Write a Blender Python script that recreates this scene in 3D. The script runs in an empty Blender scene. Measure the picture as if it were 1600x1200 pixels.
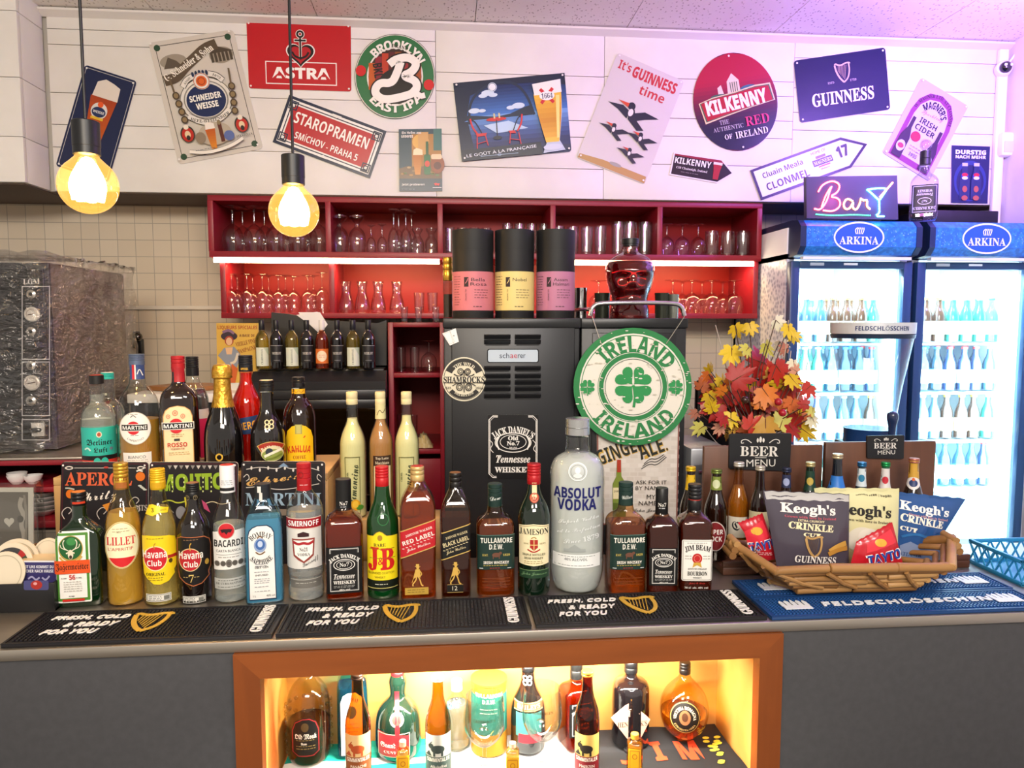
import bpy, bmesh, math, random
from mathutils import Vector
S = bpy.context.scene
COL = S.collection
RND = random.Random(11)
pi = math.pi

# ------------------------------------------------------------------ camera
F, TH, PH, HC = 1150.0, math.radians(5.1), math.radians(4.68), 1.675
cd = bpy.data.cameras.new('camera'); cam = bpy.data.objects.new('camera', cd); COL.objects.link(cam)
cam.location = (0, 0, HC); cam.rotation_euler = (pi/2-PH, 0, -TH)
cd.sensor_fit = 'HORIZONTAL'; cd.sensor_width = 36; cd.lens = F/1600*36; cd.clip_start = .02
S.camera = cam
# ------------------------------------------------------------------ exposure, world, room lights
S.view_settings.view_transform = 'Standard'; S.view_settings.look = 'None'
S.view_settings.gamma = 1; S.view_settings.use_curve_mapping = False
S.view_settings.exposure = 0.0
S.cycles.transparent_max_bounces = 40
S.cycles.transmission_bounces = 12
S.cycles.caustics_reflective = False
S.cycles.sample_clamp_indirect = 6
W = bpy.data.worlds.new('room_ambience'); S.world = W; W.use_nodes = True
W.node_tree.nodes['Background'].inputs[0].default_value = (1, .9, .79, 1)
W.node_tree.nodes['Background'].inputs[1].default_value = .62

def lamp(name, typ, loc, energy, color, size=.1, sy=None, aim=None, spread=None):
    l = bpy.data.lights.new(name, typ); l.energy = energy; l.color = color
    if typ == 'AREA':
        l.shape = 'RECTANGLE'; l.size = size; l.size_y = sy or size
        if spread: l.spread = spread
    else:
        l.shadow_soft_size = size
    o = bpy.data.objects.new(name, l); COL.objects.link(o); o.location = loc
    if aim is not None:
        o.rotation_euler = (Vector(aim)-Vector(loc)).to_track_quat('-Z', 'Y').to_euler()
    return o
lamp('ceiling_lamp', 'AREA', (-.55, -.35, 2.8), 40, (1, .86, .68), .6, .6, (-.3, 1.7, 1.2))
lamp('ceiling_lamp', 'AREA', (.75, -.35, 2.8), 40, (1, .95, .92), .6, .6, (.5, 1.7, 1.2))
lamp('ceiling_lamp', 'AREA', (0, -1.8, 2.8), 74, (1, .9, .8), 1.6, .5, (0, 3, 1.9))
lamp('purple_party_lamp', 'AREA', (1.95, 2.0, 2.55), 24, (.42, .2, 1), .3, .3, (2.1, 2.95, 2.75))
lamp('pink_party_lamp', 'AREA', (1.1, 1.6, 2.35), 4, (.95, .25, .9), .3, .3, (1.3, 2.3, 2.85))

# ------------------------------------------------------------------ pixel rays of the photograph
sn, cs = math.sin, math.cos
_d = Vector((sn(TH)*cs(PH), cs(TH)*cs(PH), -sn(PH))); _r = Vector((cs(TH), -sn(TH), 0)); _u = Vector((sn(TH)*sn(PH), cs(TH)*sn(PH), cs(PH)))
EYE = Vector((0, 0, HC))
def ray(x, y): return _d + _r*((x-800)/F) + _u*((600-y)/F)
def at(x, y, Y):
    v = ray(x, y); return EYE + v*(Y/v.y)
def on(x, y, z):
    v = ray(x, y); return EYE + v*((z-HC)/v.z)
def mpp(P): return (Vector(P)-EYE).dot(_d)/F

# ------------------------------------------------------------------ materials
MATS = {}
def lin(h):
    if len(h) == 3: h = h[0]*2+h[1]*2+h[2]*2
    o = []
    for i in (0, 2, 4):
        v = int(h[i:i+2], 16)/255; o.append(v/12.92 if v <= .04045 else ((v+.055)/1.055)**2.4)
    return (*o, 1)
def mt(h, rough=.45, metal=0, emit=0, trans=0, ior=1.45, coat=0, alpha=1):
    k = (h, rough, metal, emit, trans, ior, coat, alpha)
    if k in MATS: return MATS[k]
    m = bpy.data.materials.new('m_'+h); m.use_nodes = True
    b = m.node_tree.nodes['Principled BSDF'].inputs
    b['Base Color'].default_value = lin(h); b['Roughness'].default_value = rough; b['Metallic'].default_value = metal
    b['IOR'].default_value = ior
    if trans: b['Transmission Weight'].default_value = trans
    if coat: b['Coat Weight'].default_value = coat; b['Coat Roughness'].default_value = .06
    if alpha < 1: b['Alpha'].default_value = alpha
    if emit: b['Emission Color'].default_value = lin(h); b['Emission Strength'].default_value = emit
    MATS[k] = m; return m
def nodes(m): return m.node_tree.nodes, m.node_tree.links
def schlick(m, p=3.6, lo=.05):
    """mirror share of a thin wall, the same from both sides"""
    N, L = nodes(m); w = N.new('ShaderNodeLayerWeight'); w.inputs['Blend'].default_value = .5; a = N.new('ShaderNodeMath'); a.operation = 'POWER'; a.inputs[1].default_value = p
    b = N.new('ShaderNodeMath'); b.operation = 'MULTIPLY_ADD'; b.inputs[1].default_value = .9-lo; b.inputs[2].default_value = lo
    L.new(w.outputs['Facing'], a.inputs[0]); L.new(a.outputs[0], b.inputs[0]); return b
def thin(h, edge='999', gloss=1.0):
    """thin clear glass: tinted transparent wall with a Fresnel sheen, darker where seen edge-on"""
    k = ('thin', h, edge, gloss)
    if k in MATS: return MATS[k]
    m = bpy.data.materials.new('glass_'+h); m.use_nodes = True; N, L = nodes(m)
    N.clear()
    out = N.new('ShaderNodeOutputMaterial'); mix = N.new('ShaderNodeMixShader'); tr = N.new('ShaderNodeBsdfTransparent'); gl = N.new('ShaderNodeBsdfGlossy')
    fr = schlick(m); gl.inputs['Roughness'].default_value = .04
    g = gloss; gl.inputs['Color'].default_value = (g, g, g, 1)
    lw = N.new('ShaderNodeLayerWeight'); lw.inputs['Blend'].default_value = .22
    mx = N.new('ShaderNodeMixRGB'); mx.inputs[1].default_value = lin(h); ea, eb = lin(h), lin(edge); mx.inputs[2].default_value = tuple(.45*p+.55*q for p, q in zip(ea, eb))
    L.new(lw.outputs['Facing'], mx.inputs[0]); L.new(mx.outputs[0], tr.inputs['Color'])
    L.new(fr.outputs[0], mix.inputs[0]); L.new(tr.outputs[0], mix.inputs[1]); L.new(gl.outputs[0], mix.inputs[2]); L.new(mix.outputs[0], out.inputs[0])
    MATS[k] = m; return m
def liq(h, tr=.85, ior=1.33): return mt(h, .03, 0, 0, tr, ior)
def noisy(h1, h2, scale=8, rough=.5, stretch=(1, 1, 1), bump=0, metal=0, detail=6, lo=.35, hi=.65):
    k = ('noisy', h1, h2, scale, rough, stretch, bump, metal)
    if k in MATS: return MATS[k]
    m = bpy.data.materials.new('n_'+h1); m.use_nodes = True; N, L = nodes(m); b = N['Principled BSDF']
    tc = N.new('ShaderNodeTexCoord'); mp = N.new('ShaderNodeMapping'); mp.inputs['Scale'].default_value = stretch
    n = N.new('ShaderNodeTexNoise'); n.inputs['Scale'].default_value = scale; n.inputs['Detail'].default_value = detail
    r = N.new('ShaderNodeValToRGB'); r.color_ramp.elements[0].position = lo; r.color_ramp.elements[1].position = hi
    r.color_ramp.elements[0].color = lin(h1); r.color_ramp.elements[1].color = lin(h2)
    L.new(tc.outputs['Object'], mp.inputs[0]); L.new(mp.outputs[0], n.inputs['Vector']); L.new(n.outputs['Fac'], r.inputs[0]); L.new(r.outputs[0], b.inputs['Base Color'])
    b.inputs['Roughness'].default_value = rough; b.inputs['Metallic'].default_value = metal
    if bump:
        bp = N.new('ShaderNodeBump'); bp.inputs['Strength'].default_value = bump; bp.inputs['Distance'].default_value = .01
        L.new(n.outputs['Fac'], bp.inputs['Height']); L.new(bp.outputs[0], b.inputs['Normal'])
    MATS[k] = m; return m
def wood(h1, h2, axis='x', rough=.4, sc=14):
    st = {'x': (.12, 1, 1), 'z': (1, 1, .12), 'y': (1, .12, 1)}[axis]
    return noisy(h1, h2, sc, rough, st)
BLACK = mt('101012', .35); CHROME = mt('d8d8d8', .12, 1); STEEL = noisy('b0a89e', 'c6beb2', 3, .42, (.2, 3, 3), 0, 1)
GLASS = thin('fbfcfc', '7a868a'); WHITE = mt('f2f0ec', .5)

# ------------------------------------------------------------------ mesh builder (one mesh, several materials)
def chaikin(p, it=2):
    for _ in range(it):
        q = [p[0]]
        for a, b in zip(p, p[1:]):
            q += [tuple(.75*i+.25*j for i, j in zip(a, b)), tuple(.25*i+.75*j for i, j in zip(a, b))]
        p = q+[p[-1]]
    return p
class M:
    def __init__(s): s.bm = bmesh.new(); s.ms = []; s.ix = {}
    def mi(s, m):
        if m.name not in s.ix: s.ix[m.name] = len(s.ms); s.ms.append(m)
        return s.ix[m.name]
    def face(s, vs, m):
        try: f = s.bm.faces.new(vs)
        except ValueError: return None
        f.material_index = s.mi(m); f.smooth = True; return f
    def v(s, p): return s.bm.verts.new(p)
    def poly(s, pts, m): return s.face([s.v(p) for p in pts], m)
    def prism(s, pts, d, m):
        """closed outline pts (3D) swept by vector d"""
        d = Vector(d); a = [s.v(p) for p in pts]; b = [s.v(Vector(p)+d) for p in pts]; n = len(pts)
        s.face(a[::-1], m); s.face(b, m)
        for i in range(n): s.face([a[i], a[(i+1) % n], b[(i+1) % n], b[i]], m)
        return s
    def box(s, x0, y0, z0, x1, y1, z1, m, bev=0, rot=None):
        b2 = bmesh.new(); r = bmesh.ops.create_cube(b2, size=1)
        for v in b2.verts: v.co = Vector(((x0+x1)/2+v.co.x*(x1-x0), (y0+y1)/2+v.co.y*(y1-y0), (z0+z1)/2+v.co.z*(z1-z0)))
        if bev: bmesh.ops.bevel(b2, geom=b2.edges[:], offset=bev, segments=2, affect='EDGES', profile=.5)
        s.merge(b2, m, rot); return s
    def merge(s, b2, m, rot=None):
        mp = {v: s.v(rot(v.co) if rot else v.co) for v in b2.verts}
        for f in b2.faces: s.face([mp[v] for v in f.verts], m)
        b2.free()
    def lathe(s, prof, m, seg=28, c=(0, 0, 0), asp=1, P=2, mat_at=None, fn=None):
        """prof: (r, z[, squareness]); P superellipse power at squareness 1"""
        rings = []
        for q in prof:
            r, z = q[0], q[1]; sq = q[2] if len(q) > 2 else 1
            p = 2+(P-2)*sq; a = 1-(1-asp)*sq; ring = []
            if r < 1e-6: rings.append([s.v((c[0], c[1], c[2]+z))]); continue
            for i in range(seg):
                t = 2*pi*(i+.5)/seg; ct, st = cs(t), sn(t)
                x = math.copysign(abs(ct)**(2/p), ct)*r; y = math.copysign(abs(st)**(2/p), st)*r*a
                ring.append(s.v((c[0]+x, c[1]+y, c[2]+z)))
            rings.append(ring)
        for k, (a, b) in enumerate(zip(rings, rings[1:])):
            mm = mat_at(k) if mat_at else m
            for i in range(seg):
                j = (i+1) % seg
                if len(a) == 1 and len(b) == 1: break
                if len(a) == 1: s.face([a[0], b[j], b[i]], mm)
                elif len(b) == 1: s.face([a[i], a[j], b[0]], mm)
                else: s.face([a[i], a[j], b[j], b[i]], mm)
        if len(rings[0]) > 1: s.face(rings[0][::-1], m)
        if len(rings[-1]) > 1: s.face(rings[-1], m)
        return s
    def tube(s, pts, r, m, seg=8, cap=True):
        pts = [Vector(p) for p in pts]; rr = r if isinstance(r, (list, tuple)) else [r]*len(pts); prev = None; up = None
        for i, p in enumerate(pts):
            t = (pts[min(i+1, len(pts)-1)]-pts[max(i-1, 0)]).normalized()
            if up is None: up = t.orthogonal().normalized()
            up = (up-t*up.dot(t)).normalized(); w = t.cross(up)
            ring = [s.v(p+(up*cs(2*pi*k/seg)+w*sn(2*pi*k/seg))*rr[i]) for k in range(seg)]
            if prev:
                for k in range(seg): s.face([prev[k], prev[(k+1) % seg], ring[(k+1) % seg], ring[k]], m)
            elif cap: s.face(ring[::-1], m)
            prev = ring
        if cap: s.face(prev, m)
        return s
    def ball(s, c, r, m, sx=1, sy=1, sz=1, u=16, vv=10):
        b2 = bmesh.new(); bmesh.ops.create_uvsphere(b2, u_segments=u, v_segments=vv, radius=r)
        for q in b2.verts: q.co = Vector((c[0]+q.co.x*sx, c[1]+q.co.y*sy, c[2]+q.co.z*sz))
        s.merge(b2, m); return s
    def out(s, name, parent=None, loc=None, sharp=38, origin=None):
        me = bpy.data.meshes.new(name)
        if origin is not None:
            o = Vector(origin)
            for v in s.bm.verts: v.co -= o
            loc = o
        bmesh.ops.recalc_face_normals(s.bm, faces=s.bm.faces[:]) if not getattr(s, 'norecalc', 0) else None
        s.bm.to_mesh(me); s.bm.free()
        for m in s.ms: me.materials.append(m)
        if sharp: me.set_sharp_from_angle(angle=math.radians(sharp))
        ob = bpy.data.objects.new(name, me); COL.objects.link(ob)
        if parent: ob.parent = parent
        if loc is not None: ob.location = loc
        return ob
def tag(o, label, cat, group=None, kind=None):
    o['label'] = label; o['category'] = cat
    if group: o['group'] = group
    if kind: o['kind'] = kind
    return o
def struct(o): o['kind'] = 'structure'; return o
def thing(name, label, cat, loc=(0, 0, 0), rz=0, group=None):
    o = bpy.data.objects.new(name, None); COL.objects.link(o); o.location = loc; o.rotation_euler = (0, 0, rz); o.empty_display_size = .02
    return tag(o, label, cat, group)
def copy_tree(o, loc, rz, label, group):
    r = o.copy(); COL.objects.link(r); r.location = loc; r.rotation_euler = (0, 0, rz); r['label'] = label; r['group'] = group
    for ch in list(o.children):
        c = ch.copy(); COL.objects.link(c); c.parent = r
        for g in ch.children:
            d = g.copy(); COL.objects.link(d); d.parent = c
    return r
ORD = 'first second third fourth fifth sixth seventh eighth ninth tenth eleventh twelfth thirteenth fourteenth'.split()

# ------------------------------------------------------------------ lettering and flat art
FB = {'s': (0x1D400, 0x1D41A, 0x1D7CE), 'i': (0x1D468, 0x1D482, 0x1D7CE), 'c': (0x1D4D0, 0x1D4EA, 0x1D7CE), 'f': (0x1D56C, 0x1D586, 0x1D7CE), 'b': (0x1D5D4, 0x1D5EE, 0x1D7EC), 'm': (0x1D670, 0x1D68A, 0x1D7F6)}
GC = {}
def glyphs(t, f='d', b=0):
    k = (t, f, b)
    if k in GC: return GC[k]
    if f in FB:
        U, Lw, Dg = FB[f]
        body = ''.join(chr(U+ord(c)-65) if 'A' <= c <= 'Z' else chr(Lw+ord(c)-97) if 'a' <= c <= 'z' else chr(Dg+ord(c)-48) if '0' <= c <= '9' else c for c in t)
    else: body = t
    cu = bpy.data.curves.new('t', 'FONT'); cu.body = body; cu.offset = b; cu.resolution_u = 2
    o = bpy.data.objects.new('t', cu); me = bpy.data.meshes.new_from_object(o)
    V = [(v.co.x, v.co.y) for v in me.vertices]; P = [tuple(p.vertices) for p in me.polygons]
    bpy.data.meshes.remove(me); bpy.data.objects.remove(o); bpy.data.curves.remove(cu)
    if not V: V = [(0, 0)]
    x0, x1 = min(v[0] for v in V), max(v[0] for v in V); y0, y1 = min(v[1] for v in V), max(v[1] for v in V)
    GC[k] = ([(x-(x0+x1)/2, y-(y0+y1)/2) for x, y in V], P, max(x1-x0, 1e-6), max(y1-y0, 1e-6)); return GC[k]
class Art:
    """flat shapes in picture coordinates (y down), laid on a surface by fn(x, y, n)"""
    def __init__(s, fn, eps=.0002, rough=.4, cut=0, cuty=0, deg=0, cen=(0, 0), coat=0):
        s.fn, s.eps, s.rough, s.cut, s.cuty, s.it, s.coat = fn, eps, rough, cut, cuty, [], coat
        s.deg, s.cen, s.k = deg, cen, 0
        s.lift = 0
    def m(s, c): return mt(c, s.rough, coat=s.coat) if isinstance(c, str) else c
    def put(s, V, Fc, c):
        if s.deg:
            a = math.radians(s.deg); ca, sa = cs(a), sn(a); cx, cy = s.cen
            V = [(cx+(x-cx)*ca+(y-cy)*sa, cy-(x-cx)*sa+(y-cy)*ca) for x, y in V]
        s.k += 1; s.it.append((V, Fc, s.m(c), s.k*s.eps+s.lift)); return s
    def P(s, pts, c): return s.put(list(pts), [tuple(range(len(pts)))], c)
    def R(s, x0, y0, x1, y1, c, r=0):
        if not r: return s.P([(x0, y0), (x1, y0), (x1, y1), (x0, y1)], c)
        pts = []
        for cx, cy, a0 in ((x1-r, y0+r, -90), (x1-r, y1-r, 0), (x0+r, y1-r, 90), (x0+r, y0+r, 180)):
            for i in range(6):
                a = math.radians(a0+i*18); pts.append((cx+r*cs(a), cy+r*sn(a)))
        return s.P(pts, c)
    def F(s, x0, y0, x1, y1, w, c):
        """rectangular frame line"""
        for q in ((x0, y0, x1, y0+w), (x0, y1-w, x1, y1), (x0, y0+w, x0+w, y1-w), (x1-w, y0+w, x1, y1-w)): s.R(*q, c); s.k -= 1
        s.k += 1; return s
    def E(s, cx, cy, rx, ry, c, a0=0, a1=360, n=36):
        return s.P([(cx+rx*cs(math.radians(a0+(a1-a0)*i/n)), cy+ry*sn(math.radians(a0+(a1-a0)*i/n))) for i in range(n if a1-a0 >= 360 else n+1)], c)
    def O(s, cx, cy, rx, ry, w, c, a0=0, a1=360, n=48):
        V = []; Fc = []
        for i in range(n+1):
            a = math.radians(a0+(a1-a0)*i/n)
            V += [(cx+rx*cs(a), cy+ry*sn(a)), (cx+(rx-w)*cs(a), cy+(ry-w)*sn(a))]
            if i: Fc.append((2*i-2, 2*i-1, 2*i+1, 2*i))
        return s.put(V, Fc, c)
    def L(s, pts, w, c, closed=False):
        pts = [Vector(p) for p in pts]; n = len(pts); V = []; Fc = []
        for i, p in enumerate(pts):
            a = pts[i-1] if (i or closed) else p; b = pts[(i+1) % n] if (i < n-1 or closed) else p
            t = (b-a).normalized() if (b-a).length > 1e-9 else Vector((1, 0)); nn = Vector((-t.y, t.x))
            ww = (w[i] if isinstance(w, (list, tuple)) else w)/2
            V += [tuple(p+nn*ww), tuple(p-nn*ww)]
            if i: Fc.append((2*i-2, 2*i-1, 2*i+1, 2*i))
        if closed: Fc.append((2*n-2, 2*n-1, 1, 0))
        return s.put(V, Fc, c)
    def C(s, pts, w, c): return s.L(chaikin([tuple(p) for p in pts], 3), w, c)
    def T(s, t, x, y, h, c, f='d', w=0, rot=0, b=0, sh=0):
        V, Fc, gw, gh = glyphs(t, f, b); k = h/gh; kx = w/gw if w else k
        a = math.radians(rot); ca, sa = cs(a), sn(a); o = []
        for p, q in V:
            X, Y = p*kx+q*k*sh, q*k; o.append((x+X*ca-Y*sa, y-(X*sa+Y*ca)))
        return s.put(o, Fc, c)
    def A(s, t, cx, cy, rad, h, c, f='d', span=90, mid=90, b=0, below=False, ry=None):
        """text on an arc; mid = angle of its centre (90 = top, 270 = bottom)"""
        V, Fc, gw, gh = glyphs(t, f, b); k = h/gh; o = []; e = (ry or rad)/rad
        for p, q in V:
            u = p/gw*math.radians(span)
            a = math.radians(mid)-u if not below else math.radians(mid)+u
            R_ = rad+q*k if not below else rad-q*k
            o.append((cx+R_*cs(a), cy-R_*sn(a)*e))
        return s.put(o, Fc, c)
    def lines(s, x0, x1, ys, c, h=1.2, seed=1):
        """rows of tiny illegible print"""
        rr = random.Random(seed)
        for y in ys:
            x = x0
            while x < x1-2:
                w = rr.uniform(2, 6); s.R(x, y-h/2, min(x+w, x1), y+h/2, c); s.k -= 1; x += w+1.3
        s.k += 1; return s
    def into(s, M_):
        for V, Fc, m, n in s.it:
            b2 = bmesh.new(); vs = [b2.verts.new((x, y, 0)) for x, y in V]
            for f in Fc:
                try: b2.faces.new([vs[i] for i in f])
                except ValueError: pass
            if s.cut or s.cuty:
                bmesh.ops.triangulate(b2, faces=[f for f in b2.faces if len(f.verts) > 4])
                for ax, st in ((0, s.cut), (1, s.cuty)):
                    if not st: continue
                    lo = min(v[ax] for v in V); hi = max(v[ax] for v in V); q = math.floor(lo/st)*st+st
                    while q < hi:
                        co = [0, 0, 0]; no = [0, 0, 0]; co[ax] = q; no[ax] = 1
                        bmesh.ops.bisect_plane(b2, geom=b2.verts[:]+b2.edges[:]+b2.faces[:], plane_co=co, plane_no=no, dist=1e-5); q += st
            for v in b2.verts: v.co = Vector(s.fn(v.co.x, v.co.y, n))
            M_.merge(b2, m)
        return M_
def bil(c, w, h):
    """local (0..w, 0..h, y down) on the quad c = TL, TR, BR, BL, pushed n towards the room"""
    TL, TR, BR, BL = [Vector(p) for p in c]; nn = (TR-TL).cross(BL-TL).normalized()
    if nn.dot(EYE-TL) < 0: nn = -nn
    def fn(x, y, n):
        u, v = x/w, y/h; return (TL*(1-u)+TR*u)*(1-v)+(BL*(1-u)+BR*u)*v+nn*n
    return fn
def harp(a, cx, cy, s, c, line=None, w=.13):
    """a Celtic harp emblem, s = height"""
    p = lambda q: [(cx+x*s, cy+y*s) for x, y in q]
    a.C(p([(-.36, -.46), (-.3, -.52), (-.2, -.44), (0, -.4), (.2, -.5), (.42, -.5), (.44, -.44)]), s*w, c)
    a.C(p([(-.36, -.44), (-.3, -.1), (-.14, .25), (.06, .48)]), s*w*1.15, c)
    a.C(p([(.38, -.46), (.4, -.1), (.3, .3), (.06, .5)]), s*w*.95, c)
    for i in range(6):
        t = i/6; a.L(p([(-.18+.5*t, -.4), (-.26+.36*t+.06, -.08+.5*t)]), s*.018, line or c); a.k -= 1
    a.k += 1
def shamrock(a, cx, cy, r, c, n=4):
    for i in range(n):
        t = pi/4+i*pi/2 if n == 4 else -pi/2+i*2*pi/3
        x, y = cx+cs(t)*r*.5, cy+sn(t)*r*.5
        dx, dy = cs(t), sn(t); px, py = -dy, dx
        pts = []
        for q in range(28):
            u = 2*pi*q/28; hx = 16*sn(u)**3/16; hy = (13*cs(u)-5*cs(2*u)-2*cs(3*u)-cs(4*u))/16
            pts.append((x+px*hx*r*.5+dx*(hy+.05)*r*.46, y+py*hx*r*.5+dy*(hy+.05)*r*.46))
        a.P(pts, c); a.k -= 1
    a.k += 1
    a.C([(cx, cy), (cx+r*.1, cy+r*.5), (cx+r*.02, cy+r*1.05)], r*.12, c)
def heart(a, cx, cy, s, c):
    a.P([(cx+16*sn(2*pi*q/40)**3/16*s/2, cy-(13*cs(2*pi*q/40)-5*cs(4*pi*q/40)-2*cs(6*pi*q/40)-cs(8*pi*q/40))/17*s/2) for q in range(40)], c)

def sign(name, label, cat, corners, w, h, Y, draw, th=.003, back='d8d4cc', rough=.3, r=6, coat=0, cuty=0, holes=True, group=None, eps=.0003, bg=None, shape=None):
    """flat plate on the plane Y given by four picture corners; draw(a) adds the print"""
    c = [at(*p, Y) if not isinstance(p, Vector) else p for p in corners]
    fn = bil(c, w, h); g = M(); a = Art(fn, eps, rough, coat=coat)
    if bg and shape: a.P(shape, bg)
    elif bg: a.R(0, 0, w, h, bg, r)
    draw(a)
    if holes and r and not shape:
        for x, y in ((r*.9, r*.9), (w-r*.9, r*.9), (w-r*.9, h-r*.9), (r*.9, h-r*.9)): a.E(x, y, 1.6, 1.6, 'e8e4e0', n=10); a.k -= 1
    a.into(g)
    pts = [fn(x, y, 0) for x, y in shape] if shape else []
    q = r or .01
    for cx, cy, a0 in () if shape else ((w-q, q, -90), (w-q, h-q, 0), (q, h-q, 90), (q, q, 180)):
        for i in range(5 if r else 1):
            t = math.radians(a0+i*22.5); pts.append(fn(cx+q*cs(t), cy+q*sn(t), 0))
    nn = fn(0, 0, 1)-fn(0, 0, 0)
    g.prism([p for p in pts], -nn*th, mt(back, rough))
    o = g.out(name, origin=(c[0]+c[2])/2, sharp=30)
    return tag(o, label, cat, group)
# ================================================================== THE SETTING
YB = 2.98           # white boarded bulkhead
def tile_mat():
    m = bpy.data.materials.new('wall_tiles'); m.use_nodes = True; N, L = nodes(m); b = N['Principled BSDF']
    tc = N.new('ShaderNodeTexCoord'); sp = N.new('ShaderNodeSeparateXYZ'); cb = N.new('ShaderNodeCombineXYZ')
    br = N.new('ShaderNodeTexBrick'); br.offset = 0; br.squash = 1
    br.inputs['Color1'].default_value = lin('d8cbb6'); br.inputs['Color2'].default_value = lin('d2c4ae'); br.inputs['Mortar'].default_value = lin('a99f90')
    br.inputs['Scale'].default_value = 1; br.inputs['Brick Width'].default_value = .073; br.inputs['Row Height'].default_value = .07; br.inputs['Mortar Size'].default_value = .0016; br.inputs['Mortar Smooth'].default_value = .2
    L.new(tc.outputs['Object'], sp.inputs[0]); L.new(sp.outputs['X'], cb.inputs['X']); L.new(sp.outputs['Z'], cb.inputs['Y']); L.new(cb.outputs[0], br.inputs['Vector'])
    L.new(br.outputs['Color'], b.inputs['Base Color']); b.inputs['Roughness'].default_value = .3
    bp = N.new('ShaderNodeBump'); bp.inputs['Strength'].default_value = .4; bp.inputs['Distance'].default_value = .002; bp.invert = True
    L.new(br.outputs['Fac'], bp.inputs['Height']); L.new(bp.outputs[0], b.inputs['Normal']); return m
def ceil_mat():
    m = bpy.data.materials.new('acoustic_ceiling'); m.use_nodes = True; N, L = nodes(m); b = N['Principled BSDF']
    tc = N.new('ShaderNodeTexCoord'); mp = N.new('ShaderNodeMapping'); mp.inputs['Scale'].default_value = (1, .6, 1); mp.inputs['Rotation'].default_value = (0, 0, .5)
    vo = N.new('ShaderNodeTexVoronoi'); vo.inputs['Scale'].default_value = 75
    r = N.new('ShaderNodeValToRGB'); r.color_ramp.elements[0].position = .15; r.color_ramp.elements[1].position = .27
    r.color_ramp.elements[0].color = lin('b0a89e'); r.color_ramp.elements[1].color = lin('f0ece6')
    L.new(tc.outputs['Object'], mp.inputs[0]); L.new(mp.outputs[0], vo.inputs['Vector']); L.new(vo.outputs['Distance'], r.inputs[0]); L.new(r.outputs[0], b.inputs['Base Color']); b.inputs['Roughness'].default_value = .9
    return m
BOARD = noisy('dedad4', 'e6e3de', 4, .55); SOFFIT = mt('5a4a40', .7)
g = M(); g.box(-4, -1, -.05, 4.2, 4.2, 0, noisy('5b5650', '6d675f', 3, .5)); struct(g.out('floor', sharp=30))
g = M()
cm = ceil_mat(); zc = 2.842
for i in range(-7, 8):
    for j in range(0, 7):
        x0, y0 = i*.6+.12, j*.6-.62
        g.box(x0+.0015, y0+.0015, zc, x0+.5985, y0+.5985, zc+.03, cm)
g.box(-4.2, -1, zc+.012, 4.3, 4, zc+.05, mt('c8c2bc', .9)); struct(g.out('ceiling', sharp=30))
g = M(); g.box(-3.2, 3.3, 0, 2.352, 3.36, 2.9, tile_mat()); struct(g.out('wall_back', sharp=30))
g = M(); g.box(-1.62, 3.283, 1.735, -.86, 3.302, 1.752, mt('d8cfc0', .4), .003); struct(g.out('trim_1', sharp=30))
g = M(); g.box(2.352, -.2, 0, 2.42, 3.36, 2.9, noisy('d6d2d6', 'dedade', 5, .6)); struct(g.out('wall_right', sharp=30))
# boarded bulkhead: four columns of planks with their own courses
g = M(); zb = 2.176
secs = [(at(78, 150, YB).x, at(681, 150, YB).x, 300, (52, 76, 150, 199, 234)), (at(681, 150, YB).x, at(944, 150, YB).x, 800, (116, 145, 186, 212, 262)),
        (at(944, 150, YB).x, at(1240, 150, YB).x, 1100, (124, 147, 186, 214, 258)), (at(1240, 150, YB).x, 2.352, 1450, (97, 143, 181, 208, 262))]
for x0, x1, px, ys in secs:
    zz = [zc+.02]+[at(px, y, YB).z for y in ys]+[zb]
    for a, b in zip(zz, zz[1:]): g.box(x0+.0008, YB, b+.001, x1-.0008, YB+.018, a-.001, BOARD, .0012)
g.box(-1.5, YB+.012, zb, 2.352, 3.32, zc+.02, mt('b9b4ac', .7))
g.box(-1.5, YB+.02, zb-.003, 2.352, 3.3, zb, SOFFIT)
struct(g.out('wall_upper', sharp=30))
g = M()
zz = [zc+.02, at(10, 16, 2.81).z, at(10, 120, 2.81).z, at(10, 213, 2.81).z, zb]
for a, b in zip(zz, zz[1:]):
    g.box(-3.2, 2.81, b+.001, -1.487, 2.83, a-.001, BOARD, .0012); g.box(-1.51, 2.832, b+.001, -1.487, YB-.001, a-.001, BOARD, .0012)
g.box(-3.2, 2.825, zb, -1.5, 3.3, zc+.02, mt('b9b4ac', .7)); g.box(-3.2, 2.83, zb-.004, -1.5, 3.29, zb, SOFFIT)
struct(g.out('wall_left', sharp=30))
g = M(); g.prism([(-1.487, YB, zc), (-1.487, YB-.012, zc), (-1.487, YB-.03, zc-.006), (-1.487, YB-.03, zc-.014), (-1.487, YB, zc-.03)], (3.839, 0, 0), mt('e2ded8', .5)); struct(g.out('trim_2', sharp=30))
g = M(); g.box(2.295, YB-.022, 2.09, 2.335, YB-.002, 2.81, WHITE, .004); tag(g.out('cable_duct', origin=(2.31, 2.97, 2.09)), 'white vertical cable duct in the corner right of the signs', 'duct')

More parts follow.
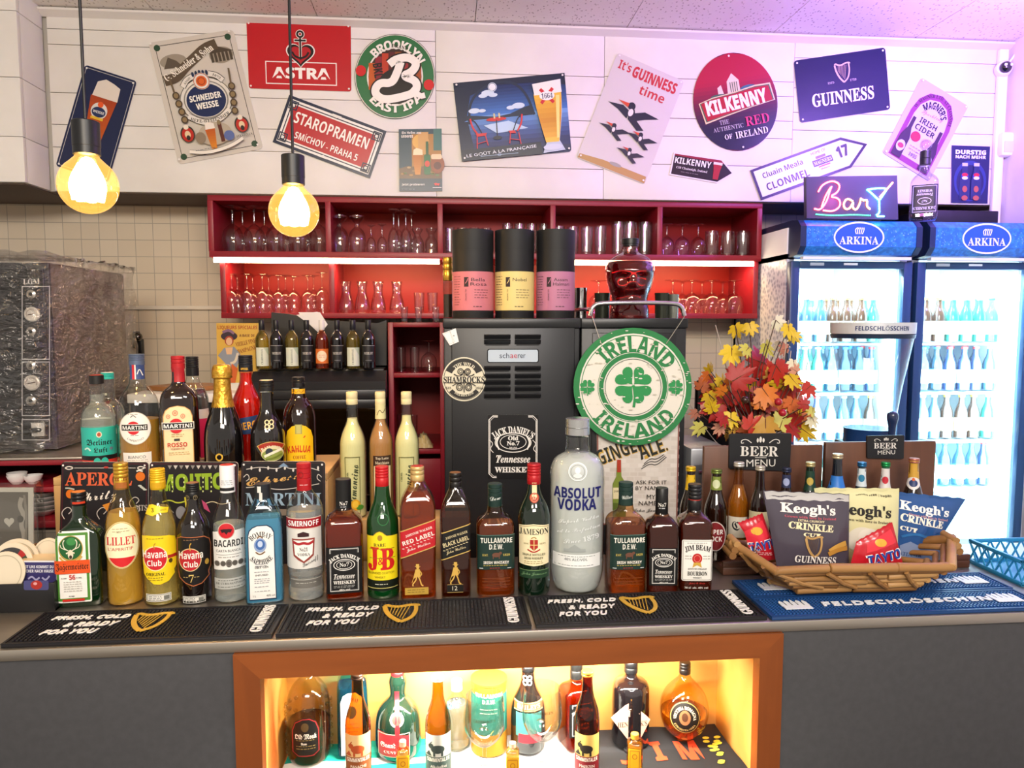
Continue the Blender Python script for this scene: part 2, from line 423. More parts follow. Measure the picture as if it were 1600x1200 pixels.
# ------------------------------------------------------------------ bar counter
g = M(); g.box(-1.6, 1.425, 1.037, 1.8, 1.9, 1.06, STEEL, .003)
t = thing('bar_counter', 'long bar counter with brushed steel top and dark grey front panels', 'counter', (0, 1.6, 0)); t.location = (0, 0, 0)
g.out('steel_top', t, sharp=30)
PANEL = noisy('38383b', '3d3d40', 60, .5, bump=.02)
for x0, x1 in ((-1.6, -.4165), (.6915, 1.8)):
    g = M(); g.box(x0, 1.432, .05, x1, 1.47, 1.036, PANEL, .002); g.out('front_panel', t, sharp=30)
g = M(); g.box(-1.6, 1.86, .04, 1.8, 1.9, 1.036, mt('8c8c8c', .4)); g.out('back_panel', t, sharp=30)
OAK = wood('7a3e17', '8c4a1d', 'x', .35, 18); OAKV = wood('7a3e17', '8c4a1d', 'z', .35, 18); INN = wood('c98d45', 'd79c52', 'x', .45, 10)
n = thing('display_niche', 'wood framed lit display niche built into the bar front', 'cabinet', (0, 0, 0))
g = M(); x0, x1, zt, w = -.4155, .6905, 1.0365, .05
g.prism([(x0, 1.418, zt), (x1, 1.418, zt), (x1-w, 1.418, zt-w), (x0+w, 1.418, zt-w)], (0, .03, 0), OAK); g.out('top_rail', n, sharp=30)
for a, s in ((x0, 1), (x1, -1)):
    g = M(); g.prism([(a, 1.418, zt), (a+s*w, 1.418, zt-w), (a+s*w, 1.418, .45), (a, 1.418, .45)], (0, .03, 0), OAKV); g.out('side_rail', n, sharp=30)
NZ = .715
g = M(); g.box(x0+.03, 1.449, zt-w+.002, x1-.03, 1.66, zt-.002, INN)
for a, b in ((x0+.03, x0+w), (x1-w, x1-.03)): g.box(a, 1.449, .5, b, 1.66, zt-w+.002, INN)
g.box(x0+.03, 1.65, .5, x1-.03, 1.668, zt-.002, INN); g.box(x0+w, 1.449, .5, x1-w, 1.65, NZ-.012, INN)
g.out('niche_lining', n, sharp=30)
LED = mt('fff4e0', .5, emit=45)
g = M(); g.box(-.22, 1.455, zt-w-.006, .5, 1.475, zt-w+.001, LED); g.out('led_strip', n, sharp=30)
lamp('niche_led_light', 'AREA', (.14, 1.475, zt-w-.012), 20, (1, .93, .78), .62, .02, (.14, 1.545, .7))
# ------------------------------------------------------------------ work bench behind the bar (appliances stand on it)
g = M(); g.box(-1.6, 1.93, .9, .72, 2.45, .95, STEEL, .003); g.box(-1.58, 1.95, .0, .7, 2.43, .9, mt('3a1016', .5)); tag(g.out('back_bench', origin=(-.4, 2.2, 0)), 'steel topped work bench behind the bar carrying the black machines', 'bench')

# ------------------------------------------------------------------ red wall shelf
RED = noisy('861420', '90182a', 5, .4); REDI = mt('8e1a18', .5)
t = thing('wall_shelf', 'long red wall shelf of open compartments holding drinking glasses', 'shelf', (0, 0, 0))
SX0, SX1, SZ1, SZM, SZ0, SY = -.92, 1.312, 2.174, 1.937, 1.698, 3.0
def slab(nm, *q, m=RED): g = M(); g.box(*q, m, .0012); return g.out(nm, t, sharp=30)
slab('top_board', SX0, SY, SZ1-.022, SX1, 3.298, SZ1); slab('middle_board', SX0, SY, SZM-.002, SX1, 3.298, SZM+.022)
slab('bottom_board', SX0+.035, SY+.01, SZ0-.001, SX1-.005, 3.298, SZ0+.02)
slab('back_board', SX0+.02, 3.285, SZ0, SX1, 3.299, SZ1, m=REDI)
DX = [-.461, -.021, .4345, .878]
for x in [SX0+.009]+DX+[SX1-.01]: slab('divider', x-.0105, SY+.001, SZM+.02, x+.0105, 3.286, SZ1-.02)
for x in (SX0+.046, -.453, SX1-.016): slab('divider', x-.0105, SY+.012, SZ0+.018, x+.0105, 3.286, SZM-.001)
for xa, xb in ((SX0+.015, -.025), (.43, SX1-.03)): g = M(); g.box(xa, SY+.003, SZM-.022, xb, SY+.02, SZM-.003, mt('ffe9c4', .5, emit=22)); g.out('led_strip', t, sharp=30)
lamp('shelf_led_light', 'AREA', (-.47, SY+.03, SZM-.03), 3.4, (1, .62, .22), .85, .02, (-.47, SY+.13, 1.7))
lamp('shelf_led_light', 'AREA', (.85, SY+.03, SZM-.03), 4, (1, .62, .22), .85, .02, (.85, SY+.13, 1.7))

# ------------------------------------------------------------------ red open cabinet beside the cooler, red low shelf at the left
t = thing('open_cabinet', 'narrow red open cabinet with two glass compartments beside the black cooler', 'cabinet', (0, 0, 0))
q = [-.222, 2.85, -.005, 3.28]
slab('side_board', q[0], q[1], .9, q[0]+.02, q[3], 1.68); slab('side_board', q[2]-.02, q[1], .9, q[2], q[3], 1.68); slab('back_board', q[0]+.01, 3.26, .9, q[2]-.01, 3.28, 1.67, m=REDI)
for z in (1.662, 1.468, 1.17): slab('shelf_board', q[0]+.018, q[1]+.003, z, q[2]-.018, q[3]-.01, z+.018)
slab('drawer', q[0]+.02, q[1], .95, q[2]-.02, q[1]+.02, 1.15)
t = thing('low_cabinet', 'dark red open cabinet with white bowls under the oven', 'cabinet', (0, 0, 0))
LX0, LX1 = -1.9, -1.02
slab('top_board', LX0, 2.22, 1.266, LX1, 2.7, 1.28); slab('shelf_board', LX0, 2.225, 1.186, LX1, 2.68, 1.2); slab('shelf_board', LX0, 2.225, 1.08, LX1, 2.68, 1.1); slab('back_board', LX0, 2.68, .95, LX1, 2.7, 1.266, m=mt('3c0a10', .5)); slab('side_board', LX1, 2.22, .95, LX1+.02, 2.7, 1.28)
# steel table top on which the oven stands
g = M(); g.box(-2.3, 2.222, 1.2805, -1.06, 2.71, 1.288, STEEL, .002); tag(g.out('oven_table', origin=(-1.6, 2.4, 1.28)), 'brushed steel table top under the wrapped oven', 'table')

# ------------------------------------------------------------------ oven wrapped in clear film
t = thing('pizza_oven', 'black oven with round dials wrapped in crinkled clear plastic film', 'oven', (0, 0, 0))
OB = mt('26262a', .35); LINE = 'c8c8c8'
g = M(); g.box(-2.3, 2.36, 1.2885, -1.19, 2.88, 1.86, noisy('5c5048', '6a5c52', 4, .4), .012); g.out('oven_body', t)
g = M(); g.box(-2.29, 2.345, 1.292, -1.187, 2.359, 1.858, OB, .004); g.out('front_plate', t)
g = M(); g.box(-2.25, 2.33, 1.31, -1.36, 2.344, 1.82, mt('303036', .25), .004); od = g.out('oven_door', t)
g = M(); g.tube([(-2.2, 2.3, 1.69), (-1.39, 2.3, 1.69)], .008, CHROME); g.tube([(-1.4, 2.3, 1.69), (-1.4, 2.335, 1.69)], .006, CHROME); g.out('door_handle', od)
g = M(); g.box(-1.345, 2.338, 1.31, -1.2, 2.3449, 1.84, mt('18181b', .3), .002)
a = Art(lambda x, y, n: at(x, y, 2.3378-n), .0003)
for y0, y1 in ((447, 562), (565, 650), (655, 688)): a.F(34, y0, 78, y1, 1.2, LINE)
a.R(32, 434, 66, 446, '303034', 3); a.T('LGM', 49, 440, 8, 'd0d0d0', 's')
for y in (460, 516, 571, 626): a.lines(40, 50, (y+14, y+18), '909090', 1.2, y)
a.into(g); cpn = g.out('control_panel', t)
for y, r, nm in ((460, 7, 'dial'), (518, 7, 'dial'), (571, 7, 'dial'), (626, 7.5, 'dial'), (491, 11.5, 'gauge'), (598, 12, 'gauge')):
    c = at(51, y, 2.336); r *= mpp(c); g = M()
    b2 = lambda v, c=c: Vector((c.x+v.x, c.y-v.z, c.z+v.y))
    q = M(); q.lathe([(r, 0), (r, .006), (r*.85, .008), (r*.8, .0065)] if nm == 'gauge' else [(r, 0), (r, .01), (r*.5, .013), (r*.45, .011)], CHROME, 20)
    g.merge(q.bm, mt('d9d4cc', .25, .2 if nm == 'gauge' else .8), b2)
    a = Art(lambda x, y_, n, c=c, nm=nm: Vector((c.x+x, c.y-(.0066 if nm == 'gauge' else .0112)-n, c.z-y_)), .0002)
    if nm == 'gauge': a.L([(-r*.5, r*.1), (r*.5, -r*.1)], r*.12, '4a2a20'); a.O(0, 0, r*.7, r*.7, r*.1, '9a9088', 150, 390)
    else: a.E(0, 0, r*.4, r*.4, '222222')
    a.into(g); g.out(nm, cpn)
c = at(60, 671, 2.336); g = M(); g.box(c.x-.018, c.y-.004, c.z-.02, c.x+.018, c.y+.002, c.z+.02, mt('c8c4bd', .4)); g.box(c.x-.02, c.y-.02, c.z-.006, c.x+.012, c.y-.003, c.z+.006, BLACK, .003); g.out('switch', cpn)
# film: a crinkled loose sheet over the front and the right side
FILM = bpy.data.materials.new('clear_film'); FILM.use_nodes = True; N, L = nodes(FILM); N.clear()
o_ = N.new('ShaderNodeOutputMaterial'); mx = N.new('ShaderNodeMixShader'); tr = N.new('ShaderNodeBsdfTransparent'); gl = N.new('ShaderNodeBsdfGlossy'); fr = schlick(FILM, 2.5, .16); ns = N.new('ShaderNodeTexNoise'); bp = N.new('ShaderNodeBump'); tc = N.new('ShaderNodeTexCoord'); mp = N.new('ShaderNodeMapping')
mp.inputs['Scale'].default_value = (1, 1, 2.5); mp.inputs['Rotation'].default_value = (.6, .5, 0); ns.inputs['Scale'].default_value = 14; ns.inputs['Detail'].default_value = 4; ns.inputs['Distortion'].default_value = 1.5
bp.inputs['Strength'].default_value = .9; bp.inputs['Distance'].default_value = .03; gl.inputs['Roughness'].default_value = .12; tr.inputs['Color'].default_value = (.95, .95, .95, 1)
L.new(tc.outputs['Object'], mp.inputs[0]); L.new(mp.outputs[0], ns.inputs['Vector']); L.new(ns.outputs['Fac'], bp.inputs['Height'])
L.new(bp.outputs[0], gl.inputs['Normal'])
L.new(fr.outputs[0], mx.inputs[0]); L.new(tr.outputs[0], mx.inputs[1]); L.new(gl.outputs[0], mx.inputs[2]); L.new(mx.outputs[0], o_.inputs[0])
g = M(); path = [(-2.3, 2.285), (-1.9, 2.283), (-1.4, 2.287), (-1.2, 2.3), (-1.17, 2.36), (-1.165, 2.6), (-1.16, 2.92)]
rows = []
pp = []
for a, b in zip(path, path[1:]):
    k = max(2, int(math.hypot(b[0]-a[0], b[1]-a[1])/.025))
    pp += [(a[0]+(b[0]-a[0])*i/k, a[1]+(b[1]-a[1])*i/k) for i in range(k)]
for j in range(15):
    z = 1.297+.588*j/14; rows.append([g.v((x+RND.uniform(-.006, .006), y+RND.uniform(-.009, .007), z+RND.uniform(-.006, .006))) for x, y in pp])
for a, b in zip(rows, rows[1:]):
    for i in range(len(pp)-1): g.face([a[i], a[i+1], b[i+1], b[i]], FILM)
top = [g.v((v.co.x*.98-.02, max(v.co.y, 2.5), 1.872)) for v in rows[-1]]
for i in range(len(pp)-1): g.face([rows[-1][i], rows[-1][i+1], top[i+1], top[i]], FILM)
g.out('plastic_film', t, sharp=0)

# ------------------------------------------------------------------ white topped unit, breadboard, cooler
g = M(); g.box(-1.135, 2.72, 1.392, -.735, 3.2, 1.425, mt('e6e0d6', .4), .004); g.box(-1.13, 2.74, 1.0, -.74, 3.2, 1.39, mt('17171c', .35)); g.box(-1.13, 2.735, 1.29, -.74, 2.742, 1.31, WHITE)
tag(g.out('kitchen_unit', origin=(-.95, 2.95, 1)), 'black kitchen unit with white top behind the vermouth bottles', 'cabinet')
g = M(); g.prism(chaikin([(-1.12, 2.86, 1.427), (-1.03, 2.8, 1.427), (-.9, 2.8, 1.427), (-.86, 2.88, 1.427), (-.92, 3.0, 1.427), (-1.05, 3.0, 1.427)], 2), (0, 0, .016), wood('8a5c34', '9c6a3e'))
tag(g.out('cutting_board', origin=(-1, 2.9, 1.427)), 'brown wooden cutting board lying on the white unit top', 'board')
t = thing('wine_cooler', 'black glass door wine cooler with small wine bottles on top', 'cooler', (0, 0, 0))
x0, x1 = -.715, -.226
g = M(); g.box(x0+.01, 2.84, .9, x1-.01, 3.2, 1.505, BLACK, .006); g.out('cooler_body', t)
g = M(); g.prism([(x0, 2.8, 1.498), (x0, 2.76, 1.462), (x0, 2.76, 1.432), (x0, 2.84, 1.432), (x0, 2.84, 1.498)], (x1-x0, 0, 0), mt('1c1c1f', .3))
g.out('sloped_front_rail', t)
g = M(); g.box(x0, 2.765, 1.395, x1, 2.84, 1.432, mt('232326', .35), .003); a = Art(lambda x, y, n: at(x, y, 2.764-n), .0003); a.T('LIEBHERR', 551, 601, 7, 'd8d4cc', 'b', 36); a.T('Vinothek', 498, 601, 8, 'c8c4bc', 'c', 20); a.E(488, 600, 3, 3.5, 'c8c4bc'); a.F(429, 597, 451, 605, .8, '555558'); a.into(g); g.out('badge_strip', t)
g = M(); g.box(x0, 2.77, .92, x0+.035, 2.84, 1.394, mt('1e1e20', .3), .003); g.box(x1-.035, 2.77, .92, x1, 2.84, 1.394, mt('1e1e20', .3), .003); g.box(x0, 2.77, 1.36, x1, 2.84, 1.394, mt('1e1e20', .3), .003)
g.out('door_frame', t)
g = M(); g.box(x0+.035, 2.79, .92, x1-.035, 2.795, 1.36, thin('6a625c', '3a3430', .8)); g.out('door_glass', t)
for k in range(5):
    g = M(); z = 1.29-.06*k; g.box(x0+.04, 2.8, z, x1-.04, 2.838, z+.022, wood('4a2c1e', '5c3826')); g.out('wine_rack', t)

# ------------------------------------------------------------------ drinks fridges
FR = mt('1d3f66', .35); HB = noisy('1c66b0', '2a82d0', 60, .3, lo=.45, hi=.6)
def dropside():
    m = bpy.data.materials.new('droplet_print'); m.use_nodes = True; N, L = nodes(m); b = N['Principled BSDF']
    tc = N.new('ShaderNodeTexCoord'); vo = N.new('ShaderNodeTexVoronoi'); vo.inputs['Scale'].default_value = 55; r = N.new('ShaderNodeValToRGB')
    r.color_ramp.elements[0].position = .2; r.color_ramp.elements[1].position = .6; r.color_ramp.elements[0].color = lin('8f97b2'); r.color_ramp.elements[1].color = lin('d5d8e4')
    L.new(tc.outputs['Object'], vo.inputs['Vector']); L.new(vo.outputs['Distance'], r.inputs[0]); L.new(r.outputs[0], b.inputs['Base Color']); b.inputs['Roughness'].default_value = .35; return m
DROP = dropside()
FW = mt('f4f8fa', .5)
def fridge(x0, x1, which):
    yF, yB, zt = 2.76, 3.29, 1.945
    t = thing('drinks_fridge', which, 'fridge', (0, 0, 0), 0, 'glass door drinks fridges')
    g = M()
    g.box(x0, yF+.02, .05, x0+.03, yB, zt, DROP); g.box(x1-.03, yF+.02, .05, x1, yB, zt, DROP); g.box(x0, yB-.02, .05, x1, yB, zt, FW); g.box(x0, yF+.02, zt-.02, x1, yB, zt+.1, FW); g.box(x0, yF+.02, 0, x1, yB, .12, FR)
    g.box(x0+.03, yF+.03, .13, x0+.034, yB-.02, zt-.02, FW); g.box(x1-.034, yF+.03, .13, x1-.03, yB-.02, zt-.02, FW); g.out('fridge_body', t, sharp=30)
    # header with rounded blue front
    g = M(); zh0, zh1 = 1.93, 2.07
    prof = [(yB, zh1), (yF+.0, zh1), (yF-.05, zh1-.006), (yF-.075, zh1-.03), (yF-.075, zh0+.035), (yF-.05, zh0+.006), (yF, zh0), (yB, zh0)]
    g.prism([(x0+.028, y, z) for y, z in prof], (x1-x0-.056, 0, 0), HB)
    for xa in (x0+.005, x1-.028): g.prism([(xa, y-.003 if y < yB else y, z) for y, z in prof], (.023, 0, 0), mt('16284a', .3))
    g.box(x0+.03, yF-.055, zh0-.012, x1-.03, yF-.03, zh0-.001, mt('d7e4ee', .3))
    a = Art(lambda x, y, n: Vector((x0+.028+x, yF-.0755-n, zh1-y)), .0003); cx = (x1-x0-.056)*.5; cy = .07
    a.E(cx-.01, cy, .1, .058, 'e8f2f8'); a.E(cx-.01, cy, .094, .052, '1a55b0'); a.T('ARKINA', cx-.01, cy+.012, .03, 'f2f6fa', 's', .155)
    for k in range(5): a.C([(cx-.01+(k-2)*.006, cy-.012), (cx-.01+(k-2)*.009, cy-.028), (cx-.01+(k-2)*.006+.005, cy-.036)], .0035, 'e8f2f8'); a.k -= 1
    rr = random.Random(int(x0*100))
    for k in range(150):
        px, py = rr.uniform(.005, 2*cx-.005), rr.uniform(.04, .1)
        if ((px-cx+.01)/.105)**2+((py-cy)/.062)**2 > 1: r_ = rr.uniform(.0008, .0024); a.E(px, py, r_, r_*1.2, '6fa8dc', n=8); a.k -= 1
    a.into(g); g.out('header_sign', t, sharp=30)
    # door: frame, glass, small plates
    g = M(); z1 = 1.915
    g.box(x0, yF-.02, .15, x0+.036, yF+.015, z1, FR, .004); g.box(x1-.036, yF-.02, .15, x1, yF+.015, z1, FR, .004); g.box(x0+.036, yF-.02, z1-.028, x1-.036, yF+.015, z1, FR, .003); g.box(x0+.036, yF-.02, .15, x1-.036, yF+.015, .22, FR, .003)
    g.box(x0+.075, yF-.023, z1-.017, x0+.13, yF-.0195, z1-.006, mt('aab8c4', .3)); g.box(x0+.21, yF-.023, z1-.015, x0+.265, yF-.0195, z1-.007, mt('e4ecf2', .3))
    g.out('door_frame', t, sharp=30)
    g = M(); g.box(x0+.036, yF-.004, .22, x1-.036, yF-.001, z1-.028, thin('eef8fc', 'a8c4d0')); g.out('door_glass', t, sharp=30)
    for xx in (x0+.05, x1-.05):
        g = M(); g.box(xx-.006, yF+.02, .25, xx+.006, yF+.03, z1-.04, mt('d8f2ff', .5, emit=16)); g.out('led_tube', t, sharp=30)
    g = M()
    for zz in (1.86, 1.85, 1.84, 1.83, 1.82, 1.81, 1.8):
        for k in range(3): g.box(x0+.05+k*.045, yB-.024, zz, x0+.09+k*.045, yB-.02, zz+.004, mt('8aa0b0', .5))
    g.out('air_vent', t, sharp=30)
    for k in range(6):
        g = M(); zz = 1.595-.2*k; g.box(x0+.036, yF+.05, zz-.006, x1-.036, yB-.03, zz, mt('e8f0f4', .3)); g.out('shelf_plate', t, sharp=30)
    lamp('fridge_led_light', 'AREA', ((x0+x1)/2, yF+.06, 1.88), 24, (.72, .93, 1), x1-x0-.12, .05, ((x0+x1)/2, yF+.3, .9))
    lamp('fridge_led_light', 'AREA', ((x0+x1)/2, yF+.045, 1.2), 32, (.72, .93, 1), x1-x0-.12, .9, ((x0+x1)/2, yB, 1.2))
    return t
fridge(1.318, 1.81, 'glass door drinks fridge with blue header, beside the red shelf')
fridge(1.83, 2.325, 'glass door drinks fridge with blue header, against the corner wall')
# ================================================================== BOTTLES
ROUND = [(.86, 0), (1, .012), (1, .06), (1, .56), (.98, .62), (.8, .69), (.5, .755), (.38, .81), (.36, .87), (.36, .985)]
SLIM = [(.86, 0), (1, .012), (1, .06), (1, .52), (.97, .6), (.75, .68), (.5, .75), (.42, .8), (.4, .88), (.4, .985)]
SQUARE = [(.86, 0, 1), (1, .02, 1), (1, .05, 1), (1, .58, 1), (1, .63, 1), (.88, .68, .9), (.55, .72, .2), (.38, .76, 0), (.36, .86, 0), (.36, .985, 0)]
BEER = [(.88, 0), (1, .012), (1, .05), (1, .5), (.97, .58), (.75, .67), (.5, .76), (.43, .85), (.4, .95), (.4, .985)]
WINE = [(.9, 0), (1, .015), (1, .05), (1, .55), (.98, .62), (.8, .7), (.45, .76), (.36, .8), (.35, .97)]
def bottle(name, label, cx, top, base, w, prof, glass, zs=1.06, Y=None, lq=None, level=.6, cap=None, capn='cap', art=(), asp=1, P=2, rz=None, group=None, solid=False, seg=32, cat='bottle', extra=None):
    """cx, top, base, w: where the photo shows it (px). cap=(material, z0 fraction, radius fraction[, rib count]).
    art: (part name, function(Art)) in photo pixels"""
    Rm = None
    if Y is None:
        p = on(cx, base, zs); Rm = w/2*mpp(p); Yc = p.y+Rm*asp
    else: Yc = Y
    k = mpp(at(cx, (top+base)/2, Yc)); fc = .975*cs(math.atan((cx-800)/F)); Rm = w/2*k*fc
    H = at(cx, top, Yc).z-zs; X = at(cx, (top+base)/2, Yc).x
    az = math.atan2(-X, Yc)
    t = thing(name, label, cat, (X, Yc, zs), az*.95 if rz is None else rz, group)
    pr = chaikin([(q[0]*Rm, q[1]*H, (q[2] if len(q) > 2 else 0)) for q in prof], 2)
    full = pr; ct = (cap[1]+.02)*H if cap else 9
    pr = [q for q in pr if q[1] <= max(ct, .3*H)]
    g = M(); g.lathe(pr, glass, seg, asp=asp, P=P); g.out('glass_body', t, sharp=50)
    def rad(z):
        for a, b in zip(full, full[1:]):
            if a[1] <= z <= b[1]:
                f = (z-a[1])/max(b[1]-a[1], 1e-9); return a[0]+(b[0]-a[0])*f, a[2]+(b[2]-a[2])*f
        return (full[-1][0], full[-1][2]) if z > full[-1][1] else (full[0][0], full[0][2])
    if lq:
        th = .0022; q = []
        for r, z, s in full:
            if z > level*H: break
            q.append((max(r-th, .001), max(z, .004), s))
        r, s = rad(level*H); q.append((max(r-th, .001), level*H, s))
        g = M(); g.lathe(q, lq, seg, asp=asp, P=P); g.out('liquid', t, sharp=50)
    if cap:
        m, z0, rc = cap[:3]; ribs = cap[3] if len(cap) > 3 else 0
        a, b = z0*H, H; c = rc*Rm; q = [(c*.97, a), (c, a+.0006)]
        if ribs:
            for i in range(ribs): z = b-(b-a)*.55*(ribs-i)/ribs; q += [(c, z-.0012), (c*.94, z), (c, z+.0012)]
        q += [(c, b-.0014), (c*.93, b)]
        g = M(); g.lathe(q, m, 24); top_m = cap[4] if len(cap) > 4 else None
        if top_m: g.lathe([(c*.9, b-.0002), (c*.9, b+.0006)], top_m, 24)
        g.out(capn, t)
    capr = (cap[2]*Rm, cap[1]*H) if cap else (0, 9)
    scale_y = (at(cx, top, Yc-Rm*asp).z-at(cx, base, Yc-Rm*asp).z)/(base-top)
    z_of = lambda py: at(cx, py, Yc-Rm*asp*.9).z-zs
    for nm, fn_ in art:
        def fn(px, py, n):
            u = (px-cx)*k*fc; z = max(.002, min(H-.0005, z_of(py)))
            r, s = rad(z)
            if z >= capr[1]: r = max(r, capr[0]); s = 0
            p = 2+(P-2)*s; aa = 1-(1-asp)*s; r2 = r+.0003+n
            q = max(-.985, min(.985, u/r2))
            return Vector((q*r2, -aa*r2*(1-abs(q)**p)**(1/p)-(n if aa < 1 else 0), z))
        A_ = Art(fn, .00012, .42, cut=max(2.2, w/14), cuty=6); A_.cx = cx
        fn_(A_); g = M(); A_.into(g); g.norecalc = 1; g.out(nm, t, sharp=30)
    if extra: extra(t, Rm, H)
    return t
def ribcap(h, z0, rc, n=4, rough=.35, metal=0, top=None): return (mt(h, rough, metal), z0, rc, n, top)
DARK = mt('0c0d0e', .06, coat=1); DGREEN = mt('07220d', .05, coat=1); AMBERG = thin('b8702a', '4a2008'); CLEAR = thin('fafcfb', 'a8b4b2')
KW = '151515'
# ---- art for each label, in photo pixels
def a_stag(a):
    a.R(89, 829, 149, 940, 'f0efe6', 3); a.R(91.5, 832, 146.5, 937.5, '4f8a34', 2); a.R(96, 836, 142, 933, 'f3f0e8')
    a.E(117.5, 856, 20.5, 20, 'b99a4a'); a.E(117.5, 855, 19, 18, '1f5c2c'); a.E(119, 845, 8, 6, '3f8a48')
    a.E(117, 865, 4.5, 7.5, 'e8dcc0'); a.E(117, 869, 2.5, 3, '3a2a1c')
    for s in (1, -1):
        a.C([(117+s*3, 859), (117+s*10, 855), (117+s*12, 846), (117+s*9, 842)], 1.5, 'efe6cc'); a.C([(117+s*7, 857), (117+s*15, 854), (117+s*16, 849)], 1.2, 'efe6cc'); a.C([(117+s*2, 861), (117+s*7, 863)], 2.2, 'e8dcc0')
    a.C([(99, 868), (106, 876), (117, 877), (128, 876), (136, 868)], 3, 'c9a84e')
    a.R(88.5, 874, 149, 894.5, 'e0531c'); a.T('Jagermeister', 119, 884.5, 13, '160d08', 'f', 55); a.T('..', 106.5, 879, 1.5, '160d08', 'b', 4)
    a.T('56', 118.5, 900, 7.5, 'c8201c', 'b', 10); a.lines(100, 112, (901,), '888'); a.lines(125, 137, (901,), '888')
    a.lines(104, 134, (907, 910.5, 914, 917.5, 921), 'b0aca4', 1, 3); a.lines(112, 121, (929,), '777'); a.R(101, 933.5, 138, 937, 'd0281e')
def a_lillet(a):
    a.E(190, 851.5, 28, 36.5, 'e9d9a0'); a.E(190, 851.5, 26.5, 35, 'f4efc6'); a.E(190, 851.5, 25.5, 34, 'd3242a', 35, 145); a.O(190, 851.5, 27.2, 35.6, 1, 'c2a04c')
    a.T('LILLET', 189, 845, 12.5, 'cf1f2a', 's', 46); a.T("L'APERITIF", 188, 857.5, 5, 'c2453f', 'd', 40); a.lines(176, 203, (826, 830), 'b9a27c', 1, 5); a.T('1872', 186, 831, 2.6, '8a6a3a')
def a_hav3(a):
    a.P([(221.5, 838), (230, 836), (265, 838), (274, 842), (276, 850), (275, 888), (271, 893), (272, 899), (262, 909), (248, 913), (238, 912), (228, 904), (223, 897), (221.5, 880)], 'f2d21c')
    a.R(221.5, 869, 276, 874, 'b4281e'); a.E(242, 872, 19.5, 19.5, 'f7e6a0'); a.E(242, 872, 18, 18, 'c9202c')
    a.C([(241, 857), (240, 851), (243, 848)], 1.6, 'b98a20'); a.T('Havana', 241, 865.5, 11.5, 'fbf7ec', 'b', 38); a.T('Club', 240, 879, 9.5, 'fbf7ec', 'b', 23)
    a.T('ORIGINAL', 241.5, 896.5, 5, '2a1e08', 's', 30); a.lines(229, 253, (902, 905.5), '7a6420', 1, 4); a.E(266, 878, 3, 3.5, '4a3a10'); a.lines(229, 257, (841,), '9a7f1c', 1, 7)
def a_hav3b(a): a.R(225, 927.5, 265, 939.5, 'ece8dc'); a.F(226, 928.5, 264, 938.5, .8, '5a5a52'); a.lines(229, 250, (931.5, 934, 936.5), '6a6a62', .9, 2); a.R(253, 930.5, 262, 937, '7a7a72')
def a_hav3n(a): a.P([(224, 800), (231, 793), (240, 790), (250, 793), (266, 797), (264, 804), (250, 803), (240, 807), (230, 805), (223, 807)], 'efd11e'); a.T('3', 240, 798.5, 6, '2a1e08', 'i'); a.T('ANOS', 257, 799, 2.6, '5a480c')
def a_hav7(a):
    o = [(277, 842), (283, 838.5), (320, 840), (328, 846), (330, 856), (329, 888), (325, 895), (326, 902), (314, 912), (300, 915), (288, 910), (279, 902), (276.5, 886)]
    a.P(o, '151212'); a.L(o, 1.4, 'b4663e', True); a.E(296.5, 874, 18, 18, 'e0c890'); a.E(296.5, 874, 16.8, 16.8, 'b81f2a')
    a.C([(297.5, 860), (296, 852), (299, 848)], 1.6, 'c99a3a'); a.T('Havana', 298, 867, 11.5, 'f3eee2', 'b', 38); a.T('Club', 297, 881, 9.5, 'f3eee2', 'b', 23); a.T('7', 297.5, 903, 12, 'd9bd6e', 's'); a.lines(285, 292, (901,), 'a8905a'); a.lines(302, 310, (901,), 'a8905a'); a.E(323, 880, 3.2, 4.5, 'b8923a'); a.lines(287, 310, (843,), '8a6a4a', 1, 3)
def a_hav7b(a): a.R(283, 931, 319, 942, 'e6e2d8'); a.F(284, 932, 318, 941, .8, '5a5a52'); a.lines(286, 304, (934.5, 936.6, 938.6), '6a6a62', .9, 2); a.R(308, 933.5, 316, 939.5, '7a7a72')
def a_bac(a):
    a.P([(332.5, 832), (344, 829), (382, 829), (383, 888), (333, 890)], 'eceae4'); a.E(354, 829, 13.5, 12.5, 'c9b8a8'); a.E(354, 829, 12.3, 11.5, 'c8202a')
    a.P([(344.5, 827), (350, 826), (354, 829), (358, 826), (363.5, 827), (361, 832), (357, 831), (354, 835), (351, 831), (347, 832)], '2a1418')
    a.T('BACARDI', 357, 848.5, 11, '141414', 'b', 46); a.T('CARTA BLANCA', 356.5, 860, 3.8, '3a3a3a', 'd', 39); a.L([(337, 866), (378, 866)], .7, '8a8680'); a.lines(340, 374, (870,), '9a948c', 1.2, 2)
    for i in range(5): a.E(338+i*9.4, 879.5, 4.4 if i != 2 else 5, 4.4 if i != 2 else 6, '55504a'); a.k -= 1; a.O(338+i*9.4, 879.5, 4.4, 4.4, .8, '8e8880'); a.k -= 1
    a.k += 2
def a_bac2(a): a.R(333, 903, 383, 920, 'b9bab4'); a.lines(339, 378, (906.5,), '55564f', 1.2, 4); a.T('DE CUBA-SANTIAGO', 358, 911, 3.2, '44443e', 's', 46); a.lines(338, 380, (916.5,), '66675f', 1, 8)
def a_bac3(a): a.R(345, 730, 368, 764, 'f2f0ee'); a.lines(348, 366, (754, 757, 760), '666', .8, 5); a.R(344.5, 765, 368.5, 770, '1c1c1c')
